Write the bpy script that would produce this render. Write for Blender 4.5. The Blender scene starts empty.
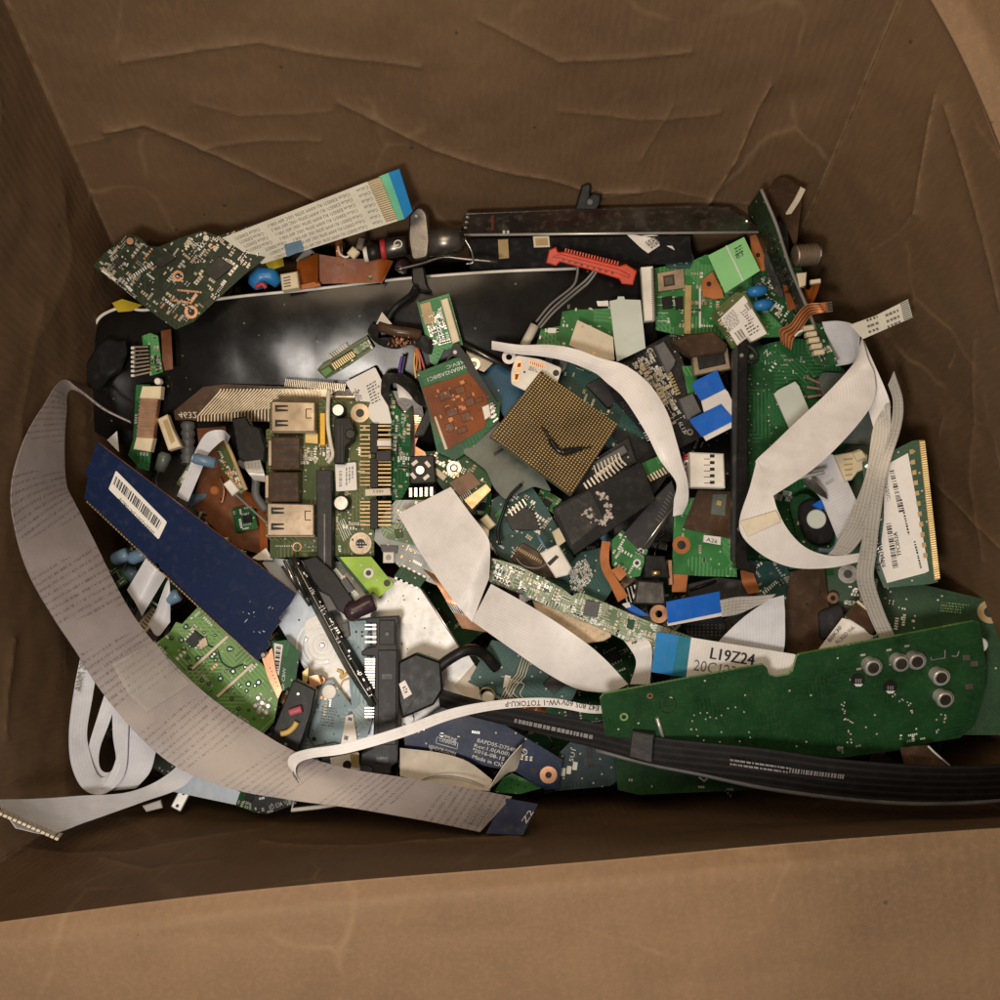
import bpy, math, random
import numpy as np
from mathutils import Vector, noise as mnoise
from mathutils.geometry import tessellate_polygon
random.seed(7)
U = 0.0005                       # one unit of the layout = half a millimetre
FPX, HC, NY = 950.0, 950.0, 590.0
TA = math.atan((NY - 500) / FPX)
CY = -HC * math.tan(TA)
V = Vector
CAMP = V((0, CY, HC))
cT, sT = math.cos(TA), math.sin(TA)
scene = bpy.context.scene
COL = scene.collection

def ray(px, py):
    x, y, z = (px - 500) / FPX, -(py - 500) / FPX, -1.0
    return V((x, y * cT - z * sT, y * sT + z * cT))

def P(px, py, z):
    d = ray(px, py)
    return CAMP + d * ((z - HC) / d.z)

def unP(p):
    q = p - CAMP
    x, y, z = q.x, q.y * cT + q.z * sT, -q.y * sT + q.z * cT
    return 500 + FPX * x / -z, 500 - FPX * y / -z

class F:                          # a plane in the box, given by three points
    def __init__(s, a, b, c):
        A, B, C = P(*a), P(*b), P(*c)
        n = (B - A).cross(C - A).normalized()
        if n.z < 0: n = -n
        s.o, s.n = A, n
        s.u = (B - A).normalized(); s.v = n.cross(s.u)
    def at(s, px, py, h=0.0):
        d = ray(px, py)
        return CAMP + d * ((s.o + s.n * h - CAMP).dot(s.n) / d.dot(s.n))
    def uv(s, p):
        q = p - s.o
        return q.dot(s.u), q.dot(s.v)
    def w(s, u, v, h=0.0):
        return s.o + s.u * u + s.v * v + s.n * h
    def loc(s, px, py):
        return s.uv(s.at(px, py))

def tl(px, py, z, gx=0.0, gy=0.0, ang=0.0):
    """plane through (px,py) at height z; gx, gy = rise per unit to the right / towards the near wall; ang turns the board axes"""
    a = math.radians(ang); c, s = math.cos(a) * 100, math.sin(a) * 100
    return F((px, py, z), (px + c, py + s, z + gx * c + gy * s), (px + s, py - c, z + gx * s - gy * c))

# ---------------------------------------------------------------- mesh builder
class M:
    def __init__(s): s.v = []; s.f = []; s.uv = []; s.mi = []; s.sm = []; s.cr = None
    def face(s, idx, uvs=None, mi=0, sm=False):
        s.f.append(idx); s.uv.append(uvs); s.mi.append(mi); s.sm.append(sm)
    def add(s, p): s.v.append(V(p)); return len(s.v) - 1

def area2(pts):
    return sum(pts[i][0] * pts[(i + 1) % len(pts)][1] - pts[(i + 1) % len(pts)][0] * pts[i][1] for i in range(len(pts)))

def inset(pts, d):
    n = len(pts); out = []
    sg = 1 if area2(pts) > 0 else -1
    for i in range(n):
        a, b, c = V(pts[i - 1]), V(pts[i]), V(pts[(i + 1) % n])
        e1 = (b - a).normalized(); e2 = (c - b).normalized()
        n1 = V((-e1.y, e1.x)) * sg; n2 = V((-e2.y, e2.x)) * sg
        m = n1 + n2
        k = max(m.dot(m) / 2, .35)
        out.append(b + m * (d / k))
    return out

def prism_uv(m, fr, pts, h1, h0, bev=0.0, mi=0, mside=None, holes=None):
    """pts in frame coordinates"""
    if mside is None: mside = mi
    if area2(pts) < 0: pts = pts[::-1]
    n = len(pts)
    b0 = [m.add(fr.w(p[0], p[1], h0)) for p in pts]
    if bev > 0:
        ins = inset(pts, bev)
        t0 = [m.add(fr.w(p[0], p[1], h1 - bev)) for p in pts]
        t1 = [m.add(fr.w(p[0], p[1], h1)) for p in ins]
        for i in range(n):
            j = (i + 1) % n
            m.face([t0[i], t0[j], t1[j], t1[i]], [tuple(pts[i]), tuple(pts[j]), tuple(ins[j]), tuple(ins[i])], mi)
        tp = ins
    else:
        t0 = t1 = [m.add(fr.w(p[0], p[1], h1)) for p in pts]; tp = pts
    m.face(t1, [tuple(p) for p in tp], mi)
    m.face(b0[::-1], [tuple(p) for p in pts[::-1]], mside)
    for i in range(n):
        j = (i + 1) % n
        m.face([b0[i], b0[j], t0[j], t0[i]], [tuple(pts[i]), tuple(pts[j]), tuple(pts[j]), tuple(pts[i])], mside)

def prism(m, fr, poly, h1=0.0, h0=-3.0, bev=0.0, mi=0, mside=None):
    prism_uv(m, fr, [fr.uv(fr.at(x, y, h1)) for x, y in poly], h1, h0, bev, mi, mside)
    return m

def rect(cx, cy, w, h, ang=0):
    a = math.radians(ang); c, s = math.cos(a), math.sin(a)
    return [(cx + x * c - y * s, cy + x * s + y * c) for x, y in ((-w/2, -h/2), (w/2, -h/2), (w/2, h/2), (-w/2, h/2))]

def rrect(poly, r, n=3):
    out = []
    k = len(poly)
    for i in range(k):
        a, b, c = V(poly[i - 1]), V(poly[i]), V(poly[(i + 1) % k])
        p = b + (a - b).normalized() * r; q = b + (c - b).normalized() * r
        for j in range(n + 1):
            t = j / n
            out.append(tuple(p.lerp(b, t).lerp(b.lerp(q, t), t)))
    return out

def circ(cx, cy, r, n=20, r2=None):
    r2 = r2 or r
    return [(cx + r * math.cos(2*math.pi*i/n), cy + r2 * math.sin(2*math.pi*i/n)) for i in range(n)]

def disc(m, fr, px, py, r, h1, h0, n=20, bev=0.0, mi=0, mside=None):
    u, v = fr.uv(fr.at(px, py, h1))
    prism_uv(m, fr, circ(u, v, r, n), h1, h0, bev, mi, mside); return m

def ring(m, fr, px, py, ri, ro, h1, h0=None, n=24, mi=0):
    u, v = fr.uv(fr.at(px, py, h1))
    h0 = h1 - .6 if h0 is None else h0
    R = []
    for r, h in ((ro, h0), (ro, h1), (ri, h1), (ri, h0)):
        R.append([m.add(fr.w(*p, h)) for p in circ(u, v, r, n)])
    for k in range(3):
        for i in range(n):
            j = (i + 1) % n
            m.face([R[k][i], R[k][j], R[k+1][j], R[k+1][i]], None, mi)
    return m

def tube(m, pts, r, seg=8, mi=0, caps=True, radii=None, uvw=None):
    pts = [V(p) for p in pts]
    n = len(pts); rings = []
    t0 = (pts[1] - pts[0]).normalized()
    a = t0.orthogonal().normalized()
    L = 0
    for i, p in enumerate(pts):
        t = ((pts[min(i+1, n-1)] - pts[max(i-1, 0)])).normalized()
        a = (a - t * a.dot(t)).normalized(); b = t.cross(a)
        rr = radii[i] if radii else r
        if i: L += (p - pts[i-1]).length
        rings.append(([m.add(p + (a * math.cos(2*math.pi*k/seg) + b * math.sin(2*math.pi*k/seg)) * rr) for k in range(seg)], L))
    for i in range(n - 1):
        for k in range(seg):
            j = (k + 1) % seg
            (A, la), (B, lb) = rings[i], rings[i+1]
            m.face([A[k], A[j], B[j], B[k]], [(k, la), (k+1, la), (k+1, lb), (k, lb)], mi, True)
    if caps:
        m.face(rings[0][0][::-1], None, mi); m.face(rings[-1][0], None, mi)
    return m

def cr(pts, sub=6):
    """Catmull-Rom through tuples"""
    pts = [V(p) for p in pts]; out = []
    n = len(pts)
    if n < 3:
        return [pts[0].lerp(pts[-1], i / sub) for i in range(sub + 1)]
    for i in range(n - 1):
        p0 = pts[i-1] if i else pts[0] * 2 - pts[1]
        p1, p2 = pts[i], pts[i+1]
        p3 = pts[i+2] if i + 2 < n else pts[-1] * 2 - pts[-2]
        for k in range(sub):
            t = k / sub
            out.append(.5 * ((2*p1) + (p2-p0)*t + (2*p0-5*p1+4*p2-p3)*t*t + (3*p1-p0-3*p2+p3)*t*t*t))
    out.append(pts[-1]); return out

def wire(m, pts, r, sub=6, seg=8, mi=0):
    return tube(m, cr([P(*p) for p in pts], sub), r, seg, mi)

def sheet(m, secs, sub=6, across=6, bow=0.0, th=.7, mi=0, smooth=True, straight=False):
    """secs: ((lx,ly,lz),(rx,ry,rz)) across the band, running along it"""
    Lp = [P(*a) for a, b in secs]; Rp = [P(*b) for a, b in secs]
    if straight: sub = max(sub, 1); L = Lp; R = Rp
    else: L = cr(Lp, sub); R = cr(Rp, sub)
    n = len(L)
    rows = []; vv = 0.0
    for i in range(n):
        if i: vv += ((L[i] - L[i-1]).length + (R[i] - R[i-1]).length) / 2
        w = (R[i] - L[i]).length
        row = []
        for k in range(across + 1):
            t = k / across
            p = L[i].lerp(R[i], t); p.z += bow * .45 * 4 * t * (1 - t)
            p.z += .9 * mnoise.noise(V((p.x * .03, p.y * .03, len(m.v) * 0 + w * .1))) if w > 12 else 0
            row.append((p, (t * w, vv)))
        rows.append(row)
    # normals for thickness
    N = []
    for i in range(n):
        r = []
        for k in range(across + 1):
            a = rows[min(i+1, n-1)][k][0] - rows[max(i-1, 0)][k][0]
            b = rows[i][min(k+1, across)][0] - rows[i][max(k-1, 0)][0]
            r.append(b.cross(a).normalized())
        N.append(r)
    top = [[m.add(rows[i][k][0] + N[i][k] * th / 2) for k in range(across+1)] for i in range(n)]
    bot = [[m.add(rows[i][k][0] - N[i][k] * th / 2) for k in range(across+1)] for i in range(n)]
    for i in range(n - 1):
        for k in range(across):
            uv = [rows[i][k][1], rows[i][k+1][1], rows[i+1][k+1][1], rows[i+1][k][1]]
            m.face([top[i][k], top[i][k+1], top[i+1][k+1], top[i+1][k]], uv, mi, smooth)
            m.face([bot[i][k], bot[i+1][k], bot[i+1][k+1], bot[i][k+1]], [uv[0], uv[3], uv[2], uv[1]], mi, smooth)
    D = lambda i: m.add(m.v[i])                 # rim faces get corners of their own: crisp edges
    for i in range(n - 1):
        for k in (0, across):
            uv = [rows[i][k][1], rows[i+1][k][1]]
            m.face([D(top[i][k]), D(top[i+1][k]), D(bot[i+1][k]), D(bot[i][k])], [uv[0], uv[1], uv[1], uv[0]], mi)
    for i in (0, n-1):
        for k in range(across):
            uv = [rows[i][k][1], rows[i][k+1][1]]
            m.face([D(top[i][k]), D(top[i][k+1]), D(bot[i][k+1]), D(bot[i][k])], [uv[0], uv[1], uv[1], uv[0]], mi)
    return m

def inpoly(x, y, poly):
    c = False; n = len(poly)
    for i in range(n):
        x1, y1 = poly[i]; x2, y2 = poly[i-1]
        if (y1 > y) != (y2 > y) and x < (x2-x1)*(y-y1)/(y2-y1)+x1: c = not c
    return c

# ---------------------------------------------------------------- things and parts
THINGS = []
class Part:
    def __init__(s, name, m, mats, label=None, kind=None):
        s.name, s.m, s.mats, s.label, s.kind = name, m, mats if isinstance(mats, (list, tuple)) else [mats], label, kind
        s.kids = []
    def sub(s, name, m, mats, label=None, kind=None):
        p = Part(name, m, mats, label, kind); s.kids.append(p); return p
class Thing(Part):
    def __init__(s, name, label, cat, group=None):
        s.name, s.label, s.cat, s.group = name, label, cat, group
        s.kids = []; THINGS.append(s)
    part = Part.sub

def mk_mesh(name, m, mats, off):
    me = bpy.data.meshes.new(name)
    me.from_pydata([tuple((p - off) * U) for p in m.v], [], m.f)
    for x in mats: me.materials.append(x)
    uvl = me.uv_layers.new(name='UVMap')
    co = []
    for f, uv in zip(m.f, m.uv):
        if uv is None:
            # simple planar coordinates
            for i in f: co += [m.v[i].x * .7 + m.v[i].z * .5, m.v[i].y * .7 + m.v[i].z * .3]
        else:
            for q in uv: co += [q[0], q[1]]
    uvl.data.foreach_set('uv', co)
    me.polygons.foreach_set('material_index', m.mi)
    me.polygons.foreach_set('use_smooth', m.sm)
    if m.cr is not None:
        at = me.attributes.new('crease_wear', 'FLOAT', 'POINT')
        at.data.foreach_set('value', m.cr)
    me.validate(); me.update()
    return me

def setp(o, label=None, cat=None, group=None, kind=None):
    if label: o['label'] = label
    if cat: o['category'] = cat
    if group: o['group'] = group
    if kind: o['kind'] = kind

def finish_things():
    for t in THINGS:
        vs = []
        def walk(p):
            for k in p.kids: vs.extend(k.m.v); walk(k)
        walk(t)
        n = len(vs)
        off = V((sum(v.x for v in vs)/n, sum(v.y for v in vs)/n, min(v.z for v in vs)))
        if len(t.kids) == 1 and not t.kids[0].kids and t.kids[0].kind is None:
            k = t.kids[0]
            o = bpy.data.objects.new(t.name, mk_mesh(t.name, k.m, k.mats, off)); COL.objects.link(o)
            o.location = off * U
            setp(o, t.label, t.cat, t.group)
            continue
        e = bpy.data.objects.new(t.name, None); COL.objects.link(e)
        e.empty_display_size = .005
        e.location = off * U
        setp(e, t.label, t.cat, t.group)
        def rec(p, par, po):
            for k in p.kids:
                if par is e: o2 = V((0, 0, 0))
                o = bpy.data.objects.new(k.name, mk_mesh(k.name, k.m, k.mats, off)); COL.objects.link(o)
                o.parent = par
                setp(o, k.label, None, None, k.kind)
                rec(k, o, off)
        rec(t, e, off)

# ---------------------------------------------------------------- lettering, bar codes
_txt = {}
def glyphs(s):
    if s in _txt: return _txt[s]
    cu = bpy.data.curves.new('t', 'FONT'); cu.body = s; cu.size = 1.0
    cu.resolution_u = 2
    o = bpy.data.objects.new('t', cu)
    me = o.to_mesh()
    vs = [v.co.copy() for v in me.vertices]; fs = [tuple(p.vertices) for p in me.polygons]
    o.to_mesh_clear()
    bpy.data.objects.remove(o); bpy.data.curves.remove(cu)
    _txt[s] = (vs, fs); return _txt[s]

def text(m, fr, s, a, b, hgt, h=.35, mirror=False, mi=0, bold=0):
    """s written from pixel a to pixel b (base line), letters hgt tall"""
    vs, fs = glyphs(s)
    if not vs: return m
    A, B = fr.at(*a, h), fr.at(*b, h)
    d = (B - A); L = d.length; d.normalize()
    up = fr.n.cross(d)
    if mirror: up = -up
    x0 = min(v.x for v in vs); x1 = max(v.x for v in vs)
    k = L / max(x1 - x0, .01)
    for dd in ([0] if not bold else [0, bold]):
        base = len(m.v)
        for v in vs: m.add(A + d * ((v.x - x0) * k + dd) + up * (v.y / .70 * hgt) + fr.n * (dd * .1))
        for f in fs: m.face([i + base for i in f], None, mi)
    return m

def barcode(m, fr, q, n=30, seed=1, h=.35, mi=0):
    """q = four pixel corners: bars run from edge q0-q1 to edge q3-q2"""
    rn = random.Random(seed)
    A, B, C, D = [fr.at(*p, h) for p in q]
    t = 0.0; ws = [rn.choice((1, 1, 2, 3)) for _ in range(2*n)]
    S = sum(ws)
    for i, w in enumerate(ws):
        if i % 2 == 0:
            t0, t1 = t / S, (t + w) / S
            idx = [m.add(p) for p in (A.lerp(B, t0), A.lerp(B, t1), D.lerp(C, t1), D.lerp(C, t0))]
            m.face(idx, None, mi)
        t += w
    return m

def fakelines(m, fr, q, rows=5, seed=1, h=.35, mi=0, fill=.8, dash=(2, 7), th=.45):
    """rows of small print inside the pixel quad q"""
    rn = random.Random(seed)
    A, B, C, D = [fr.at(*p, h) for p in q]
    for r in range(rows):
        t0 = (r + .5 - th/2) / rows; t1 = (r + .5 + th/2) / rows
        L0, R0 = A.lerp(D, t0), B.lerp(C, t0); L1, R1 = A.lerp(D, t1), B.lerp(C, t1)
        W = (R0 - L0).length; x = 0; end = W * rn.uniform(fill * .7, 1)
        while x < end:
            w = min(rn.uniform(*dash) * .5, end - x)
            a, b = x / W, (x + w) / W
            m.face([m.add(p) for p in (L0.lerp(R0, a), L0.lerp(R0, b), L1.lerp(R1, b), L1.lerp(R1, a))], None, mi)
            x += w + rn.uniform(.5, 1.4)
    return m
# ---------------------------------------------------------------- materials
MATS = {}
def nmat(name):
    m = bpy.data.materials.new(name); m.use_nodes = True
    nt = m.node_tree; nt.nodes.clear()
    out = nt.nodes.new('ShaderNodeOutputMaterial'); b = nt.nodes.new('ShaderNodeBsdfPrincipled')
    nt.links.new(b.outputs[0], out.inputs[0])
    MATS[name] = m
    return m, nt, b
def N(nt, t, **kw):
    n = nt.nodes.new(t)
    for k, v in kw.items():
        if k.startswith('i_'):
            key = k[2:]; key = int(key) if key.isdigit() else key.replace('_', ' ')
            n.inputs[key].default_value = v
        else: setattr(n, k, v)
    return n
def mix(nt, fac, a, b, blend='MIX'):
    n = nt.nodes.new('ShaderNodeMix'); n.data_type = 'RGBA'; n.blend_type = blend; n.clamp_factor = True
    for inp, val in ((n.inputs[0], fac), (n.inputs[6], a), (n.inputs[7], b)):
        if hasattr(val, 'is_linked') or hasattr(val, 'node'): nt.links.new(val, inp)
        elif isinstance(val, (tuple, list)): inp.default_value = (*val[:3], 1)
        else: inp.default_value = val
    return n.outputs[2]
def math_(nt, op, a, b=0.0, c=0.0):
    n = nt.nodes.new('ShaderNodeMath'); n.operation = op
    for i, v in enumerate((a, b, c)):
        if hasattr(v, 'node'): nt.links.new(v, n.inputs[i])
        else: n.inputs[i].default_value = v
    return n.outputs[0]
def ramp(nt, src, a, b):
    n = nt.nodes.new('ShaderNodeMapRange'); n.clamp = True
    nt.links.new(src, n.inputs[0]); n.inputs[1].default_value = a; n.inputs[2].default_value = b
    return n.outputs[0]
def uvn(nt): return N(nt, 'ShaderNodeTexCoord').outputs['UV']
def objn(nt): return N(nt, 'ShaderNodeTexCoord').outputs['Object']
def noise(nt, vec, scale, detail=4, rough=.55, out=0):
    n = N(nt, 'ShaderNodeTexNoise', i_Scale=scale, i_Detail=detail, i_Roughness=rough)
    nt.links.new(vec, n.inputs['Vector']); return n.outputs[out]
def bump(nt, b, src, strength=.3, dist=.0004):
    n = N(nt, 'ShaderNodeBump', i_Strength=strength, i_Distance=dist)
    nt.links.new(src, n.inputs['Height']); nt.links.new(n.outputs[0], b.inputs['Normal'])

def plain(name, col, rough=.5, metal=0.0, var=.25, dust=.12, scale=260, bmp=.15, trans=0, spec=.3, dustcol=(.32, .27, .21)):
    m, nt, b = nmat(name)
    o = objn(nt)
    n1 = noise(nt, o, scale, 5)
    n2 = noise(nt, o, scale * .22, 4)
    dark = tuple(c * (1 - var) for c in col); lite = tuple(min(1, c * (1 + var)) for c in col)
    c = mix(nt, ramp(nt, n2, .3, .7), dark, lite)
    d = math_(nt, 'MULTIPLY', ramp(nt, n1, .52, .78), dust)
    c = mix(nt, d, c, dustcol)
    nt.links.new(c, b.inputs['Base Color'])
    b.inputs['Metallic'].default_value = metal
    r = math_(nt, 'MULTIPLY_ADD', n1, .3, rough - .15)
    nt.links.new(r, b.inputs['Roughness'])
    b.inputs['Specular IOR Level'].default_value = spec
    if trans: b.inputs['Transmission Weight'].default_value = trans
    if bmp: bump(nt, b, n1, bmp)
    return m

def pcb(name, col, trace, per=3.6, cell=.05, amt=.7, vias=.6, rough=.38, dust=.12, vcol=(.42, .40, .33), spec=.22):
    """solder-mask board: bands of parallel conductors, vias, mottled mask, dust"""
    m, nt, b = nmat(name)
    uv = uvn(nt); o = objn(nt)
    vor = N(nt, 'ShaderNodeTexVoronoi', voronoi_dimensions='2D', distance='CHEBYCHEV', i_Scale=cell)
    nt.links.new(uv, vor.inputs['Vector'])
    sp = N(nt, 'ShaderNodeSeparateColor'); nt.links.new(vor.outputs['Color'], sp.inputs[0])
    su = N(nt, 'ShaderNodeSeparateXYZ'); nt.links.new(uv, su.inputs[0])
    def stripes(src, p):
        f = math_(nt, 'FRACT', math_(nt, 'DIVIDE', src, p)); return math_(nt, 'LESS_THAN', f, .42)
    sx, sy = stripes(su.outputs[0], per), stripes(su.outputs[1], per)
    sd = stripes(math_(nt, 'ADD', su.outputs[0], su.outputs[1]), per * 1.4)
    r = sp.outputs[0]
    a = math_(nt, 'MULTIPLY', sx, math_(nt, 'LESS_THAN', r, .33))
    c_ = math_(nt, 'MULTIPLY', sy, math_(nt, 'GREATER_THAN', r, .66))
    e = math_(nt, 'MULTIPLY', sd, math_(nt, 'GREATER_THAN', sp.outputs[1], .72))
    t = math_(nt, 'MAXIMUM', math_(nt, 'MAXIMUM', a, c_), e)
    plane = math_(nt, 'GREATER_THAN', sp.outputs[2], .78)          # poured copper
    t = math_(nt, 'MAXIMUM', t, math_(nt, 'MULTIPLY', plane, .55))
    n2 = noise(nt, o, 70, 5)
    base = mix(nt, ramp(nt, n2, .3, .72), tuple(c * .62 for c in col), tuple(c * 1.25 for c in col))
    c = mix(nt, math_(nt, 'MULTIPLY', t, amt), base, trace)
    v2 = N(nt, 'ShaderNodeTexVoronoi', voronoi_dimensions='2D', i_Scale=.11, i_Randomness=.9); nt.links.new(uv, v2.inputs['Vector'])
    hole = math_(nt, 'LESS_THAN', v2.outputs['Distance'], .10)
    sv = N(nt, 'ShaderNodeSeparateColor'); nt.links.new(v2.outputs['Color'], sv.inputs[0])
    hole = math_(nt, 'MULTIPLY', hole, math_(nt, 'LESS_THAN', sv.outputs[0], vias * .6))
    c = mix(nt, hole, c, vcol)
    d = math_(nt, 'MULTIPLY', ramp(nt, noise(nt, o, 420, 6, .7), .5, .85), dust)
    c = mix(nt, d, c, (.30, .27, .21))
    nt.links.new(c, b.inputs['Base Color'])
    nt.links.new(math_(nt, 'MULTIPLY_ADD', n2, .3, rough - .12), b.inputs['Roughness'])
    b.inputs['Specular IOR Level'].default_value = spec
    bump(nt, b, t, .25, .0001)
    return m

def band(name, col, linecol, pitch=2.0, amt=.25, prints=0.0, printcol=(.12, .10, .10), rough=.42, sheen=.0, dirt=.1, row=3.4, block=46):
    """flat flexible cable: conductors showing through the film, optional rows of small print"""
    m, nt, b = nmat(name)
    b.inputs['Specular IOR Level'].default_value = .1 if col[0] < .1 else .28
    uv = uvn(nt); o = objn(nt)
    su = N(nt, 'ShaderNodeSeparateXYZ'); nt.links.new(uv, su.inputs[0])
    f = math_(nt, 'FRACT', math_(nt, 'DIVIDE', su.outputs[0], pitch))
    line = math_(nt, 'LESS_THAN', f, .4)
    n2 = noise(nt, o, 55, 4)
    base = mix(nt, ramp(nt, n2, .3, .7), tuple(c * .84 for c in col), tuple(min(1, c * 1.1) for c in col))
    c = mix(nt, math_(nt, 'MULTIPLY', line, amt), base, linecol)
    if prints:
        rowf = math_(nt, 'FRACT', math_(nt, 'DIVIDE', math_(nt, 'ADD', su.outputs[1], math_(nt, 'MULTIPLY', su.outputs[0], .18)), row))
        inrow = math_(nt, 'MULTIPLY', math_(nt, 'GREATER_THAN', rowf, .3), math_(nt, 'LESS_THAN', rowf, .68))
        mp = N(nt, 'ShaderNodeMapping', i_Scale=(1.1, .12, 1)); nt.links.new(uv, mp.inputs[0])
        dash = math_(nt, 'GREATER_THAN', noise(nt, mp.outputs[0], 1.0, 2), .5)
        blk = math_(nt, 'FRACT', math_(nt, 'DIVIDE', su.outputs[1], block))
        blk = math_(nt, 'LESS_THAN', blk, .66)
        pr = math_(nt, 'MULTIPLY', math_(nt, 'MULTIPLY', inrow, dash), math_(nt, 'MULTIPLY', blk, prints))
        c = mix(nt, pr, c, printcol)
    d = math_(nt, 'MULTIPLY', ramp(nt, noise(nt, o, 190, 6, .7), .5, .85), dirt)
    c = mix(nt, d, c, (.22, .18, .13))
    nt.links.new(c, b.inputs['Base Color'])
    nt.links.new(math_(nt, 'MULTIPLY_ADD', n2, .3, rough - .15), b.inputs['Roughness'])
    if sheen:
        b.inputs['Coat Weight'].default_value = sheen; b.inputs['Coat Roughness'].default_value = .25
    bw = math_(nt, 'ADD', math_(nt, 'MULTIPLY', noise(nt, o, 60, 3), 2.0), math_(nt, 'MULTIPLY', line, .03))
    bump(nt, b, bw, .25, .0012)
    return m

def cardboard(name, col, wear=(.40, .27, .15)):
    m, nt, b = nmat(name)
    o = objn(nt)
    mp = N(nt, 'ShaderNodeMapping', i_Scale=(1, 1, .22)); nt.links.new(o, mp.inputs[0])
    fib = noise(nt, mp.outputs[0], 520, 6, .7)
    big = noise(nt, o, 9, 4)
    blot = noise(nt, o, 38, 5, .65)
    c = mix(nt, ramp(nt, big, .3, .7), tuple(x * .80 for x in col), tuple(x * 1.14 for x in col))
    c = mix(nt, math_(nt, 'MULTIPLY', ramp(nt, blot, .5, .8), .35), c, tuple(x * .62 for x in col))
    c = mix(nt, math_(nt, 'MULTIPLY', ramp(nt, fib, .45, .75), .28), c, tuple(min(1, x * 1.7) for x in col))
    # crushed folds: faint pale ridges meeting at angles
    wob = N(nt, 'ShaderNodeVectorMath', operation='MULTIPLY_ADD'); nt.links.new(noise(nt, o, 16, 3, out=1), wob.inputs[0]); wob.inputs[1].default_value = (.03, .03, .03); nt.links.new(o, wob.inputs[2])
    vc = N(nt, 'ShaderNodeTexVoronoi', feature='DISTANCE_TO_EDGE', i_Scale=13.0); nt.links.new(wob.outputs[0], vc.inputs['Vector'])
    rid = math_(nt, 'SUBTRACT', 1.0, ramp(nt, vc.outputs['Distance'], .0, .022))
    rmask = ramp(nt, noise(nt, o, 24, 3), .5, .68)
    c = mix(nt, math_(nt, 'MULTIPLY', math_(nt, 'MULTIPLY', rid, rmask), .28), c, wear)
    # scattered pale scuffs and dark specks
    v = N(nt, 'ShaderNodeTexVoronoi', i_Scale=46.0); nt.links.new(o, v.inputs['Vector'])
    spk = math_(nt, 'LESS_THAN', v.outputs['Distance'], .045)
    c = mix(nt, math_(nt, 'MULTIPLY', spk, .7), c, tuple(x * .35 for x in col))
    at = N(nt, 'ShaderNodeAttribute', attribute_name='crease_wear')
    w = math_(nt, 'MULTIPLY', at.outputs['Fac'], ramp(nt, noise(nt, o, 160, 4), .34, .6))
    c = mix(nt, w, c, wear)
    nt.links.new(c, b.inputs['Base Color'])
    b.inputs['Roughness'].default_value = .66; b.inputs['Specular IOR Level'].default_value = .35
    su = N(nt, 'ShaderNodeSeparateXYZ'); nt.links.new(uvn(nt), su.inputs[0])
    flute = math_(nt, 'SINE', math_(nt, 'MULTIPLY', su.outputs[0], .9))
    hb = math_(nt, 'ADD', fib, math_(nt, 'MULTIPLY', noise(nt, o, 22, 3), 5.0))
    hb = math_(nt, 'ADD', hb, math_(nt, 'MULTIPLY', flute, .16))
    soft = math_(nt, 'SUBTRACT', 1.0, ramp(nt, vc.outputs['Distance'], .0, .16))
    hb = math_(nt, 'ADD', hb, math_(nt, 'MULTIPLY', math_(nt, 'MULTIPLY', soft, rmask), 1.6))
    bump(nt, b, hb, .34, .0006)
    return m

cardboard('cardboard_shaded', (.116, .069, .036), (.34,.235,.14))  # inner walls: their shade is put into a darker cardboard colour
cardboard('cardboard_lit', (.20, .122, .066))  # same cardboard, coloured lighter for the light falling on the flaps
plain('table_wood', (.22, .16, .11), .5)
pcb('pcb_green', (.012, .085, .026), (.030, .15, .055))
pcb('pcb_deep', (.006, .050, .016), (.012, .080, .028), amt=.6, vias=.4)
pcb('pcb_dark', (.011, .021, .010), (.026, .038, .021), amt=.7)
pcb('pcb_bright', (.030, .17, .045), (.10, .30, .12))
pcb('pcb_lime', (.30, .50, .05), (.42, .62, .10), amt=.2, vias=.3)
pcb('pcb_leaf', (.10, .23, .055), (.22, .36, .15), amt=.7)
pcb('pcb_olive', (.055, .085, .022), (.13, .15, .06), amt=.8)
pcb('pcb_pale', (.13, .20, .11), (.34, .38, .27), per=3.0, cell=.09, amt=.9, vias=1)
pcb('pcb_teal', (.016, .060, .055), (.035, .10, .09), amt=.6)
pcb('pcb_navy', (.005, .013, .044), (.008, .020, .062), amt=.6, vias=.3)
pcb('pcb_blue_grey', (.20, .29, .33), (.33, .43, .46), amt=.8, vcol=(.06, .07, .08))
pcb('pcb_black', (.010, .010, .011), (.026, .026, .027), amt=.6)
pcb('pcb_plain', (.011, .050, .016), (.015, .062, .021), amt=.35, vias=.06, rough=.36, dust=.1, spec=.2)
pcb('pcb_slate', (.020, .040, .048), (.04, .07, .08), amt=.5)
pcb('film_grey', (.32, .34, .34), (.50, .52, .50), per=4, amt=.6, rough=.3)
plain('dimm_blue', (.0035, .012, .050), .5, dust=.05, var=.08, spec=.1)
plain('blue_board', (.012, .075, .14), .45, dust=.1)
plain('steel_blue', (.30, .42, .50), .38, .5)
band('ribbon_white', (.69, .665, .66), (.50, .465, .45), 2.8, .24, rough=.38, sheen=.15, dirt=.22)
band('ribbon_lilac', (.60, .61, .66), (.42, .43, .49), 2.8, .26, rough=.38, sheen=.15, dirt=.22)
band('ribbon_grey', (.30, .265, .268), (.215, .19, .195), 2.2, .4, prints=.6, printcol=(.09,.07,.07), rough=.36, sheen=.5, dirt=.3, row=6.4, block=82)
band('ribbon_clear', (.40, .385, .36), (.22, .21, .19), 3.1, .5, prints=.4, printcol=(.16, .15, .14), rough=.3, sheen=.5, dirt=.3)
band('ribbon_print', (.62, .60, .52), (.50, .48, .40), 3.4, .3, rough=.36, sheen=.3)
band('ribbon_black', (.008, .0075, .008), (.022, .021, .022), 6.0, .6, rough=.6, sheen=0, dirt=.06)
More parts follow.
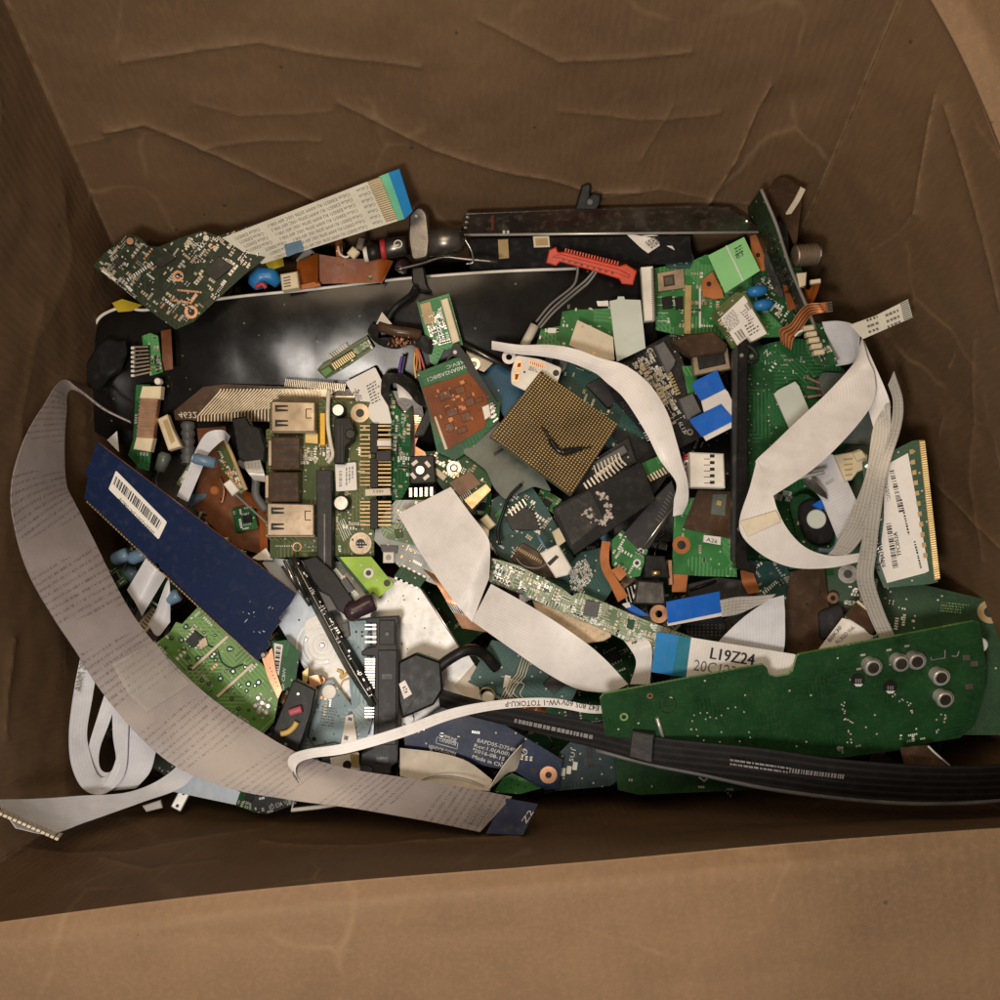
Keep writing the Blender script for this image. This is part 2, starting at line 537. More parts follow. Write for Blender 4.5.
band('foil_gold_traces', (.055, .040, .026), (.80, .62, .38), 3.2, .95, rough=.24, dirt=.05)
plain('white_plastic', (.70, .67, .62), .42, dust=.22)
plain('cream_plastic', (.62, .54, .38), .45, dust=.2)
plain('tan_plastic', (.42, .30, .15), .5)
plain('paper_white', (.76, .72, .69), .7, dust=.15, bmp=.1)
plain('paper_label', (.72, .70, .68), .55, dust=.08, var=.06, bmp=.05)
plain('paper_beige', (.58, .53, .46), .75, dust=.3)
plain('card_cream', (.62, .55, .43), .65, dust=.25, var=.1)
plain('card_pale', (.52, .57, .53), .6, dust=.15, var=.08)
plain('sticky_green', (.20, .50, .20), .55, dust=.1, var=.1)
plain('black_plastic', (.011, .011, .012), .42, dust=.06, spec=.2)
plain('black_gloss', (.010, .010, .010), .18, dust=.04, bmp=.03)
plain('black_tape', (.020, .019, .018), .5, dust=.2, bmp=.5)
plain('grey_plastic', (.10, .10, .105), .5, dust=.15)
plain('charcoal', (.030, .030, .033), .5, dust=.12, spec=.22)
plain('chip_grey', (.075, .078, .08), .42, dust=.1)
plain('chip_black', (.014, .014, .014), .4, dust=.1)
plain('steel_dark', (.16, .15, .14), .3, .9, dust=.15)
plain('steel', (.50, .48, .45), .32, .95, dust=.12)
plain('steel_worn', (.36, .29, .215), .42, .75, var=.4, dust=.5, dustcol=(.20, .14, .09))
plain('silver_sheet', (.68, .675, .665), .5, .2, var=.12, dust=.10, bmp=.08)
plain('silver_blue', (.40, .45, .51), .45, .3, var=.16, dust=.1)
plain('solder', (.50, .49, .46), .34, .55, dust=.1)
plain('gold', (.72, .52, .22), .3, .9, dust=.15)
plain('gold_dull', (.24, .16, .06), .45, .4, dust=.2)
plain('can_metal', (.46, .45, .43), .36, .45, dust=.15)
plain('trace_gold', (.62, .50, .33), .34, .6, dust=.05)
plain('pin_dull', (.36, .27, .14), .42, .5, dust=.2)
plain('gold_pin', (.50, .385, .17), .38, .5, dust=.1)
plain('copper', (.55, .30, .18), .36, .75, dust=.12)
plain('copper_flex', (.42, .15, .05), .36, .2, dust=.1)
plain('kapton', (.19, .050, .007), .36, 0, dust=.03, var=.35, spec=.14)
plain('kapton_dark', (.13, .045, .016), .28, 0, dust=.1)
plain('film_brown', (.062, .036, .022), .25, 0, dust=.1, var=.4)
plain('clear_grey', (.08, .10, .09), .34, 0, dust=.2, var=.4)
plain('tab_blue', (.004, .105, .50), .42, dust=.08, var=.15)
plain('tab_sky', (.008, .18, .46), .42, dust=.08, var=.15)
plain('tab_teal', (.01, .15, .22), .42, dust=.08)
plain('tab_navy', (.035, .045, .095), .4, dust=.15)
plain('tab_mint', (.12, .42, .28), .4, dust=.08)
plain('cap_blue', (.02, .16, .42), .32, dust=.1)
plain('cap_steel_blue', (.12, .20, .30), .3, dust=.15)
plain('orange_plastic', (.55, .045, .010), .42, dust=.1)
plain('red_wire', (.40, .03, .04), .4)
plain('pink_wire', (.45, .10, .13), .45)
plain('yellow_wire', (.62, .42, .12), .4)
plain('yellow_plastic', (.72, .42, .04), .45)
plain('yellow_tape', (.40, .30, .02), .3)
plain('purple_wire', (.12, .05, .28), .4)
plain('orange_wire', (.55, .20, .06), .45)
plain('grey_wire', (.16, .155, .15), .42)
plain('cap_purple', (.040, .022, .030), .25, dust=.15)
plain('resistor_tan', (.40, .32, .22), .5)
plain('ink_black', (.02, .02, .02), .6, dust=0)
plain('ink_soft', (.16, .14, .13), .6, dust=0)
plain('ink_white', (.62, .64, .62), .6, dust=.1)
plain('ink_grey', (.22, .21, .22), .6, dust=0)
plain('ink_blue', (.20, .19, .34), .6, dust=0)
plain('dusty_disc', (.56, .44, .31), .8, dust=.6, dustcol=(.16, .11, .07), scale=600)
plain('residue', (.42, .38, .34), .5, .3, dust=.3)
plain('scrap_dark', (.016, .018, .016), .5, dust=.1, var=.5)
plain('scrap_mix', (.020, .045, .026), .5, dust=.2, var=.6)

def lcd():
    m, nt, b = nmat('panel_glass')
    o = objn(nt)
    c = mix(nt, ramp(nt, noise(nt, o, 14, 3), .3, .7), (.0035, .003, .0025), (.009, .0075, .006))
    v = N(nt, 'ShaderNodeTexVoronoi', i_Scale=120.0); nt.links.new(o, v.inputs['Vector'])
    c = mix(nt, math_(nt, 'MULTIPLY', math_(nt, 'LESS_THAN', v.outputs['Distance'], .07), .35), c, (.3, .26, .2))
    d = math_(nt, 'MULTIPLY', ramp(nt, noise(nt, o, 900, 6, .8), .6, .8), math_(nt, 'MULTIPLY', ramp(nt, noise(nt, o, 30, 4), .45, .7), .22))
    c = mix(nt, d, c, (.25, .21, .17))
    nt.links.new(c, b.inputs['Base Color'])
    nt.links.new(math_(nt, 'MULTIPLY_ADD', noise(nt, o, 60, 6, .7), .22, .08), b.inputs['Roughness'])
    b.inputs['Specular IOR Level'].default_value = .24
    bump(nt, b, noise(nt, o, 18, 3), .07, .003)
lcd()
plain('strip_glass', (.030, .022, .017), .2, 0, dust=.2, var=.5, spec=.4)
m_ = plain('clear_film', (.62, .60, .56), .14, 0, dust=.1, spec=.6)
m_.node_tree.nodes['Principled BSDF'].inputs['Alpha'].default_value = .16
def mt(*n): return [MATS[x] for x in n]
# ---------------------------------------------------------------- composite helpers
SMD = ['resistor_tan', 'chip_black', 'solder', 'ink_white', 'cream_plastic', 'copper']
def smd(par, fr, poly, n, seed=1, size=(1.4, 3.4), hh=(.5, 1.6), wts=(4, 4, 5, 3, 1, 1), clump=True, name='surface_components', orient=0.0):
    """tiny soldered components and pads, laid along the board axes in short rows"""
    rn = random.Random(seed)
    lp = [fr.loc(*p) for p in poly]
    xs = [p[0] for p in lp]; ys = [p[1] for p in lp]
    m = M(); k = 0; tries = 0
    co, so = math.cos(orient), math.sin(orient)
    while k < n and tries < n * 12:
        tries += 1
        u, v = rn.uniform(min(xs), max(xs)), rn.uniform(min(ys), max(ys))
        along = rn.random() < .5
        row = rn.choice((1, 1, 2, 3, 4, 5)) if clump else 1
        a = rn.uniform(*size); w, h = (a, a * rn.uniform(.45, .8)) if along else (a * rn.uniform(.45, .8), a)
        mi = rn.choices(range(6), wts)[0]; top = rn.uniform(*hh)
        if mi in (2, 3): top = .35
        pitch = (h if along else w) * rn.uniform(1.35, 1.8)
        for i in range(row):
            uu, vv = (u, v + i * pitch) if along else (u + i * pitch, v)
            q = [(uu - w/2, vv - h/2), (uu + w/2, vv - h/2), (uu + w/2, vv + h/2), (uu - w/2, vv + h/2)]
            if all(inpoly(x, y, lp) for x, y in q):
                prism_uv(m, fr, q, top, -.2, 0, mi); k += 1
                if mi in (0, 1) and top > .8:         # bright end caps
                    e = .3
                    if along: ends = [[(uu - w/2 - e, vv - h/2), (uu - w/2 + e, vv - h/2), (uu - w/2 + e, vv + h/2), (uu - w/2 - e, vv + h/2)], [(uu + w/2 - e, vv - h/2), (uu + w/2 + e, vv - h/2), (uu + w/2 + e, vv + h/2), (uu + w/2 - e, vv + h/2)]]
                    else: ends = [[(uu - w/2, vv - h/2 - e), (uu + w/2, vv - h/2 - e), (uu + w/2, vv - h/2 + e), (uu - w/2, vv - h/2 + e)], [(uu - w/2, vv + h/2 - e), (uu + w/2, vv + h/2 - e), (uu + w/2, vv + h/2 + e), (uu - w/2, vv + h/2 + e)]]
                    for q2 in ends: prism_uv(m, fr, q2, top + .12, -.2, 0, 2)
    if m.v: par.sub(name, m, mt(*SMD), kind='stuff')

def chip(par, fr, poly, h=3.0, mat='chip_black', name='chip', label=None, legs=0, base=0.0):
    m = prism(M(), fr, poly, base + h, base - .2, .35)
    p = par.sub(name, m, mt(mat), label)
    if legs:
        lm = M(); q = [V(fr.loc(*a)) for a in poly]
        ctr = sum(q, V((0, 0))) / len(q)
        edges = [(q[i], q[(i+1) % 4]) for i in range(4)]
        Ls = [(b - a).length for a, b in edges]
        use = [0, 2] if Ls[0] > Ls[1] else [1, 3]
        for e in use:
            a, b = edges[e]
            for i in range(legs):
                c = a.lerp(b, (i + .5) / legs); d = (b - a).normalized(); o = V((d.y, -d.x))
                if (c - ctr).dot(o) < 0: o = -o
                w = Ls[e] / legs * .25
                prism_uv(lm, fr, [c - d*w - o*.2, c + d*w - o*.2, c + d*w + o*2.2, c - d*w + o*2.2], base + 1.0, base - .1)
        p.sub('chip_legs', lm, mt('solder'))
    return p

def hole(par, fr, px, py, ro, ri, mat='copper', h=.5, name='mounting_hole'):
    m = ring(M(), fr, px, py, ri, ro, h, -.2)
    r = par.sub(name, m, mt(mat))
    r.sub('hole_opening', disc(M(), fr, px, py, ri * .98, .15, -.2, 16), mt('chip_black'))
    return r

def board(name, label, poly, fr, mat='pcb_green', th=3.0, cat='circuit board', group=None, edge='pcb_dark', n=0, seed=1, size=(1.4, 3.4), part='board_base', region=None, bev=0.0, wts=(4, 4, 5, 3, 1, 1)):
    t = Thing(name, label, cat, group)
    t.part(part, prism(M(), fr, poly, 0, -th, bev, 0, 1), mt(mat, edge))
    if n: smd(t, fr, region or poly, int(n * 1.55), seed, size, wts=wts)
    return t

def box(par, name, fr, poly, h1, h0, mat, bev=.5, label=None):
    return par.sub(name, prism(M(), fr, poly, h1, h0, bev), mt(mat), label)

def cap(par, fr, px, py, r, h, body='chip_black', top='steel', name='capacitor', base=0):
    m = disc(M(), fr, px, py, r, base + h, base - .2, 20, r * .12)
    p = par.sub(name, m, mt(body))
    p.sub('capacitor_top', disc(M(), fr, px, py, r * .78, base + h + .25, base + h - .3, 18), mt(top))
    return p

def teeth(m, fr, a, b, n, L, w=.5, h1=1.0, h0=0.0, side=1, mi=0, z=None):
    """row of n pins from pixel a to b, each L long at right angles"""
    A, B = V(fr.uv(fr.at(*a, h1))), V(fr.uv(fr.at(*b, h1)))
    d = (B - A); S = d.length; d.normalize(); o = V((-d.y, d.x)) * side
    p = S / max(n - 1, 1)
    for i in range(n):
        c = A + d * (p * i); ww = p * w / 2
        prism_uv(m, fr, [c - d*ww, c + d*ww, c + d*ww + o*L, c - d*ww + o*L], h1, h0, 0, mi)
    return m

def slats(m, fr, q, n, duty=.5, h1=.4, h0=-.1, mi=0):
    """n strips across the quad q, each running from edge q0-q1 to edge q3-q2"""
    A, B, C, D = [V(fr.uv(fr.at(*p, h1))) for p in q]
    for i in range(n):
        t0, t1 = (i + .5 - duty/2) / n, (i + .5 + duty/2) / n
        prism_uv(m, fr, [A.lerp(B, t0), A.lerp(B, t1), D.lerp(C, t1), D.lerp(C, t0)], h1, h0, 0, mi)
    return m

def joints(par, fr, pts, r=.8, mat='solder', name='solder_joints', h=.8):
    m = M()
    for x, y in pts: disc(m, fr, x, y, r, h, -.1, 8, r * .4)
    par.sub(name, m, mt(mat), kind='stuff' if len(pts) > 12 else None)

def ribbon(name, label, secs, mat='ribbon_white', cat='ribbon cable', group=None, **kw):
    t = Thing(name, label, cat, group)
    t.part('cable_band', sheet(M(), secs, **kw), mt(mat)); return t

def flatpart(par, name, fr, poly, mat, h=.5, h0=-.1, label=None, bev=0):
    return par.sub(name, prism(M(), fr, poly, h, h0, bev), mt(mat), label)
# ---------------------------------------------------------------- the cardboard box
def polyz(pts, n):
    """resample a polyline of pixel points with heights into n world points"""
    w = cr([P(*p) for p in pts], 12)
    L = [0]
    for a, b in zip(w, w[1:]): L.append(L[-1] + (b - a).length)
    out = []; j = 0
    for i in range(n):
        s = L[-1] * i / (n - 1)
        while j < len(L) - 2 and L[j+1] < s: j += 1
        t = (s - L[j]) / max(L[j+1] - L[j], 1e-6)
        out.append(w[j].lerp(w[j+1], min(max(t, 0), 1)))
    return out

def seg_dist(px, py, line):
    d = np.full(px.shape, 1e9)
    for (x1, y1), (x2, y2) in zip(line, line[1:]):
        dx, dy = x2 - x1, y2 - y1
        t = np.clip(((px - x1) * dx + (py - y1) * dy) / (dx*dx + dy*dy), 0, 1)
        d = np.minimum(d, np.hypot(px - x1 - t*dx, py - y1 - t*dy))
    return d

def panel(low, mid, top, nu, nv, creases, rough=1.6, th=4.0, seed=0, down=-110):
    """one cardboard panel lofted through three lines; folded (creased) along the given lines"""
    A, B, C = polyz(low, nu), polyz(mid, nu), polyz(top, nu)
    g = np.zeros((nv, nu, 3))
    for j in range(nv):
        t = j / (nv - 1)
        for i in range(nu):
            if t < .2: p = A[i].lerp(B[i], t / .2)
            else: p = B[i].lerp(C[i], (t - .2) / .8)
            g[j, i] = p
    du = np.gradient(g, axis=1); dv = np.gradient(g, axis=0)
    nn = np.cross(du, dv); nn /= np.linalg.norm(nn, axis=2, keepdims=True) + 1e-9
    # towards the inside of the box
    ctr = np.array([0, -60, 150.0]); flip = ((ctr - g) * nn).sum(axis=2).mean() < 0
    if flip: nn = -nn
    # where each vertex falls in plan: used to lay the folds out on the panel
    rel = g - np.array(CAMP)
    z2 = -rel[..., 1] * sT + rel[..., 2] * cT
    px = 500 + FPX * rel[..., 0] / -z2; py = 500 - FPX * (rel[..., 1] * cT + rel[..., 2] * sT) / -z2
    disp = np.zeros((nv, nu)); wear = np.zeros((nv, nu))
    for cl, h, wd, wr in creases:
        d = seg_dist(px, py, cl)
        disp += h * (1.0 * np.exp(-d / (wd * 8)) + .9 * np.exp(-d / (wd * 1.6))); wear = np.maximum(wear, .5 * wr * np.exp(-(d / (wd * .85)) ** 2))
    for j in range(nv):
        for i in range(nu):
            q = V(g[j, i]) * .012 + V((seed * 7.3, 0, 0))
            e = min(1.0, min(i, nu - 1 - i) / (nu * .05))
            disp[j, i] += (rough * mnoise.noise(q) * 2.6 + rough * .6 * mnoise.noise(q * 3.1)) * e
            wear[j, i] = max(wear[j, i], .35 * math.exp(-(min(i, nu - 1 - i) / (nu * .003)) ** 2))
    g2 = g + nn * disp[..., None]
    m = M(); m.cr = []
    for lay in (0, 1):
        gg = g2 if lay == 0 else g2 - nn * th
        for j in range(nv):
            for i in range(nu):
                m.v.append(V(gg[j, i])); m.cr.append(float(wear[j, i]) if lay == 0 else 0.0)
    S = nu * nv; LU = sum((B[i+1] - B[i]).length for i in range(nu - 1))
    for j in range(nv - 1):
        for i in range(nu - 1):
            k = LU / nu
            a, b, c, d = j*nu+i, j*nu+i+1, (j+1)*nu+i+1, (j+1)*nu+i
            m.face([a, b, c, d] if not flip else [d, c, b, a], [(i*k, j), (i*k+k, j), (i*k+k, j+1), (i*k, j+1)] if not flip else [(i*k, j+1), (i*k+k, j+1), (i*k+k, j), (i*k, j)], 0, True)
            m.face([a+S, d+S, c+S, b+S] if not flip else [b+S, c+S, d+S, a+S], None, 0, True)
    for i in range(nu - 1):
        for j in (0, nv - 1):
            a, b = j*nu+i, j*nu+i+1; m.face([a, b, b+S, a+S], None, 0)
    for j in range(nv - 1):
        for i in (0, nu - 1):
            a, b = j*nu+i, (j+1)*nu+i; m.face([a, b, b+S, a+S], None, 0)
    return m

def dropz(pts, z=-120):
    out = []
    for p in pts:
        w = P(*p); q = V((w.x, w.y, z)); a, b = unP(q); out.append((a, b, z))
    return out

far_mid = [(112, 242, 60), (300, 240, 60), (550, 240, 60), (700, 239, 60), (800, 236, 60)]
far_top = [(-12, -40, 340), (300, -62, 350), (550, -62, 350), (760, -58, 345), (912, -30, 335)]
left_mid = [(112, 242, 60), (88, 400, 60), (62, 600, 60), (70, 815, 60)]
left_top = [(-12, -40, 340), (-112, 300, 340), (-150, 600, 330), (-120, 940, 240)]
right_mid = [(800, 236, 60), (868, 330, 60), (930, 430, 60), (972, 580, 60), (1006, 700, 60), (1014, 815, 60)]
right_top = [(912, -30, 335), (962, 60, 325), (1008, 170, 318), (1080, 380, 310), (1160, 620, 300), (1180, 815, 250)]
near_mid = [(70, 815, 60), (280, 822, 60), (500, 824, 60), (750, 822, 60), (1014, 815, 60)]
near_top = [(-120, 940, 240), (240, 893, 240), (600, 863, 238), (800, 845, 236), (1180, 815, 250)]

CB = Thing('cardboard_box', 'open brown cardboard box holding the whole pile of electronic scrap', 'cardboard box')
creF = [([(55, 148), (110, 133)], .8, 1.6, .5), ([(105, 128), (145, 121), (195, 142), (245, 165), (300, 190), (345, 212)], 2.2, 1.5, .75),
        ([(200, 146), (262, 136), (320, 138)], 1.0, 1.5, .35),
        ([(340, 100), (400, 131), (432, 147), (500, 166), (548, 176), (592, 191), (640, 188)], 2.0, 1.3, .8),
        ([(560, 112), (640, 118), (720, 112)], 1.0, 1.3, .4),
        ([(770, 85), (758, 106), (735, 160), (706, 206)], 2.0, 1.5, .8), ([(672, 104), (640, 160)], 1.0, 1.4, .3),
        ([(600, 195), (660, 186), (720, 200), (770, 206)], .8, 1.4, .5), ([(120, 60), (260, 40), (420, 66)], 1.5, 1.6, .5),
        ([(480, 20), (560, 60), (690, 50)], 1.5, 1.6, .45), ([(195, 100), (240, 112), (330, 108)], .7, 1.4, .3)]
creR = [([(938, 95), (930, 140), (922, 175), (917, 212)], 1.8, 1.5, .85), ([(948, 105), (964, 158), (975, 200), (990, 262), (1000, 310)], 1.6, 1.5, .6),
        ([(917, 212), (900, 232), (872, 250)], .8, 1.4, .4), ([(930, 475), (955, 500), (1000, 545), (1040, 580)], 1.5, 1.5, .65),
        ([(955, 355), (948, 368)], .6, 1.3, .7), ([(945, 418), (940, 440)], .5, 1.2, .6), ([(976, 340), (972, 480), (985, 560)], 1.0, 2.2, .25)]
creL = [([(84, 415), (86, 440), (90, 470)], .8, 1.3, .6), ([(12, 640), (6, 690), (3, 740)], 1.6, 1.6, .7), ([(40, 300), (20, 420), (30, 560)], 1.2, 2.4, .2), ([(60, 180), (70, 260), (40, 330)], 1.0, 2.2, .2)]
creN = [([(262, 842), (330, 846), (380, 846), (424, 841), (520, 838)], 1.6, 1.4, .5), ([(100, 860), (150, 872), (220, 864)], 1.2, 1.5, .45), ([(30, 850), (120, 855), (260, 830)], 1.0, 1.6, .3), ([(150, 885), (200, 850)], .8, 1.4, .4)]
wl = CB.part('far_wall', panel(dropz(far_mid), far_mid, far_top, 520, 200, creF, 1.5, seed=1), mt('cardboard_shaded'))
CB.part('left_wall', panel(dropz(left_mid), left_mid, left_top, 200, 80, creL, 1.8, seed=2), mt('cardboard_shaded'))
CB.part('right_wall', panel(dropz(right_mid), right_mid, right_top, 330, 190, creR, 1.4, seed=3), mt('cardboard_shaded'))
CB.part('near_wall', panel(dropz(near_mid), near_mid, near_top, 420, 90, creN, 1.4, seed=4), mt('cardboard_shaded'))
# the near flap, folded outwards over the rim
fl_low = [(a, b - 1, z + 2) for a, b, z in near_top]
fl_mid = [(-140, 962, 247), (240, 913, 248), (600, 882, 247), (800, 864, 246), (1190, 832, 252)]
fl_top = [(-190, 1110, 205), (240, 1105, 205), (600, 1100, 203), (800, 1095, 201), (1230, 1085, 200)]
creFl = [([(975, 850), (978, 900), (970, 960)], .6, 1.6, .3), ([(60, 930), (300, 935), (520, 926)], .8, 1.8, .3), ([(640, 985), (820, 960)], .8, 1.6, .35)]
CB.part('near_flap', panel(fl_low, fl_mid, fl_top, 200, 40, creFl, 1.0, seed=5), mt('cardboard_lit'))
# the right flap, folded outwards over the rim
rf_mid = [(934, -44, 342), (988, 50, 334), (1032, 158, 326), (1100, 372, 316), (1182, 618, 304), (1200, 815, 254)]
rf_top = [(1010, -80, 330), (1100, 20, 320), (1150, 130, 310), (1230, 350, 300), (1300, 600, 290), (1330, 815, 235)]
CB.part('right_flap', panel([(a, b, z + 2) for a, b, z in right_top], rf_mid, rf_top, 120, 40, [], 1.0, seed=6), mt('cardboard_lit'))
bt = M()
prism_uv(bt, tl(500, 500, -121), [(-560, -420), (620, -420), (620, 460), (-560, 460)], 0, -5)
CB.part('box_bottom', bt, mt('cardboard_shaded'))

gm = bpy.data.meshes.new('floor')
gm.from_pydata([(-2, -2, -.068), (2, -2, -.068), (2, 2, -.068), (-2, 2, -.068)], [], [(0, 1, 2, 3)])
gm.materials.append(MATS['table_wood'])
go = bpy.data.objects.new('floor', gm); COL.objects.link(go); go['kind'] = 'structure'
# ================================================================ far left
# --- glossy black display panel leaning on the far wall
t = Thing('laptop_screen', 'large glossy black display sheet with thin white rim leaning on the far wall', 'screen')
far = [(96, 330, 60), (112, 310, 66), (160, 307, 70), (230, 297, 70), (315, 289, 68), (400, 279, 66), (490, 272, 64), (575, 268, 62), (644, 266, 62)]
near = [(62, 402, 40), (110, 440, 27), (180, 455, 16), (250, 458, 12), (320, 455, 9), (400, 450, 8), (490, 440, 6), (575, 420, 8), (664, 385, 14)]
g = t.part('glass_sheet', sheet(M(), list(zip(far, near)), 6, 22, bow=13, th=2), mt('panel_glass'))
rim = [(92, 334, 61), (97, 321, 65), (106, 313, 68), (124, 307, 71), (140, 310, 72), (160, 308, 72), (230, 297.5, 72), (315, 289, 70), (400, 279, 68), (490, 272, 66), (576, 268.5, 64)]
t.part('panel_rim', wire(M(), rim, 1.5), mt('white_plastic'))
t.part('tape_patch', prism(M(), tl(150, 307, 73), [(112, 303), (122, 299), (142, 305), (131, 311), (118, 312)], 1, 0), mt('yellow_tape'))

# --- flex with gold traces, marked 4632
fr = tl(270, 405, 41, 0, -.36)
t = board('flex_circuit', 'dark flexible circuit with bright gold stripes, marked 4632, on the black panel', [(174, 411), (203, 387), (225, 384), (322, 388), (420, 392), (425, 425), (175, 420)], fr, 'film_brown', .8, cat='flex circuit', edge='film_brown', part='circuit_film')
mm = M()
def strip(pts, w):
    q = [V(fr.loc(*p)) for p in pts]
    for a, b in zip(q, q[1:]):
        d = (b - a).normalized(); o = V((-d.y, d.x)) * w
        prism_uv(mm, fr, [a - o - d*.2, b - o + d*.2, b + o + d*.2, a + o - d*.2], .45, .1)
for i in range(36):                                   # conductors fanning through forty-five degrees
    x0 = 198 + i * 3.35
    strip([(x0, 421), (x0, 416 - i * .35), (x0 + 22 - i * .1, 391.5), (x0 + 23, 389)], .62)
for i in range(14):
    y = 389.5 + i * 2.1; x1 = 250 + i * 6.5
    strip([(x1 + 26, y), (x1 + 64, y + .4), (x1 + 76, y + 7), (min(x1 + 110, 421), y + 7.4)], .55)
t.part('gold_conductors', mm, mt('trace_gold'), kind='stuff')
t.part('stamped_number', text(M(), fr, '4632', (178, 412), (196.5, 412), 6.2, 1.0, True), mt('card_cream'))
t.part('contact_comb', slats(M(), tl(315, 384, 52), [(285, 379), (346, 384), (345, 391), (284, 386)], 34, .5, 1.2, 0), mt('steel'), kind='stuff')

# --- upright strip of green board with beige connector, and the one above
fr = tl(146, 425, 52, .05, -.1, 4)
t = board('connector_board', 'narrow upright green board carrying a beige ended brown pin connector', [(136, 385), (150, 384), (152, 448), (149, 471), (139, 468), (128, 455), (133, 440)], fr, 'pcb_green', 3, n=6, seed=3)
box(t, 'connector_body', fr, [(140, 397), (158, 399), (153, 440), (136, 438)], 7, 0, 'copper', .6)
box(t, 'connector_end', fr, [(142, 386), (161, 386), (160, 399), (139, 398)], 9, 0, 'cream_plastic', .8)
box(t, 'connector_end', fr, [(136, 437), (153, 438), (150, 452), (133, 449)], 9, 0, 'cream_plastic', .8)
t.part('connector_pins', slats(M(), fr, [(139, 401), (157, 401), (153, 436), (137, 436)][::1] and [(157, 401), (153, 437), (136, 436), (139, 400)], 9, .35, 8, 6.5), mt('steel_worn'), kind='stuff')
t.part('lug', disc(M(), fr, 157, 381, 3.2, 8, 1, 12, 1), mt('white_plastic'))
fr = tl(148, 355, 74, .05, -.2, 2)
t = board('pin_board', 'small green board with a white pin comb at its left edge on the black panel', [(142, 336), (150, 333), (158, 336), (160, 352), (163, 372), (150, 376), (150, 345), (143, 346)], fr, 'pcb_bright', 3, n=18, seed=4)
t.part('pin_comb', slats(M(), fr, [(132, 345), (133, 378), (150, 374), (148, 345)], 8, .42, 2.5, 1), mt('steel_worn'), kind='stuff')
mm = M()
for i in range(7): prism(mm, fr, rect(132.5, 348 + i * 4.6, 3.2, 2.4), 3.2, .6)
t.part('white_pads', mm, mt('white_plastic'))
t = Thing('kapton_strip', 'short dark orange film strip beside the white-pinned green board', 'film strip')
t.part('film', sheet(M(), [((161, 331, 74), (171, 329, 75)), ((162, 348, 74), (172, 347, 74)), ((163, 371, 66), (173, 369, 66))], 4, 3), mt('kapton_dark'))
t = Thing('black_adapter', 'small matt black moulded block in the far left corner on the panel', 'plastic block')
fr = tl(98, 365, 66, .1, -.3, 0)
t.part('block', prism(M(), fr, rrect([(84, 366), (96, 346), (106, 338), (116, 342), (124, 340), (126, 354), (119, 372), (108, 378), (98, 392), (86, 386)], 3), 5, 0, 2), mt('black_gloss'))
t.part('block_ridges', slats(M(), fr, [(101, 352), (106, 352), (105, 374), (100, 374)], 3, .5, 5.6, 4), mt('black_plastic'))

# --- dark green board at the top left with its components
fr = tl(190, 270, 112, -.04, -.12, 38)
poly = [(93, 266), (104, 253), (118, 243), (130, 234), (140, 238), (149, 246), (158, 247), (180, 238), (203, 231), (218, 236), (240, 229), (263, 222), (272, 230), (280, 239), (276, 249), (246, 272), (218, 297), (193, 321), (175, 329), (158, 317), (134, 298)]
t = board('logic_board', 'dark green stepped circuit board crowded with tiny parts in the far left corner', poly, fr, 'pcb_dark', 3.2, edge='pcb_leaf', n=330, seed=11, size=(1.3, 3.2), wts=(4, 4, 3, 1.2, .6, .6))
chip(t, fr, [(203, 272), (218, 256), (234, 266), (215, 281)], 2.2, 'chip_black')
chip(t, fr, [(152, 262), (168, 250), (176, 258), (160, 268)], 2.2, 'chip_black')
chip(t, fr, [(240, 245), (250, 238), (257, 244), (247, 251)], 2, 'chip_black', legs=5)
chip(t, fr, [(112, 262), (119, 256), (125, 261), (118, 267)], 2, 'chip_black', legs=4)
hole(t, fr, 178, 276, 5, 2.6); hole(t, fr, 191, 312, 6, 3.4)
flatpart(t, 'copper_tab', fr, [(263, 238), (270, 231), (280, 236), (279, 240), (266, 243)], 'copper_flex', 1.5)
flatpart(t, 'edge_label', fr, [(101, 271), (104, 269), (119, 281), (117, 283)], 'ink_white', .6)
flatpart(t, 'edge_label', fr, [(125, 286), (127, 285), (133, 290), (131, 292)], 'ink_white', .6)
t.part('pad_row', slats(M(), fr, [(126, 279), (152, 261), (154, 264), (128, 282)], 12, .5, .5), mt('ink_white'), kind='stuff')
t.part('header_strip', slats(M(), fr, [(177, 289), (199, 291), (199, 293), (177, 291)], 14, .6, 2, 0), mt('copper'), kind='stuff')
t.part('header_strip', slats(M(), fr, [(170, 299), (192, 302), (192, 304), (170, 301)], 14, .6, 2, 0), mt('copper'), kind='stuff')
cap(t, fr, 130, 241, 4, 4, 'chip_black', 'copper')
cap(t, fr, 206, 238, 3, 4, 'steel', 'steel')

# --- white printed ribbon with blue end
fr = F((262, 263, 106), (412, 212, 150), (225, 236, 122))
t = Thing('ribbon_cable', 'flat white printed ribbon cable with a blue tip and green contacts at the far wall', 'ribbon cable')
b = t.part('cable_band', prism(M(), fr, [(222, 238), (399, 169.5), (412, 211.5), (404, 219), (262, 264)], 0, -1), mt('ribbon_print'))
b.sub('blue_tip', prism(M(), fr, [(388.5, 173), (399.3, 169.2), (412.4, 211.5), (404.5, 219)], .7, -1.3), mt('tab_sky'))
b.sub('mint_band', prism(M(), fr, [(379, 176.5), (389, 172.6), (405, 218.6), (397.5, 221)], .5, 0), mt('tab_mint'))
mm = M()
slats(mm, fr, [(367, 181), (386, 222.5), (398, 219), (381, 176)], 20, .5, .75, .2)
b.sub('contacts', mm, mt('gold'), kind='stuff')
mm = M()
line = '1-WV V06 C501 60702 MWA  175003E xuLivC   1-WV V06 C501 60702 MWA'
line = 'CviLux      CviLux E300571 RU AWM 20706 105C 60V VW-1       CviLux E300571'
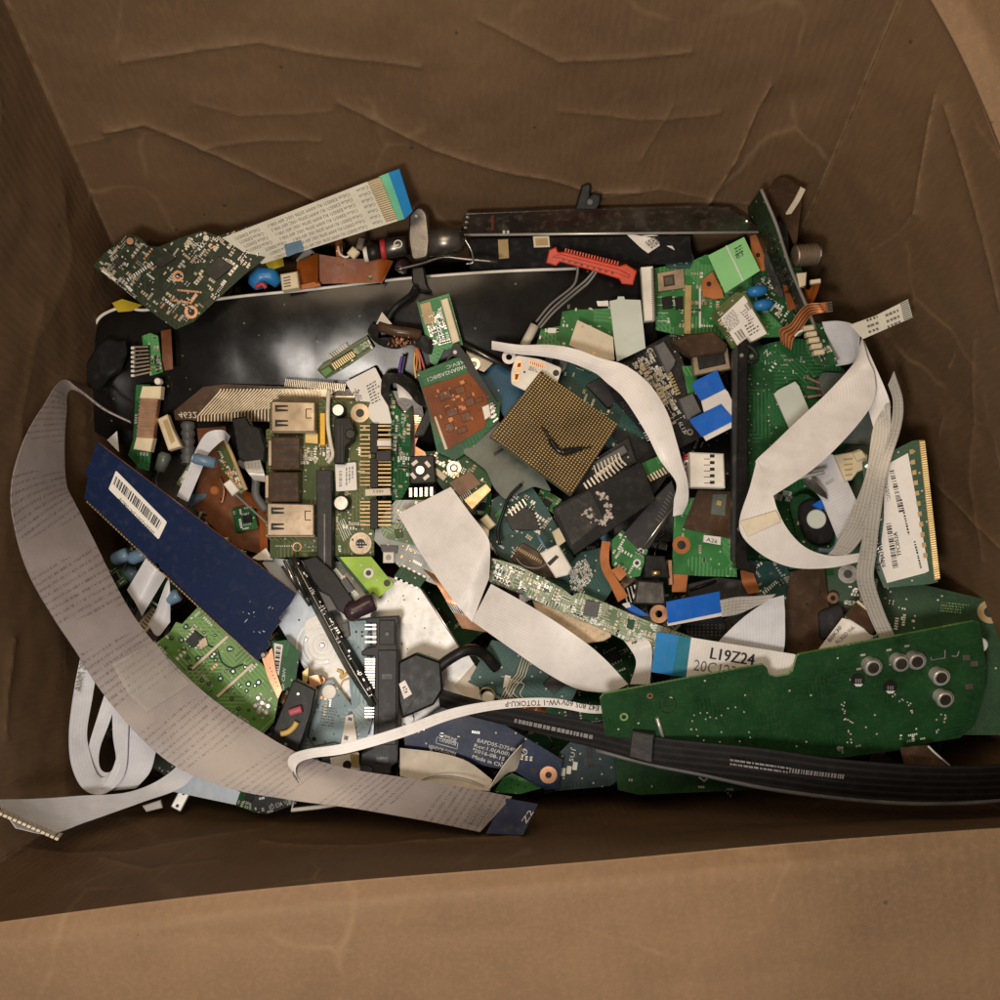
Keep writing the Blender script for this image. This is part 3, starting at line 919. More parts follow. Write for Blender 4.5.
for i in range(7):
    k = (i + .6) / 7.2
    ax, ay = 366 + 17 * k, 183 + 41 * k
    bx, by = 232 + 32 * k, 236 + 28 * k
    if i > 3: bx, by = bx + (ax - bx) * .1, by + (ay - by) * .1
    text(mm, fr, line, (ax, ay - 1), (bx, by - 1), 2.9, .3)
b.sub('printed_text', mm, mt('ink_soft'))
flatpart(t, 'stiffener', fr, [(284, 245), (301, 240), (304, 250), (287, 257)], 'cap_steel_blue', .6)
t = Thing('tape_scrap', 'crumpled yellow tape scrap under the dark green stepped board', 'tape')
t.part('tape', sheet(M(), [((262, 258, 92), (270, 270, 86)), ((272, 253, 98), (277, 268, 90)), ((282, 252, 92), (284, 266, 86))], 4, 4, bow=3), mt('yellow_tape'))
t = Thing('capacitor', 'light blue capacitor with red lead under the dark green board', 'capacitor')
t.part('capacitor_body', tube(M(), [P(252, 286, 82), P(256, 282, 83), P(262, 276, 84), P(272, 276, 84), P(279, 284, 82)], 8, 12, radii=[5, 8.5, 9.5, 8, 5]), mt('cap_blue'))
t.part('lead', wire(M(), [(256, 287, 92), (262, 284, 93), (266, 288, 91)], 2), mt('red_wire'))
fr = tl(289, 281, 86, 0, 0, -5)
t = Thing('socket', 'small cream four-slot socket beside the light blue capacitor', 'socket')
s = t.part('socket_body', prism(M(), fr, [(280, 274), (297, 271), (299, 287), (282, 290)], 10, 0, 1), mt('cream_plastic'))
s.sub('socket_slots', slats(M(), fr, [(283, 277), (284, 288), (291, 287), (290, 275)], 4, .45, 10.4, 9), mt('ink_soft'))

# --- brown flex and capacitors between rim and wall
t = Thing('flex_strip', 'long reddish brown folded film strip lying behind the panel rim', 'film strip')
t.part('film', sheet(M(), [((318, 254, 92), (319, 284, 78)), ((345, 258, 88), (345, 283, 78)), ((370, 259, 88), (370, 283, 78)), ((384, 259, 90), (384, 282, 80)), ((393, 261, 98), (381, 284, 90))], 5, 4), mt('kapton'))
t.part('folded_end', sheet(M(), [((297, 262, 84), (297, 288, 78)), ((308, 257, 90), (308, 285, 80)), ((318, 253, 97), (318, 283, 86))], 4, 4), mt('kapton'))
t.part('stiffener', prism(M(), tl(311, 285, 84), [(292, 287), (318, 281), (321, 286), (297, 290)], 1.2, 0), mt('copper_flex'))
t = Thing('capacitor', 'lying barrel capacitor with a red end and a grey sleeve near the steel bracket', 'capacitor')
t.part('barrel', tube(M(), [P(384, 249, 95), P(385, 249, 95), P(405, 246, 95), P(407, 246, 95)], 9, 18, radii=[7.5, 9, 9, 7.5]), mt('steel_dark'))
t.part('red_end', tube(M(), [P(381, 249.5, 95), P(386, 249, 95)], 9.3, 18), mt('red_wire'))
t.part('marking', ring(M(), tl(398, 245, 104), 398, 244, 3, 4, .6), mt('ink_white'))
t = Thing('capacitor', 'lying barrel capacitor with a white end between the brown strip and the red ended one', 'capacitor')
t.part('barrel', tube(M(), [P(367, 254, 92), P(380, 251, 92)], 7, 16), mt('chip_black'))
t.part('white_end', tube(M(), [P(364, 254.6, 92), P(368, 254, 92)], 7.2, 16), mt('white_plastic'))
t = Thing('wire_scrap', 'short white bent wire with a plug behind the brown film strip', 'wire')
t.part('wire', wire(M(), [(338, 246, 95), (340, 254, 93), (347, 257, 94), (353, 250, 97)], 1), mt('white_plastic'))
t.part('plug', prism(M(), tl(353, 251, 98, 0, 0, 30), rect(353, 252, 9, 9, 40), 5, 0, 1), mt('cream_plastic'))
t.part('plug_shell', prism(M(), tl(359, 244, 100), rect(360, 243, 7, 12, 15), 4, 0, 1), mt('steel'))

t = Thing('bracket', 'dark steel oval bracket plate standing in front of the far wall', 'bracket')
fr = tl(419, 232, 112, .1, -.25, 0)
pl = rrect([(409, 214), (419, 205), (427, 212), (430, 240), (428, 258), (412, 261), (408, 240)], 5)
t.part('plate', prism(M(), fr, pl, 5, 0, 1.6), mt('steel_dark'))
t.part('tube_stub', tube(M(), [P(428, 243, 110), P(456, 241, 106), P(461, 241, 104)], 12, 20, radii=[12.5, 12.5, 9]), mt('steel_dark'))
t.part('plate_hole', disc(M(), fr, 416, 216, 1.3, 5.6, 3, 10), mt('steel'))
t.part('bracket_arm', tube(M(), cr([P(396, 270, 100), P(420, 264, 98), P(443, 257, 97), P(465, 259, 96), P(498, 262, 94)], 4), 1.7, 8), mt('steel_dark'))
t.part('spring_clip', tube(M(), cr([P(463, 236, 110), P(471, 250, 105), P(473, 262, 97), P(466, 264, 97)], 5), .9, 6), mt('steel'))
t = Thing('cable_clip', 'black rubber cable clip gripping the white panel rim below the bracket', 'cable clip')
fr = tl(417, 280, 82, 0, -.2, 5)
t.part('clip_body', prism(M(), fr, rrect([(411, 267), (424, 266), (427, 285), (433, 292), (421, 291), (412, 284)], 3), 8, -2, 1.5), mt('black_plastic'))
# --- taped cable end
t = Thing('taped_cable', 'cut cable end wrapped in black tape with bare copper strands on the black panel', 'cable')
t.part('cable', wire(M(), [(416, 286, 94), (410, 296, 82), (398, 305, 74), (390, 315, 72), (387, 324, 72)], 3), mt('black_plastic'))
t.part('tape_loop', sheet(M(), [((372, 323, 66), (380, 329, 70)), ((368, 332, 62), (378, 338, 70)), ((378, 344, 60), (384, 338, 72)), ((396, 349, 60), (395, 337, 74)), ((412, 345, 64), (408, 331, 76)), ((428, 354, 62), (424, 336, 72)), ((437, 352, 56), (432, 340, 66))], 5, 5, bow=2), mt('black_tape'))
t.part('brown_wrap', tube(M(), cr([P(379, 326, 76), P(395, 331, 78), P(410, 333, 77), P(420, 335, 74)], 4), 5, 10, radii=None), mt('paper_beige') if 0 else mt('film_brown'))
mm = M(); rn = random.Random(5)
for i in range(46):
    x, y = rn.gauss(399, 6), rn.gauss(340.5, 2.6)
    tube(mm, [P(x, y, 76), P(x + rn.uniform(-2, 2), y + rn.uniform(1.5, 4), 80 + rn.uniform(-2, 2))], .7, 5)
t.part('copper_strands', mm, mt('copper'), kind='stuff')
t.part('paper_flag', prism(M(), tl(383, 319, 78, .1, 0, 30), [(376, 324), (382, 312), (392, 324)], 1, 0), mt('paper_beige'))
t = Thing('wire_stub', 'short cut purple and blue wire pair sticking out beside the white label card', 'wire')
t.part('wire', wire(M(), [(399, 376, 54), (400, 366, 58), (402, 357, 62)], 1.4), mt('purple_wire'))
t.part('wire', wire(M(), [(401, 377, 54), (403, 367, 58), (405, 356, 62)], 1.4), mt('tab_navy'))
t = Thing('wire_bundle', 'fan of thin orange and yellow wires left of the green marked strip', 'wires')
for i, c in enumerate(['orange_wire', 'orange_wire', 'pink_wire', 'yellow_wire']):
    t.part('wire', wire(M(), [(415 + i * 1.2, 347, 56), (417 + i * 2, 357, 54), (416 + i * 4.5, 371, 50)] if i < 3 else [(415, 352, 56), (414, 364, 52), (416, 378, 48)], 1.0), mt(c))

# --- small green board with cream strip
fr = F((418, 303, 76), (449, 294, 78), (432, 362, 58))
t = board('display_strip', 'small green board with a cream connector strip at its right edge, middle of the panel', [(417, 303), (449, 293.5), (463, 345), (444, 350), (436, 366), (430, 362), (425, 335)], fr, 'pcb_bright', 3, edge='steel_worn', n=60, seed=21, region=[(424, 320), (440, 303), (452, 342), (434, 350)])
box(t, 'connector', fr, [(440.5, 300), (447.5, 297.5), (460, 341), (452.5, 344)], 6, 0, 'cream_plastic', .8)
flatpart(t, 'tan_patch', fr, [(420, 304.5), (430, 301.5), (435, 321), (425, 325)], 'tan_plastic', 1.0)
# --- short strip with gold pins
fr = F((318, 371, 54), (370, 337, 62), (325, 379, 52))
t = board('strip_board', 'short narrow green strip with a row of gold pins, lying on the glossy panel', [(317, 370), (321, 365), (333, 358), (350, 346), (367, 336), (374, 348), (350, 365), (326, 379)], fr, 'pcb_olive', 3, edge='pcb_leaf', n=12, seed=22)
box(t, 'connector', fr, [(331, 362), (351, 350), (356, 357), (336, 370)], 4, 0, 'chip_black', .5)
t.part('gold_pins', slats(M(), fr, [(331, 364), (352, 351), (356, 356), (335, 370)], 11, .5, 5, 3), mt('gold_pin'), kind='stuff')
t.part('header_pins', slats(M(), fr, [(326, 356), (345, 343), (348, 347), (330, 360)], 9, .3, 3, 1), mt('steel_worn'), kind='stuff')
box(t, 'end_block', fr, [(320, 371), (329, 366), (333, 371), (325, 377)], 4, 0, 'pcb_leaf', .5)
box(t, 'end_block', fr, [(353, 349), (366, 340), (370, 346), (357, 355)], 4, 0, 'pcb_pale', .5)

# --- white label card
fr = F((346, 384, 52), (374, 368, 56), (383, 424, 56))
t = Thing('label_card', 'white printed card with rounded corner tucked behind the twin USB socket board', 'label')
c = t.part('card', prism(M(), fr, rrect([(345.5, 382), (375, 367), (383, 383), (392, 423.5), (374, 423.5), (357, 402)], 2), .8, 0), mt('paper_label'))
c.sub('printed_text', fakelines(M(), fr, [(366, 385), (380, 377), (384, 399), (372, 405)], 7, 3, 1.1), mt('ink_soft'))
mm = M(); text(mm, fr, '%', (356, 397), (360, 390), 5, 1.1); fakelines(mm, fr, [(357, 391), (363, 397), (361, 403), (354, 398)], 4, 5, 1.1)
c.sub('printed_logo', mm, mt('ink_black'))
# ================================================================ left middle: memory stick, socket board, big grey ribbon
# --- blue memory stick
fr = F((97, 442, 84), (296, 594, 70), (84, 500, 82))
fr = F((84, 500, 82), (258, 663, 62), (296, 594, 70))
poly = [(97, 442), (196, 517), (296, 594), (291, 603), (279, 618), (281, 622), (277, 626), (272, 633), (268, 641), (270, 646), (266, 650), (258, 661), (252, 656), (160, 568), (158, 563), (155, 564), (84, 498), (88, 477), (85, 470), (90, 464)]
t = board('memory_module', 'long dark blue memory stick with a white bar code label, lying diagonally', poly, fr, 'dimm_blue', 3.6, cat='memory stick', edge='copper_flex', n=0, seed=31, region=[(180, 530), (210, 560), (250, 610), (235, 620), (200, 590)], size=(.8, 1.6), wts=(0, 0, 1, 4, 0, 0))
smd(t, fr, [(235, 595), (275, 605), (262, 640), (245, 635)], 26, 32, (.5, .9), (.2, .4), (0, 0, 1, 6, 0, 0), name='surface_marks')
l = flatpart(t, 'label', fr, rrect([(116, 470.5), (167, 522), (158.5, 539.5), (108.5, 489)], 1.5), 'paper_label', .5)
mm = M(); barcode(mm, fr, [(116, 476), (162, 522), (158, 530), (113, 484)], 34, 3, .8)
text(mm, fr, '0056920015A708DE', (155, 532.5), (120, 497.5), 3.6, .8)
l.sub('printed_text', mm, mt('ink_black'))
# edge contacts along the lower long side
mm = M()
for i in range(64):
    k = (i + .5) / 64
    if .43 < k < .455: continue
    x, y = 86 + (254 - 86) * k, 501.5 + (660 - 501.5) * k
    prism(mm, fr, rect(x, y - .6, 1.4, 2.6, -42), .45, -.1)
t.part('gold_contacts', mm, mt('gold_dull'), kind='stuff')
t.part('clip_screw', disc(M(), fr, 263, 655, 3, 3, -2, 12, 1), mt('steel_dark'))

# --- socket board (two metal and two dark USB sockets)
fr = tl(322, 480, 50, .02, -.06, 0)
poly = [(270, 402), (318, 402), (318, 399), (372, 402), (374, 420), (376, 480), (376, 500), (374, 520), (374, 556), (338, 556), (270, 558), (270, 540), (266, 536), (266, 430), (270, 428)]
t = board('socket_board', 'square green board with two steel USB sockets, pin headers and a black slot', poly, fr, 'pcb_olive', 3.4, edge='pcb_leaf', n=90, seed=41, region=[(300, 440), (340, 440), (375, 410), (374, 550), (320, 555), (318, 505), (302, 505)])
smd(t, fr, [(300, 447), (330, 445), (332, 462), (302, 465)], 40, 42, (1.5, 4), wts=(1, 1, 5, 5, 0, 0))
for (x0, y0, x1, y1) in ((271, 401, 315, 432), (267, 503, 314, 536)):
    q = [(x0, y0), (x1, y0 + 1), (x1, y1), (x0, y1)]
    c = box(t, 'usb_socket', fr, q, 16, 0, 'steel_worn', 1)
    mm = M()
    for k in (.22, .70):
        yy = y0 + (y1 - y0) * k
        prism(mm, fr, [(x0 + 4, yy - 3), (x0 + 17, yy - 2.6), (x0 + 17, yy - 1), (x0 + 6, yy - .2), (x0 + 6, yy + .8), (x0 + 17, yy + 1.8), (x0 + 17, yy + 3.4), (x0 + 4, yy + 4)], 16.25, 15)
    c.sub('spring_tongues', mm, mt('chip_black'))
    mm = M()
    for a, b in (((x1 - 9, y0 + 8), (x1 - 3, y0 + 8)), ((x1 - 9, y0 + 8), (x1 - 9, y0 + 17)), ((x1 - 9, y0 + 17), (x1 - 3, y0 + 17))):
        tube(mm, [fr.at(*a, 16.1), fr.at(*b, 16.1)], .45, 5)
    c.sub('latch_outline', mm, mt('film_brown'))
    c.sub('socket_flange', prism(M(), fr, [(x0 - 1, y1 - 2), (x1 + 1, y1 - 2), (x1 + 1, y1 + 1), (x0 - 1, y1 + 1)], 14, 0, .4), mt('steel_worn'))
for (x0, y0, x1, y1) in ((271, 437, 300, 470), (268, 472, 299, 502)):
    c = box(t, 'dark_socket', fr, [(x0, y0), (x1, y0), (x1, y1), (x0, y1)], 14, 0, 'film_brown', 1)
    c.sub('socket_lip', prism(M(), fr, [(x0 - 3, y0 + 3), (x0 + 2, y0 + 3), (x0 + 1, y1 - 4), (x0 - 3, y1 - 4)], 13, 0, .5), mt('steel_worn'))
    c.sub('socket_groove', slats(M(), fr, [(x0 + 4, y0 + 4), (x0 + 4, y1 - 4), (x1 - 3, y1 - 4), (x1 - 3, y0 + 4)], 3, .2, 14.3, 13), mt('charcoal'))
box(t, 'brass_clip', fr, [(305, 431), (318, 432), (318, 444), (305, 443)], 6, 0, 'gold_pin', .4)
box(t, 'yellow_strip', fr, [(320, 413), (325, 413), (325, 445), (320, 445)], 8, 0, 'yellow_plastic', .4)
t.part('grey_tie', tube(M(), cr([fr.at(x, y, 12) for x, y in ((329, 389), (328, 405), (328, 425), (331, 445), (333, 455), (328, 463))], 5), 2.0, 8), mt('paper_beige'))
cap(t, fr, 338, 410, 6.5, 12, 'chip_black', 'steel'); cap(t, fr, 341, 503, 8, 13, 'chip_black', 'steel')
c = box(t, 'dark_plug', fr, rrect([(334, 418), (350, 417), (355, 430), (352, 441), (346, 446), (345, 464), (334, 464)], 2), 16, 0, 'black_plastic', 1)
c.sub('plug_ridges', slats(M(), fr, [(337, 425), (344, 425), (344, 462), (337, 462)], 2, .4, 17, 15.5), mt('charcoal'))
c.sub('plug_cap', disc(M(), fr, 350, 434, 5, 18, 10, 14, 1), mt('chip_black'))
l = flatpart(t, 'label', fr, rrect([(335, 464), (356, 462), (357, 490), (336, 491.5)], 1.5), 'paper_label', 7, 'x' and None) if 0 else box(t, 'label', fr, rrect([(335, 464), (356, 462), (357, 490), (336, 491.5)], 1.5), 7, 0, 'paper_label', .3)
mm = M(); fakelines(mm, fr, [(345, 468), (345, 488), (354, 488), (354, 466)], 3, 6, 7.3); barcode(mm, fr, [(339, 471), (339, 487), (342, 487), (342, 471)], 16, 5, 7.3)
l.sub('printed_text', mm, mt('ink_grey'))
c = box(t, 'slot_connector', fr, [(316, 470), (331, 470), (332, 500), (332, 575), (330, 581), (321, 581), (317, 572), (317, 520)], 16, 0, 'charcoal', .8)
mm = M(); prism(mm, fr, [(321, 475), (327, 475), (327, 505), (321, 505)], 16.3, 15); prism(mm, fr, [(321, 512), (327, 512), (328, 570), (322, 570)], 16.3, 15)
c.sub('slot', mm, mt('chip_black'))
c.sub('slot_contacts', slats(M(), fr, [(323, 514), (326, 514), (326, 566), (323, 566)][:4], 1, .4, 16.6, 16), mt('steel_dark'))
mm = M()
rows = [426, 430, 435, 439.5, 444, 448, 452, 456] + [461.5, 465, 469, 473, 477.5, 481, 485] + [502, 505.5, 509, 513, 517, 521, 525]
for y in rows:
    prism(mm, fr, [(377, y - 1), (391, y - 1), (391, y + .8), (377, y + .8)], 6, 4)
    prism(mm, fr, [(360, y - .9), (371, y - .9), (371, y + .7), (360, y + .7)], 4, 2)
t.part('header_pins', mm, mt('pin_dull'), kind='stuff')
mm = M()
for y in (424.5, 459, 500): prism(mm, fr, [(370, y - 1), (378, y - 1), (378, y + 29), (370, y + 29)], 7, 0, .6)
t.part('header_base', mm, mt('black_plastic'))
box(t, 'jumper', fr, [(377, 440), (391, 440), (391, 446), (377, 446)], 9, 3, 'white_plastic', .6)
box(t, 'jumper', fr, [(376, 451), (391, 450), (391, 461), (376, 461)], 10, 0, 'charcoal', .6)
c = box(t, 'pin_bar', fr, [(365, 489), (390, 488), (391, 495), (365, 496)], 8, 0, 'card_cream', .6)
c.sub('printed_text', text(M(), fr, '48E3', (384, 490), (373, 490), 2.6, 8.3), mt('ink_soft'))
hole(t, fr, 360, 413, 9, 4, 'steel_worn'); hole(t, fr, 360.5, 543.5, 10.5, 4.5, 'steel_worn')
joints(t, fr, [(360.5 + 8 * math.cos(k * .7), 543.5 + 8 * math.sin(k * .7)) for k in range(9)], .8)
t.part('silk_ring', ring(M(), fr, 297, 547, 3.4, 4.4, .5), mt('copper'))
joints(t, fr, [(276 + 2.2 * i, 546) for i in range(9)] + [(305, 545), (309, 547), (313, 546)], .7, 'ink_white')
t.part('silk_lines', slats(M(), fr, [(336, 524), (344, 518), (352, 534), (343, 542)], 5, .3, .5), mt('ink_white'))

# --- narrow upright green board right of the socket board
fr = tl(398, 445, 44, -.35, -.05, 4)
t = board('riser_board', 'narrow tilted green board standing along the pin headers of the USB socket board', [(384, 392), (390, 386), (397, 406), (404, 414), (412, 405), (413, 450), (411, 482), (401, 500), (392, 500), (390, 450)], fr, 'pcb_green', 3, edge='steel_dark', n=80, seed=51, wts=(2, 2, 5, 5, 1, 1))
t.part('edge_strip', prism(M(), fr, [(410, 408), (413, 406), (414, 450), (412, 482), (409, 484), (411, 450)], 1.5, 0), mt('steel_dark'))
joints(t, fr, [(402, 437), (398, 420), (401, 455), (396, 470)], 1.6)

# --- tape loop and dark bits between riser and kapton board
t = Thing('tape_strip', 'black cloth tape strip curling over the top of the narrow upright board', 'tape')
t.part('tape', sheet(M(), [((382, 410, 52), (390, 414, 56)), ((381, 390, 58), (389, 394, 62)), ((384, 375, 62), (391, 384, 66)), ((398, 374, 62), (398, 384, 68)), ((412, 382, 58), (408, 392, 66)), ((425, 398, 50), (418, 404, 58)), ((434, 402, 46), (430, 409, 50))], 5, 4), mt('black_tape'))
t = Thing('paper_scrap', 'small torn white paper scrap under the curling black tape strip', 'paper')
t.part('paper', sheet(M(), [((396, 379, 54), (399, 398, 52)), ((404, 384, 56), (405, 398, 54)), ((412, 392, 54), (412, 400, 50))], 3, 3), mt('paper_white'))
t = Thing('copper_scrap', 'flat pinkish copper scrap plate behind the narrow upright board', 'metal scrap')
fr = tl(420, 410, 34, .1, .05)
t.part('plate', prism(M(), fr, [(398, 398), (422, 402), (424, 420), (415, 446), (425, 452), (430, 468), (414, 466), (410, 430)], 0, -3), mt('copper'))
t = Thing('socket', 'grey slotted plastic socket lying diagonally left of the brown film board', 'socket')
fr = tl(425, 420, 46, 0, 0, -60)
s = t.part('socket_body', prism(M(), fr, [(431, 400), (439, 405), (424, 435), (414, 437), (417, 428)], 9, 0, 1), mt('charcoal'))
s.sub('socket_slots', slats(M(), fr, [(421, 428), (424, 431), (436, 408), (433, 406)], 2, .4, 9.4, 8), mt('black_plastic'))

# --- small fan-like module and screw board
fr = tl(421, 469, 46, .02, 0, 2)
t = Thing('inductor_module', 'square black module with a pale four-armed round centre beside the upright board', 'module')
t.part('module_body', prism(M(), fr, rrect([(409, 456), (434, 455), (436, 483), (410, 484)], 3), 9, 0, 1), mt('black_plastic'))
t.part('round_core', disc(M(), fr, 420, 470, 5, 11, 5, 14, 1), mt('steel'))
mm = M()
for k in range(4):
    a = math.radians(45 + 90 * k + 6); prism(mm, fr, rect(420.5 + 9.2 * math.cos(a), 470 + 9.2 * math.sin(a), 3.4, 6.5, math.degrees(a)), 9.8, 8)
t.part('spoke', mm, mt('white_plastic'))
t.part('solder_tabs', slats(M(), fr, [(408, 488), (434, 487), (434, 496), (408, 497)], 5, .55, 3, 0), mt('steel'))
fr = tl(452, 470, 42, 0, .05, 28)
t = board('camera_board', 'dark green board with a round screw hole and slanted brown film patches below the plastic', [(425, 452), (462, 448), (478, 456), (492, 483), (490, 492), (472, 512), (455, 505), (436, 480)], fr, 'pcb_deep', 3, n=40, seed=61)
hole(t, fr, 454, 468, 7, 4, 'steel'); t.part('screw', disc(M(), fr, 454, 468, 3.4, 2.5, 0, 12, .8), mt('steel'))
flatpart(t, 'brown_patch', fr, [(449, 483), (470, 471), (481, 484), (460, 496)], 'kapton_dark', 2)
flatpart(t, 'tan_patch', fr, [(464, 500), (486, 484), (491, 490), (472, 509)], 'copper', 2)
t.part('silk_stripes', slats(M(), fr, [(459, 497), (470, 490), (473, 495), (462, 502)], 6, .4, 2.5), mt('ink_white'))
box(t, 'beige_peg', fr, rect(440, 474, 6, 14, -50), 5, 0, 'cream_plastic', .8)

# --- film covered board with the marked green strip
fr = F((421, 386, 62), (473, 368, 64), (447, 449, 50))
t = board('film_board', 'green edged board under amber film with a printed number along its strip', [(416.5, 373), (468, 353), (477, 372), (500, 402), (499, 420), (470, 450), (455, 460), (437, 452), (428, 410)], fr, 'pcb_green', 3, edge='pcb_leaf', n=20, seed=62, region=[(486, 403), (498, 402), (498, 420), (484, 428)])
f_ = flatpart(t, 'amber_film', fr, [(422, 388), (476, 370.5), (486, 392), (490, 412), (484, 428), (447, 450), (436, 430)], 'kapton', 1.6)
rn = random.Random(63); mm = M()
for i in range(70):
    x, y = rn.uniform(430, 484), rn.uniform(380, 446)
    if inpoly(x, y, [(432, 392), (472, 378), (484, 408), (450, 442), (440, 420)]): prism(mm, fr, rect(x, y, rn.choice((1.5, 2.5, 5)), rn.choice((1.5, 3, 4)), -18), rn.uniform(2, 2.8), 1, .3, rn.choice((0, 0, 1)))
f_.sub('film_bumps', mm, mt('copper_flex', 'kapton_dark'), kind='stuff')
mm = M()
for i, (x, y, w, h) in enumerate(((445, 395, 12, 9), (460, 390, 10, 7), (470, 402, 9, 8), (452, 412, 12, 8), (466, 417, 10, 9), (450, 427, 9, 8), (479, 400, 8, 5), (462, 430, 10, 6))):
    prism(mm, fr, rect(x, y, w, h, -18), 2.5, 1, .5, 0)
f_.sub('film_squares', mm, mt('kapton_dark'))
t.part('bright_edge', prism(M(), fr, [(434, 417), (436, 416), (448, 449), (445, 450)], 3, 0, .4), mt('card_cream'))
mm = M(); text(mm, fr, 'DA0AN2AD8C1', (467, 364), (427, 378), 3.7, .5); text(mm, fr, 'REV:C', (463, 360), (446, 366), 3.2, .5)
t.part('printed_text', mm, mt('ink_white'))
box(t, 'white_connector', fr, [(482, 407), (489, 404), (491, 416), (485, 420)], 6, 0, 'white_plastic', .6)
t.part('steel_hooks', slats(M(), fr, [(492, 404), (499, 420), (494, 424), (487, 408)], 4, .4, 3), mt('steel'))
t = Thing('pointed_strip', 'dark pointed plastic strip lying across the marked green strip board', 'plastic strip')
fr = tl(466, 350, 70, 0, -.1, 60)
t.part('strip', prism(M(), fr, [(446, 362), (452, 346), (457, 343), (463, 350), (478, 372), (498, 404), (496, 406), (470, 374), (460, 357), (452, 356)], 1, -1), mt('charcoal'))
t.part('rivet', disc(M(), fr, 455, 352, 2, 2.5, 0, 10, .6), mt('white_plastic'))
t = Thing('blue_board', 'plain blue board lying partly under the gold pinned processor', 'circuit board')
fr = tl(500, 385, 40, .02, .05, 22)
t.part('board_base', prism(M(), fr, [(466, 350), (480, 358), (540, 378), (545, 400), (512, 430), (494, 400)], 0, -3), mt('blue_board'))
t.part('specks', slats(M(), fr, [(498, 389), (500, 391), (499, 392), (497, 390)], 1, .5), mt('ink_white'))
t = Thing('metal_rail', 'thin grey metal rail with a screw washer above the blue board', 'metal rail')
fr = tl(490, 360, 50, 0, 0, 20)
t.part('rail', tube(M(), [P(462, 344, 58), P(486, 356, 54), P(512, 370, 52)], 2.2, 8), mt('steel_dark'))
t.part('rail_plate', prism(M(), fr, [(466, 350), (482, 354), (494, 362), (484, 372), (470, 366)], 0, -2), mt('steel_dark'))
t.part('washer', ring(M(), fr, 474, 364, 2, 6, 3, 0), mt('steel'))
t.part('screw', disc(M(), fr, 474, 364, 2.8, 4, 0, 10, .8), mt('steel_dark'))

# --- grey plastic sheet under the processor
t = Thing('plastic_sheet', 'smoky grey translucent plastic sheet under the lower left corner of the processor', 'plastic sheet')
fr = tl(500, 465, 50, 0, .02, 30)
s = t.part('sheet', prism(M(), fr, rrect([(462, 452), (476, 437), (496, 418), (540, 470), (552, 492), (534, 486), (505, 500), (494, 488), (486, 470)], 4), 0, -2), mt('clear_grey'))
s.sub('slot', prism(M(), fr, [(493, 453), (502, 448), (504, 450), (495, 456)], .4, -1), mt('chip_black'))

# --- processor
fr = F((489, 437, 82), (541, 371, 80), (571, 496, 78))
poly = [(489, 437), (541, 370.5), (618.5, 424.5), (571, 496.5)]
t = Thing('processor', 'square processor chip with a dense grid of gold pins facing up', 'processor')
t.part('substrate', prism(M(), fr, rrect(poly, 2), 0, -4, .4, 0, 1), mt('film_brown', 'pcb_leaf'))
mm = M(); A, B, C, D = [V(fr.loc(*p)) for p in poly]
NP = 31
for i in range(NP):
    for j in range(NP):
        a, b = (i + .8) / (NP + .6), (j + .8) / (NP + .6)
        if (i, j) in ((0, 0), (0, NP-1), (NP-1, 0)): continue
        c = A.lerp(B, a).lerp(D.lerp(C, a), b)
        r = .74
        prism_uv(mm, fr, [(c.x - r, c.y - r), (c.x + r, c.y - r), (c.x + r, c.y + r), (c.x - r, c.y + r)], 4.6, 0, .35)
t.part('pins', mm, mt('gold_pin'), kind='stuff')
del mm
t = Thing('plastic_clip', 'small bent black plastic clip lying on the processor pins', 'plastic clip')
t.part('clip', tube(M(), cr([fr.at(x, y, 6) for x, y in ((541, 426), (546, 432), (551, 441), (557, 449), (562, 452), (570, 451), (579, 449), (591, 447))], 5), 3, 10, radii=[.8] * 5 + [1.4] * 5 + [2.6] * 10 + [3.4] * 8 + [2.2] * 4 + [.8] * 4), mt('black_gloss'))

# --- big grey ribbon around the left side
t = ribbon('ribbon_cable', 'wide greyish pink ribbon cable with rows of tiny print sweeping round the left side', [
    ((130, 421, 62), (131, 423, 62)), ((104, 408, 72), (104, 410, 72)), ((78, 388, 92), (79, 392, 86)), ((62, 380, 112), (68, 392, 100)), ((44, 405, 140), (66, 412, 104)), ((24, 440, 160), (64, 445, 100)), ((11.5, 485, 170), (66, 483, 96)), ((14, 525, 168), (74, 502, 96)),
    ((28, 572, 158), (96, 545, 98)), ((50, 612, 148), (118, 590, 98)), ((78, 655, 138), (142, 628, 98)), ((104, 695, 130), (172, 662, 97)), ((138, 735, 124), (206, 694, 96)),
    ((175, 766, 118), (248, 724, 95)), ((228, 788, 114), (298, 753, 95)), ((290, 800, 110), (345, 768, 95)), ((350, 808, 110), (400, 777, 94)), ((420, 820, 116), (455, 786, 95)), ((480, 832, 122), (512, 797, 97))],
    'ribbon_grey', sub=6, across=10, bow=3, th=1.0)
fr = F((480, 832, 122.6), (522, 834.5, 124), (512, 797, 97.6))
p = t.part('navy_tip', prism(M(), fr, [(486, 833), (505, 798), (538, 804), (523, 835)], .6, -1), mt('tab_navy'))
p.sub('tip_print', text(M(), fr, 'Z2', (526, 824), (534, 812), 5, 1), mt('ink_white'))
fr2 = F((455, 815, 119), (488, 826, 122), (470, 800, 106))
p2 = t.part('print_patch', fakelines(M(), fr2, [(461, 820), (476, 805), (497, 809), (486, 826)], 7, 9, 2.6, fill=1.4, dash=(2, 6)), mt('ink_grey'))
fr = F((118, 662, 137), (170, 640, 100), (150, 705, 128))
t.part('clear_tape', sheet(M(), [((112, 664, 131), (155, 641, 101)), ((126, 690, 128), (170, 664, 101)), ((146, 712, 125), (190, 684, 100))], 5, 6, bow=3.5, th=.4), mt('clear_film'))
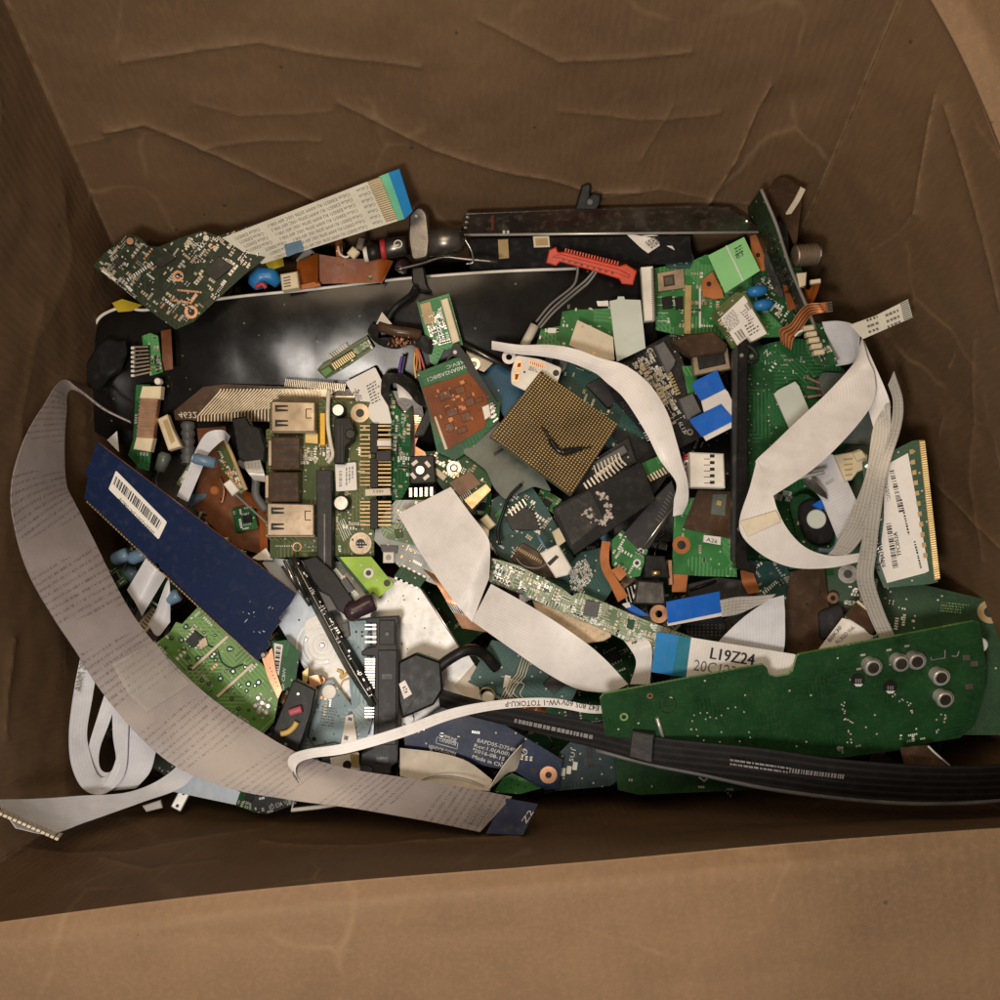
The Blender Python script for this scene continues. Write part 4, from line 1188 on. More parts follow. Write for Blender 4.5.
# ================================================================ far right and right
# --- long metal framed glass strip against the far wall
fr = F((461, 234, 92), (762, 231, 92), (600, 208, 122))
t = Thing('glass_strip', 'long narrow brown glass strip with a shiny front edge along the far wall', 'glass strip')
t.part('glass', prism(M(), fr, [(462, 221), (466, 214), (560, 210.5), (700, 207), (730, 209), (748, 220), (762, 230.5), (461, 233.5)], 0, -2, .3), mt('strip_glass'))
t.part('front_rail', tube(M(), [fr.at(460, 235, 0), fr.at(763, 232, 0)], 1.3, 8), mt('can_metal'))
joints(t, fr, [(467.5, 218.5), (466.5, 223.5), (465.5, 229), (747, 222.5)], 2.0, 'steel', 'stud', 1.5)
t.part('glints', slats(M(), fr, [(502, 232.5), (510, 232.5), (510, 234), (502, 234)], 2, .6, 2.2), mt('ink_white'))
t.part('tape_edge', prism(M(), fr, [(491, 216), (494, 216), (494, 230), (491, 231)], .6, 0), mt('kapton_dark'))
t = Thing('plastic_catch', 'black plastic catch standing upright behind the long glass strip', 'plastic catch')
fr = tl(587, 198, 128, 0, -.4, 0)
t.part('catch_body', prism(M(), fr, [(575, 210), (582, 186), (588, 183.5), (591, 185), (590, 196), (594, 193), (601, 195), (600, 204), (596, 210)], 6, -2, 1.2), mt('black_plastic'))
t.part('catch_hole', disc(M(), fr, 590, 202, 2.4, 6.5, 3, 10), mt('grey_plastic'))
t = Thing('screen_back', 'matt black back panel standing between the glass strip and the orange connector', 'panel')
fr = F((470, 262, 66), (680, 266, 66), (560, 238, 86))
t.part('panel_sheet', prism(M(), fr, [(468, 239), (600, 237), (690, 236), (692, 262), (560, 272), (470, 270)], 0, -2), mt('black_plastic'))
flatpart(t, 'tan_tape', fr, [(498, 240), (508, 239.5), (509, 258), (499, 259)], 'tan_plastic', 1)
p = flatpart(t, 'tan_label', fr, [(533, 236.5), (549, 236), (550, 247), (534, 247.5)], 'card_cream', 1)
p.sub('label_field', prism(M(), fr, [(535, 238.5), (547, 238), (548, 245), (536, 245.5)], 1.4, .5), mt('tan_plastic'))
# --- orange connector with leads
fr = F((547, 258, 88), (634, 278, 88), (600, 245, 96))
t = Thing('orange_connector', 'bright orange toothed cable connector with thin grey leads', 'connector')
t.part('connector_body', prism(M(), fr, [(546, 263), (549, 250), (556, 247), (558, 252), (566, 252), (620, 266), (626, 264), (637, 271), (633, 285), (622, 284), (619, 279), (590, 270), (560, 262), (556, 266)], 8, -2, 1), mt('orange_plastic'))
t.part('connector_teeth', teeth(M(), fr, (565, 253), (617, 266), 19, 4.2, .5, 6.5, 1, 1), mt('orange_plastic'), kind='stuff')
t.part('connector_slots', slats(M(), fr, [(561, 257), (616, 271), (615, 275), (560, 260)], 9, .4, 8.4, 7), mt('film_brown'))
t.part('raised_rib', prism(M(), fr, [(552, 257), (560, 254), (618, 269), (630, 275), (629, 278), (616, 273), (560, 258)], 9.6, 7, .5), mt('orange_plastic'))
for pts in ([(578, 264, 94), (577, 276, 88), (572, 287, 80), (551, 304, 66), (536, 322, 62)], [(596, 268, 94), (586, 280, 88), (573, 291, 80), (552, 309, 66), (538, 326, 62)], [(599, 268, 94), (589, 282, 88), (576, 293, 80), (555, 311, 66), (540, 328, 62)]):
    t.part('lead', wire(M(), pts, 1.2), mt('grey_wire'))
t.part('sleeve', tube(M(), [P(535, 325, 62), P(524, 346, 58)], 4.6, 12), mt('paper_beige'))

# --- white beige bar connector
fr = tl(648, 295, 74, 0, -.05, 1)
t = Thing('bar_connector', 'upright white bar connector with a dark row of contacts beside the green board', 'connector')
t.part('bar_body', prism(M(), fr, [(641, 267), (653, 266), (655, 320), (645, 321)], 6, -2, .6), mt('white_plastic'))
t.part('contact_row', slats(M(), fr, [(654, 268), (656, 320), (652.5, 320), (651, 268)], 26, .5, 6.6, 4), mt('chip_grey'), kind='stuff')
# --- green boards of the top right
fr = tl(620, 262, 62, 0, -.1, 5)
t = board('tuner_board', 'deep green board with a rounded left end behind the white bar connector', [(634, 262), (640, 255), (675, 247), (690, 246), (694, 258), (690, 268), (668, 268), (664, 262), (652, 262), (645, 266)], fr, 'pcb_teal', 3, n=14, seed=71)
t = Thing('label_scrap', 'folded white printed label scrap under the long glass strip', 'label')
t.part('paper', sheet(M(), [((625, 233, 90), (640, 236, 88)), ((640, 247, 84), (656, 235, 88)), ((648, 253, 78), (668, 240, 84))], 3, 4), mt('paper_white'))
fr = F((642, 245, 88), (652, 253, 82), (660, 236, 90))
t.part('printed_text', fakelines(M(), fr, [(644, 243), (652, 250), (662, 243), (655, 236)], 4, 4, 1.5, fill=1.2), mt('ink_soft'))
t = Thing('plug', 'grey rounded plug end under the long glass strip beside the folded label', 'plug')
t.part('plug_body', tube(M(), [P(668, 248, 74), P(672, 240, 76), P(676, 235, 78)], 7, 12, radii=[8, 7, 4]), mt('paper_white'))
fr = tl(700, 300, 58, .02, -.06, 2)
t = board('mainboard', 'bright green board with a steel window frame and a gold contact strip', [(655, 268), (690, 262), (705, 255), (760, 250), (800, 260), (812, 320), (800, 336), (700, 340), (656, 330), (655, 300)], fr, 'pcb_bright', 3, edge='pcb_dark', n=150, seed=72, wts=(3, 3, 4, 4, 1, 1), region=[(658, 275), (700, 264), (780, 265), (800, 320), (700, 330), (660, 325)])
c = box(t, 'steel_frame', fr, [(657, 273), (684, 268), (685, 288), (658, 292)], 3, 0, 'steel_worn', .5)
c.sub('window', prism(M(), fr, [(663, 276), (674, 274), (675, 285), (664, 287)], 3.4, 2), mt('film_brown'))
c.sub('window_plate', prism(M(), fr, [(665, 278), (672, 277), (673, 284), (666, 285)], 3.8, 3), mt('steel_dark'))
box(t, 'gold_strip', fr, [(685, 285), (692, 285), (691, 334), (684, 334)], 3, 0, 'gold_pin', .4)
for q in ([(662, 297), (672, 296), (673, 308), (663, 309)], [(675, 297), (683, 296), (683, 309), (676, 309)]): chip(t, fr, q, 2.2, 'pcb_black')
flatpart(t, 'pad', fr, [(668, 312), (680, 310), (682, 322), (671, 326)], 'pcb_bright', 1)
t.part('silk_frame', slats(M(), fr, [(657, 293), (657, 325), (683, 325), (683, 293)], 4, .08, .6), mt('ink_white'))
t.part('silk_line', slats(M(), fr, [(699, 285), (699, 330), (701, 330), (701, 285)], 1, .9, .6), mt('ink_white'))
t = Thing('sticky_label', 'pale green folded square label with faint writing on the bright green boards', 'label')
fr = F((708, 255, 72), (744, 237, 84), (725, 293, 72))
b = t.part('paper', prism(M(), fr, [(708, 255.5), (744, 237), (760, 270.5), (725, 293)], 0, -1), mt('sticky_green'))
b.sub('fold_line', prism(M(), fr, [(725.5, 246), (727, 245.2), (744, 280.5), (742.5, 281.5)], .6, 0), mt('card_pale'))
mm = M(); fakelines(mm, fr, [(734, 248), (742, 243), (744, 252), (737, 256)], 3, 8, .5, fill=1.3); text(mm, fr, '83', (737, 259), (744, 255), 5, .5)
b.sub('printed_text', mm, mt('pcb_deep'))
t = Thing('hole_plate', 'tan brown board corner with a round dark hole left of the pale green label', 'board fragment')
fr = tl(711, 285, 68, 0, -.1, 10)
t.part('plate', prism(M(), fr, [(702, 280), (712, 272), (722, 290), (724, 298), (714, 299), (703, 296)], 0, -3), mt('copper_flex'))
hole(t, fr, 709, 284, 4.2, 2.4, 'copper_flex')
t = Thing('hole_plate', 'tan brown board corner with a hole right of the pale green label', 'board fragment')
fr = tl(760, 255, 70, 0, -.1, 10)
t.part('plate', prism(M(), fr, [(750, 236), (770, 230), (774, 252), (764, 275), (752, 254)], 0, -3), mt('copper_flex'))
hole(t, fr, 758, 255, 4, 2.2, 'copper_flex')
fr = tl(775, 300, 68, .05, -.1, 35)
t = board('side_board', 'dark green board crowded with white pads right of the blue capacitors', [(752, 276), (770, 268), (796, 310), (798, 322), (786, 328), (758, 300)], fr, 'pcb_deep', 3, n=70, seed=73, wts=(1, 2, 4, 6, 0, 0), size=(1.2, 2.6))
for i, (x, y, r) in enumerate(((757, 291, 9), (763, 305, 9))):
    t = Thing('blue_capacitor', ('upper' if i == 0 else 'lower') + ' of two shiny blue drop shaped capacitors above the white module label', 'capacitor', 'blue drop capacitors')
    t.part('capacitor_body', tube(M(), [P(x - 10, y + 2, 76), P(x - 7, y + 1, 78), P(x, y, 79), P(x + 6, y - 1, 78), P(x + 10, y - 2, 76)], 6, 12, radii=[2, 4.6, 5.6, 5, 2]), mt('cap_blue'))
    t.part('lead', wire(M(), [(x - 10, y + 1, 77), (x - 16, y + 2, 74), (x - 19, y + 5, 70)], .9), mt('steel'))
# --- white labelled module
fr = F((721, 318, 82), (744, 295, 84), (738, 347, 80))
t = board('wireless_module', 'small module under a white printed label with codes, beside the blue capacitors', [(711, 314), (736, 292), (746, 294), (769, 334), (738, 350), (732, 348)], fr, 'pcb_olive', 3, edge='pcb_leaf', n=14, seed=74, region=[(713, 315), (722, 308), (736, 345), (732, 346)])
c = flatpart(t, 'label', fr, [(720.5, 318), (744, 295.5), (767, 333.5), (739, 348)], 'paper_label', .8)
mm = M(); fakelines(mm, fr, [(723, 318), (734, 308), (742, 321), (730, 332)], 9, 11, 1.1, fill=1.2, dash=(1.5, 5))
fakelines(mm, fr, [(740, 312), (747, 307), (755, 319), (749, 322)], 5, 12, 1.1, dash=(1.5, 4)); fakelines(mm, fr, [(744, 325), (755, 318), (762, 330), (750, 337)], 4, 13, 1.1)
barcode(mm, fr, [(744, 305), (749, 301), (753, 308), (748, 311)], 5, 3, 1.1); barcode(mm, fr, [(734, 333), (742, 328), (747, 336), (740, 341)], 6, 3, 1.1)
text(mm, fr, 'LOGO', (749, 333), (759, 325), 3.4, 1.1) if 0 else None
c.sub('printed_text', mm, mt('ink_soft'))
# --- thin board on edge in the far right corner
t = Thing('edge_board', 'thin board standing on edge in the far right corner', 'circuit board')
fr = F((762, 190, 146), (815, 330, 92), (777, 262, 60))
m = sheet(M(), [((761, 190, 150), (748, 208, 96)), ((776, 225, 138), (760, 240, 80)), ((790, 268, 122), (775, 275, 70)), ((806, 306, 108), (795, 312, 70)), ((816, 330, 96), (808, 333, 70))], 5, 3, th=3.2)
t.part('board_base', m, mt('pcb_dark'))
t.part('pale_edge', tube(M(), cr([P(*p) for p in ((761, 189, 152), (776, 224, 140), (790, 267, 124), (806, 305, 110), (816, 330, 98))], 4), 1.6, 6), mt('grey_wire'))
mm = M()
for i in range(12):
    k = i / 11; x, y = 764 + 30 * k, 200 + 88 * k
    for q in range(2): 
        w_ = P(x - 4 - q * 3, y + 4, 125 - 25 * k - q * 12); tube(mm, [w_, w_ + V((-2.5, 0, 1.5))], 1.6, 6)
t.part('chip_row', mm, mt('chip_black'), kind='stuff')
t.part('pin_row', slats(M(), tl(787, 272, 112, 0, 0, 65), [(786, 255), (796, 282), (793, 283), (783, 257)], 8, .5, 4, 0), mt('steel_worn'), kind='stuff')
box(t, 'white_socket', tl(804, 280, 112, 0, 0, -20), [(797, 273), (807, 272), (806, 285), (800, 287)], 8, 0, 'cream_plastic', .8)
t = Thing('film_loop', 'dark brown film strip looping up in the far right corner', 'film strip')
t.part('film', sheet(M(), [((765, 200, 118), (775, 230, 100)), ((772, 183, 140), (778, 215, 112)), ((784, 178, 152), (784, 222, 110)), ((798, 185, 150), (790, 235, 104)), ((803, 188, 146), (796, 250, 96))], 6, 5), mt('film_brown'))
t.part('white_edge', sheet(M(), [((801, 187, 152), (805, 189, 150)), ((795, 199, 144), (799, 201, 142)), ((786, 214, 132), (791, 213, 132))], 3, 2, th=2), mt('card_cream'))
t = Thing('film_sheet', 'dark brown pointed film sheet hanging behind the thin board on edge', 'film strip')
t.part('film', sheet(M(), [((768, 240, 90), (790, 205, 112)), ((764, 262, 80), (788, 230, 104)), ((770, 280, 72), (790, 262, 92)), ((778, 300, 66), (794, 280, 84))], 5, 4), mt('black_tape'))
t = Thing('coil', 'ribbed metal threaded barrel beside the thin board in the far right corner', 'coil')
pts, rd = [], []
for i in range(15):
    pts.append(P(794 + i * 1.65, 256 - i * .12, 116 - i * .2)); rd.append(10.2 if i % 2 else 7.4)
t.part('barrel', tube(M(), pts, 9, 20, radii=rd), mt('steel_worn'))
t.part('barrel_end', tube(M(), [P(817, 254, 113), P(819.5, 254, 113)], 10, 20), mt('steel_dark'))
t = Thing('amber_bracket', 'translucent amber folded film bracket below the ribbed barrel', 'film strip')
t.part('film', sheet(M(), [((783, 285, 92), (788, 312, 80)), ((796, 282, 98), (800, 306, 86)), ((808, 290, 100), (806, 305, 90)), ((814, 280, 108), (818, 285, 104))], 5, 4), mt('kapton'))
t.part('upright', sheet(M(), [((809, 303, 96), (813, 303, 96)), ((814, 290, 104), (818, 290, 104)), ((815, 280, 110), (821, 280, 110))], 3, 2, th=1.5), mt('kapton'))
t.part('peg', prism(M(), tl(817, 281, 110, 0, 0, -10), rect(816, 281, 10, 4, -8), 4, 0, .6), mt('card_cream'))
# --- copper flex
t = Thing('copper_flex', 'glowing copper coloured flat cable with stepped bends and bare gold end', 'flex cable')
t.part('flex_band', sheet(M(), [((781, 343, 84), (791, 350, 82)), ((779, 330, 88), (793, 340, 84)), ((790, 324, 94), (797, 335, 90)), ((800, 310, 104), (806, 322, 100)), ((808, 304, 112), (812, 315, 110)), ((820, 303, 116), (821, 313, 116)), ((827, 302, 116), (828, 312, 116))], 5, 8), mt('copper_flex'))
mm = M()
for k in range(4):
    a = .14 + .24 * k
    L = [((781, 343, 85), (791, 350, 83)), ((779, 330, 89), (793, 340, 85)), ((790, 324, 95), (797, 335, 91)), ((800, 310, 105), (806, 322, 101)), ((808, 304, 113), (812, 315, 111)), ((820, 303, 117), (827, 313, 117))]
    tube(mm, cr([P(*l).lerp(P(*r), a) for l, r in L], 4), .75, 5)
t.part('conductors', mm, mt('kapton_dark'))
t.part('bare_pins', slats(M(), tl(830, 307, 117), [(826, 302), (826, 313), (833, 312), (832, 301)], 5, .45, 1.2, 0), mt('steel'))
fr = tl(822, 342, 96, .05, -.1, 62)
t = board('socket_strip', 'small green board with a row of four cream lumps beside the big white ribbon loop', [(806, 330), (812, 322), (822, 324), (838, 364), (830, 366), (817, 364), (808, 350)], fr, 'pcb_deep', 3, edge='pcb_pale', n=24, seed=75)
for i in range(5): box(t, 'cream_socket', fr, rrect(rect(809.5 + i * 2.6, 327.5 + i * 6.1, 11, 5.2, -8), 1.4), 9, 0, 'cream_plastic', 1.4)
t.part('wire', wire(M(), [(806, 329, 100), (799, 332, 98), (795, 336, 94)], 1.1), mt('white_plastic'))

# --- large green board on the right
fr = tl(795, 450, 40, .02, -.05, 0)
t = board('large_board', 'large plain green board with dotted solder rows under the white ribbon loop', [(744, 350), (790, 338), (812, 340), (846, 372), (850, 420), (850, 500), (846, 575), (745, 578)], fr, 'pcb_green', 3.5, edge='pcb_deep', n=30, seed=76, region=[(760, 360), (800, 350), (840, 380), (800, 400)], wts=(0, 0, 3, 1, 0, 0), size=(.8, 1.6))
rn = random.Random(9)
joints(t, fr, [(x + rn.uniform(-1, 1), y + rn.uniform(-1, 1)) for x, y in [(768, 355), (772, 353), (776, 352), (768, 364), (772, 362), (776, 361), (750, 375), (750, 380), (752, 385), (764, 378), (766, 384), (764, 390), (770, 390), (779, 370), (782, 366), (784, 372), (750, 410), (752, 424), (750, 436), (769, 415), (771, 425), (771, 434), (770, 446), (772, 452), (752, 450), (751, 463), (765, 370), (790, 360)]], .8)
mm = M(); text(mm, fr, 'Z', (767, 357), (771, 352), 5, .5); text(mm, fr, 'III', (771, 372), (777, 364), 3, .5)
t.part('silk_marks', mm, mt('ink_white'))
box(t, 'steel_block', fr, [(815, 378), (838, 372), (842, 392), (818, 398)], 5, 0, 'steel_dark', .8)
t.part('header_pins', slats(M(), fr, [(806, 372), (808, 402), (822, 398), (819, 380)], 3, .3, 6, 1), mt('steel_worn'))
for (x, y, s) in ((787, 494, 'Z'), (790, 499, 'N'), (778, 497, '5')):
    q = flatpart(t, 'silk_box', fr, rect(x, y, 9, 6, 14), 'ink_white', .5)
    q.sub('box_text', text(M(), fr, s, (x - 2, y + 2), (x + 2, y + 2.8), 4, .8), mt('pcb_deep'))
# --- grey-white card on it
t = Thing('pale_card', 'pale grey plastic card lying on the large green board left of the white ribbon', 'card')
fr = tl(792, 415, 56, .03, -.05, 60)
t.part('card', prism(M(), fr, [(774, 394), (777, 391), (780, 389), (795, 381.5), (799, 386), (809, 410), (800, 430), (790, 430)], 0, -2.5), mt('card_pale'))
# --- black bar
t = Thing('metal_bar', 'long black upright bar with a screw hook at its top, right of centre', 'bar')
fr = tl(745, 460, 80, 0, -.03, -89)
t.part('bar_body', prism(M(), fr, [(739, 344), (747, 338), (751, 343), (748, 360), (748, 560), (757, 566), (756, 574), (736, 568), (737, 500)], 6, -6, 1), mt('black_gloss'))
t.part('bar_flange', prism(M(), fr, [(733, 350), (738, 345), (738, 566), (732, 560)], 1, -6, .5), mt('charcoal'))
t.part('hook', tube(M(), cr([fr.at(x, y, 7) for x, y in ((747, 345), (753, 349), (757, 355), (756, 361), (750, 363))], 4), 2.0, 8), mt('black_plastic'))
joints(t, fr, [(742, 355), (752, 356), (740, 529)], 2.4, 'steel', 'screw', 7.5)

# --- boxes etc between centre and bar
t = Thing('jack_box', 'dark socket box with a worn steel rim above the blue tabbed ribbon', 'socket')
fr = tl(700, 355, 66, 0, -.05, -5)
t.part('box_top', prism(M(), fr, [(672, 342), (688, 334), (714, 331), (728, 344), (726, 352), (692, 357)], 12, 0, 1.5), mt('film_brown'))
f_ = t.part('rim', prism(M(), fr, [(692, 354), (728, 347), (731, 369), (694, 376)], 8, 0, 1), mt('steel_worn'))
f_.sub('opening', prism(M(), fr, [(697, 357), (724, 351), (726, 364), (699, 370)], 8.4, 4), mt('chip_black'))
fr = tl(650, 395, 58, 0, -.04, 60)
t = board('black_board', 'black circuit board packed with silver parts beside the white curved cable', [(600, 372), (622, 360), (668, 335), (678, 350), (710, 425), (708, 434), (672, 452), (650, 440), (615, 400)], fr, 'pcb_black', 3.4, edge='chip_black', n=150, seed=81, size=(1.8, 4.6), wts=(1, 3, 6, 5, 1, 0), region=[(620, 366), (662, 345), (690, 420), (668, 432), (640, 380)])
for q in ([(655, 346), (664, 341), (676, 360), (674, 366), (668, 374)], [(679, 399), (693, 393), (702, 412), (688, 420)]): box(t, 'grey_connector', fr, q, 8, 0, 'grey_plastic', .8)
t.part('gold_pins', slats(M(), fr, [(671, 371), (681, 394), (676, 396), (668, 373)], 8, .5, 4, 0), mt('gold_pin'))
flatpart(t, 'green_patch', fr, [(682, 366), (694, 366), (700, 392), (688, 394)], 'pcb_bright', .6)
hole(t, fr, 690, 432, 3.2, 1.6, 'steel'); hole(t, fr, 650, 351, 3, 1.5, 'steel')
t.part('printed_text', text(M(), fr, '6L13', (678, 423), (683, 433), 4, .5), mt('ink_white'))
mm = M(); fakelines(mm, fr, [(643, 432), (655, 426), (660, 436), (648, 442)], 4, 14, .5); t.part('silk_marks', mm, mt('ink_white'))
# blue-tabbed folded white ribbon
fr = tl(715, 405, 78, .02, -.05, -25)
t = Thing('ribbon_cable', 'short folded white ribbon with two bright blue tabs left of the black bar', 'ribbon cable')
b = t.part('cable_band', prism(M(), fr, [(701, 400), (725, 389), (728, 392), (741, 421), (739, 424), (706, 441), (703, 436), (722, 404), (704, 412)], 0, -1), mt('ribbon_white'))
b.sub('blue_tab', prism(M(), fr, [(692, 386), (695, 381), (717, 370), (725, 389), (701, 401)], 1, -1), mt('tab_blue'))
b.sub('blue_tab', prism(M(), fr, [(689, 420), (721, 404), (735, 420), (702, 437)], 1.6, -.5), mt('tab_blue'))
# white four slot connector
fr = tl(707, 470, 72, 0, -.03, 1)
t = Thing('white_connector', 'white block connector with five dark slots left of the black bar', 'connector')
b = t.part('connector_body', prism(M(), fr, [(690, 452), (724, 453.5), (725.5, 488), (691, 487)], 16, -2, 1.2), mt('white_plastic'))
mm = M()
for i in range(5): prism(mm, fr, [(710, 454.5 + i * 6.6), (714.5, 454.5 + i * 6.6), (714.5, 457.5 + i * 6.6), (710, 457.5 + i * 6.6)], 16.5, 14)
b.sub('slot', mm, mt('chip_black'))
b.sub('slot_lines', slats(M(), fr, [(704, 456), (704, 486), (710, 486), (710, 456)], 5, .12, 16.4, 16), mt('ink_soft'))
for i, c in enumerate(('red_wire', 'pink_wire', 'white_plastic')): t.part('wire', wire(M(), [(692, 458 + i * 3, 78), (686, 455 + i * 3, 76), (680, 462 + i * 4, 66)], 1.2), mt(c))
# green board below it
fr = tl(700, 540, 50, 0, -.02, 3)
t = board('green_board', 'green board with an orange ringed hole and brown film, left of the black bar', [(674, 514), (690, 498), (733, 496), (737, 577), (700, 576), (672, 574)], fr, 'pcb_bright', 3.2, edge='pcb_deep', n=8, seed=82)
hole(t, fr, 681.5, 545, 8.5, 4.2, 'copper_flex')
flatpart(t, 'brown_film', fr, [(698, 490), (735, 492), (736, 540), (683, 528)], 'film_brown', 2.5)
q = flatpart(t, 'clear_part', fr, [(713, 494), (727, 494), (725, 516), (711, 514)], 'clear_grey', 4)
q.sub('led', prism(M(), fr, rect(719, 503, 6, 6, 10), 5, 3.5, .5), mt('gold'))
q = flatpart(t, 'label', fr, [(704, 535), (721, 537), (720.5, 545), (703.5, 542)], 'paper_label', 3)
q.sub('printed_text', text(M(), fr, 'A26', (706, 541), (717, 543.5), 3.6, 3.4), mt('ink_black'))
flatpart(t, 'copper_foot', fr, [(672, 574), (688, 575), (686, 592), (672, 592)], 'copper_flex', 1)
t = Thing('copper_tab', 'short orange brown film tab under the foot of the black bar', 'film strip')
t.part('film', sheet(M(), [((740, 568, 40), (752, 570, 42)), ((742, 582, 44), (756, 580, 46)), ((748, 594, 42), (760, 592, 42))], 4, 3), mt('copper_flex'))

# --- big white ribbon loop
t = Thing('ribbon_cable', 'broad white ribbon cable looping from top right down and round to the right', 'ribbon cable')
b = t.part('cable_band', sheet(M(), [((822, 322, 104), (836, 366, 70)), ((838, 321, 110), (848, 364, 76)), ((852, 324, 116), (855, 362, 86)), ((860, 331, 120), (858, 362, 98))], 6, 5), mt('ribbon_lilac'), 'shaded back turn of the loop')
t.part('cable_band', sheet(M(), [((862, 338, 118), (858, 355, 104)), ((868, 358, 116), (852, 366, 106)), ((875, 378, 114), (826, 394, 104)), ((872, 404, 112), (796, 422, 102)), ((846, 438, 110), (770, 447, 101)), ((812, 470, 108), (757, 459, 100)), ((773, 496, 106), (755.5, 464, 100))], 6, 6), mt('ribbon_white'))
b = t.part('cable_band', sheet(M(), [((757, 459, 101), (774, 498, 107)), ((750, 486, 104), (778, 511, 107)), ((739, 527, 106), (788, 530, 107)), ((758, 552, 105), (802, 545, 106)), ((790, 567, 102), (818, 553, 104)), ((828, 568, 98), (836, 556, 101)), ((858, 562, 94), (860, 553, 96))], 6, 6), mt('ribbon_white'))
fr = F((741, 521, 107.6), (784, 513, 109.5), (744, 536, 107))
b.sub('yellow_tape', prism(M(), fr, [(740, 521.5), (776, 511), (781, 521), (748, 536.5)], 1.4, 0), mt('card_cream'))
# its folded grey half
t = Thing('ribbon_cable', 'greyish clear ribbon cable hanging on the right from the white loop', 'ribbon cable')
t.part('cable_band', sheet(M(), [((864, 340, 112), (858, 366, 100)), ((890, 402, 106), (868, 408, 98)), ((884, 418, 104), (874, 430, 97))], 6, 5), mt('ribbon_white'))
t.part('cable_band', sheet(M(), [((890, 402, 107), (886, 404, 106)), ((891, 440, 104), (873, 428, 98)), ((884, 478, 103), (866, 474, 98)), ((872, 520, 102), (848, 520, 99)), ((855, 548, 100), (835, 546, 99)), ((840, 560, 98), (826, 556, 98))], 6, 6), mt('ribbon_clear'))
t.part('cable_band', sheet(M(), [((894, 371, 120), (888, 385, 112)), ((903, 400, 116), (893, 402, 110)), ((901, 428, 112), (890, 430, 106)), ((888, 470, 106), (878, 468, 103)), ((880, 520, 104), (866, 520, 102)), ((876, 555, 102), (859, 556, 101)), ((874, 580, 100), (857, 582, 100)), ((884, 612, 96), (868, 614, 96)), ((895, 636, 92), (880, 640, 92))], 6, 6), mt('ribbon_clear'))
# white stub on the wall
fr = F((858, 338, 128), (912, 318, 160), (850, 322, 134))
t = Thing('ribbon_end', 'short white ribbon end with black print leaning on the right wall', 'ribbon cable')
b = t.part('cable_band', prism(M(), fr, [(850, 325), (875, 316), (908, 299.5), (912.5, 317.5), (863, 339)], 0, -1), mt('ribbon_print'))
b.sub('contacts', slats(M(), fr, [(908, 300), (912, 318), (904, 321), (900, 303.5)], 9, .4, .5), mt('chip_grey'))
mm = M()
for i, y in enumerate((313.5, 319.5, 325)): fakelines(mm, fr, [(885 + i, y + 1), (898 + i, y - 4.5), (899 + i, y - 2), (886 + i, y + 3.5)], 1, 60 + i, .5, fill=1.4, dash=(3, 6), th=.9); fakelines(mm, fr, [(866 + i, y + 6), (877 + i, y + 2), (878 + i, y + 4.5), (867 + i, y + 8.5)], 1, 70 + i, .5, fill=1.4, dash=(3, 6), th=.9)
b.sub('printed_text', mm, mt('ink_soft'))

# --- laptop memory module on the right
fr = F((885, 470, 92), (913, 445, 104), (930, 575, 92))
t = board('memory_module', 'short memory module with a large white label, leaning on the right wall', [(862, 462), (878, 458), (912, 441), (918, 440), (926, 480), (938, 582), (930, 584), (884, 588), (872, 560)], fr, 'pcb_deep', 3.2, cat='memory stick', edge='pcb_leaf', n=20, seed=84, region=[(862, 464), (880, 462), (884, 580), (872, 556)])
box(t, 'gold_edge', fr, [(918.5, 440), (925, 440), (940.5, 579), (934, 581)], 1.6, -3, 'gold_dull', .4)
t.part('edge_pins', slats(M(), fr, [(925, 441), (940, 578), (935, 579), (920, 442)], 60, .4, 2.0, 1), mt('gold_pin'), kind='stuff')
t.part('edge_chips', slats(M(), fr, [(913, 446), (928, 560), (924, 561), (909, 447)], 11, .45, 1.8, 0), mt('gold_dull'), kind='stuff')
c = flatpart(t, 'label', fr, [(884, 466), (908, 453), (929, 571), (925, 573), (887, 583), (879, 560), (884, 520)], 'paper_label', 1.0)
mm = M(); barcode(mm, fr, [(894, 470), (904, 512), (899, 513), (889.5, 471)], 22, 5, 1.3); barcode(mm, fr, [(891, 523), (898.5, 569), (893, 570), (886, 524)], 24, 6, 1.3)
text(mm, fr, '97MA1WL7A1Y', (886, 567), (879.5, 530), 3.4, 1.3, bold=.3); text(mm, fr, 'TFC052A', (901.5, 556), (897, 532), 3.4, 1.3, bold=.3)
fakelines(mm, fr, [(902, 499), (910, 535), (908, 535.5), (900, 499.5)], 1, 61, 1.3, fill=1.4, dash=(2, 4), th=.9); fakelines(mm, fr, [(915.5, 541), (922, 568), (920, 568.5), (913.5, 541.5)], 1, 62, 1.3, fill=1.4, dash=(2, 4), th=.9)
fakelines(mm, fr, [(886, 472), (893, 512), (889, 513), (883, 476)], 3, 7, 1.3); text(mm, fr, 'FC', (879.5, 571), (882, 560), 5.5, 1.3)
c.sub('printed_text', mm, mt('ink_black'))

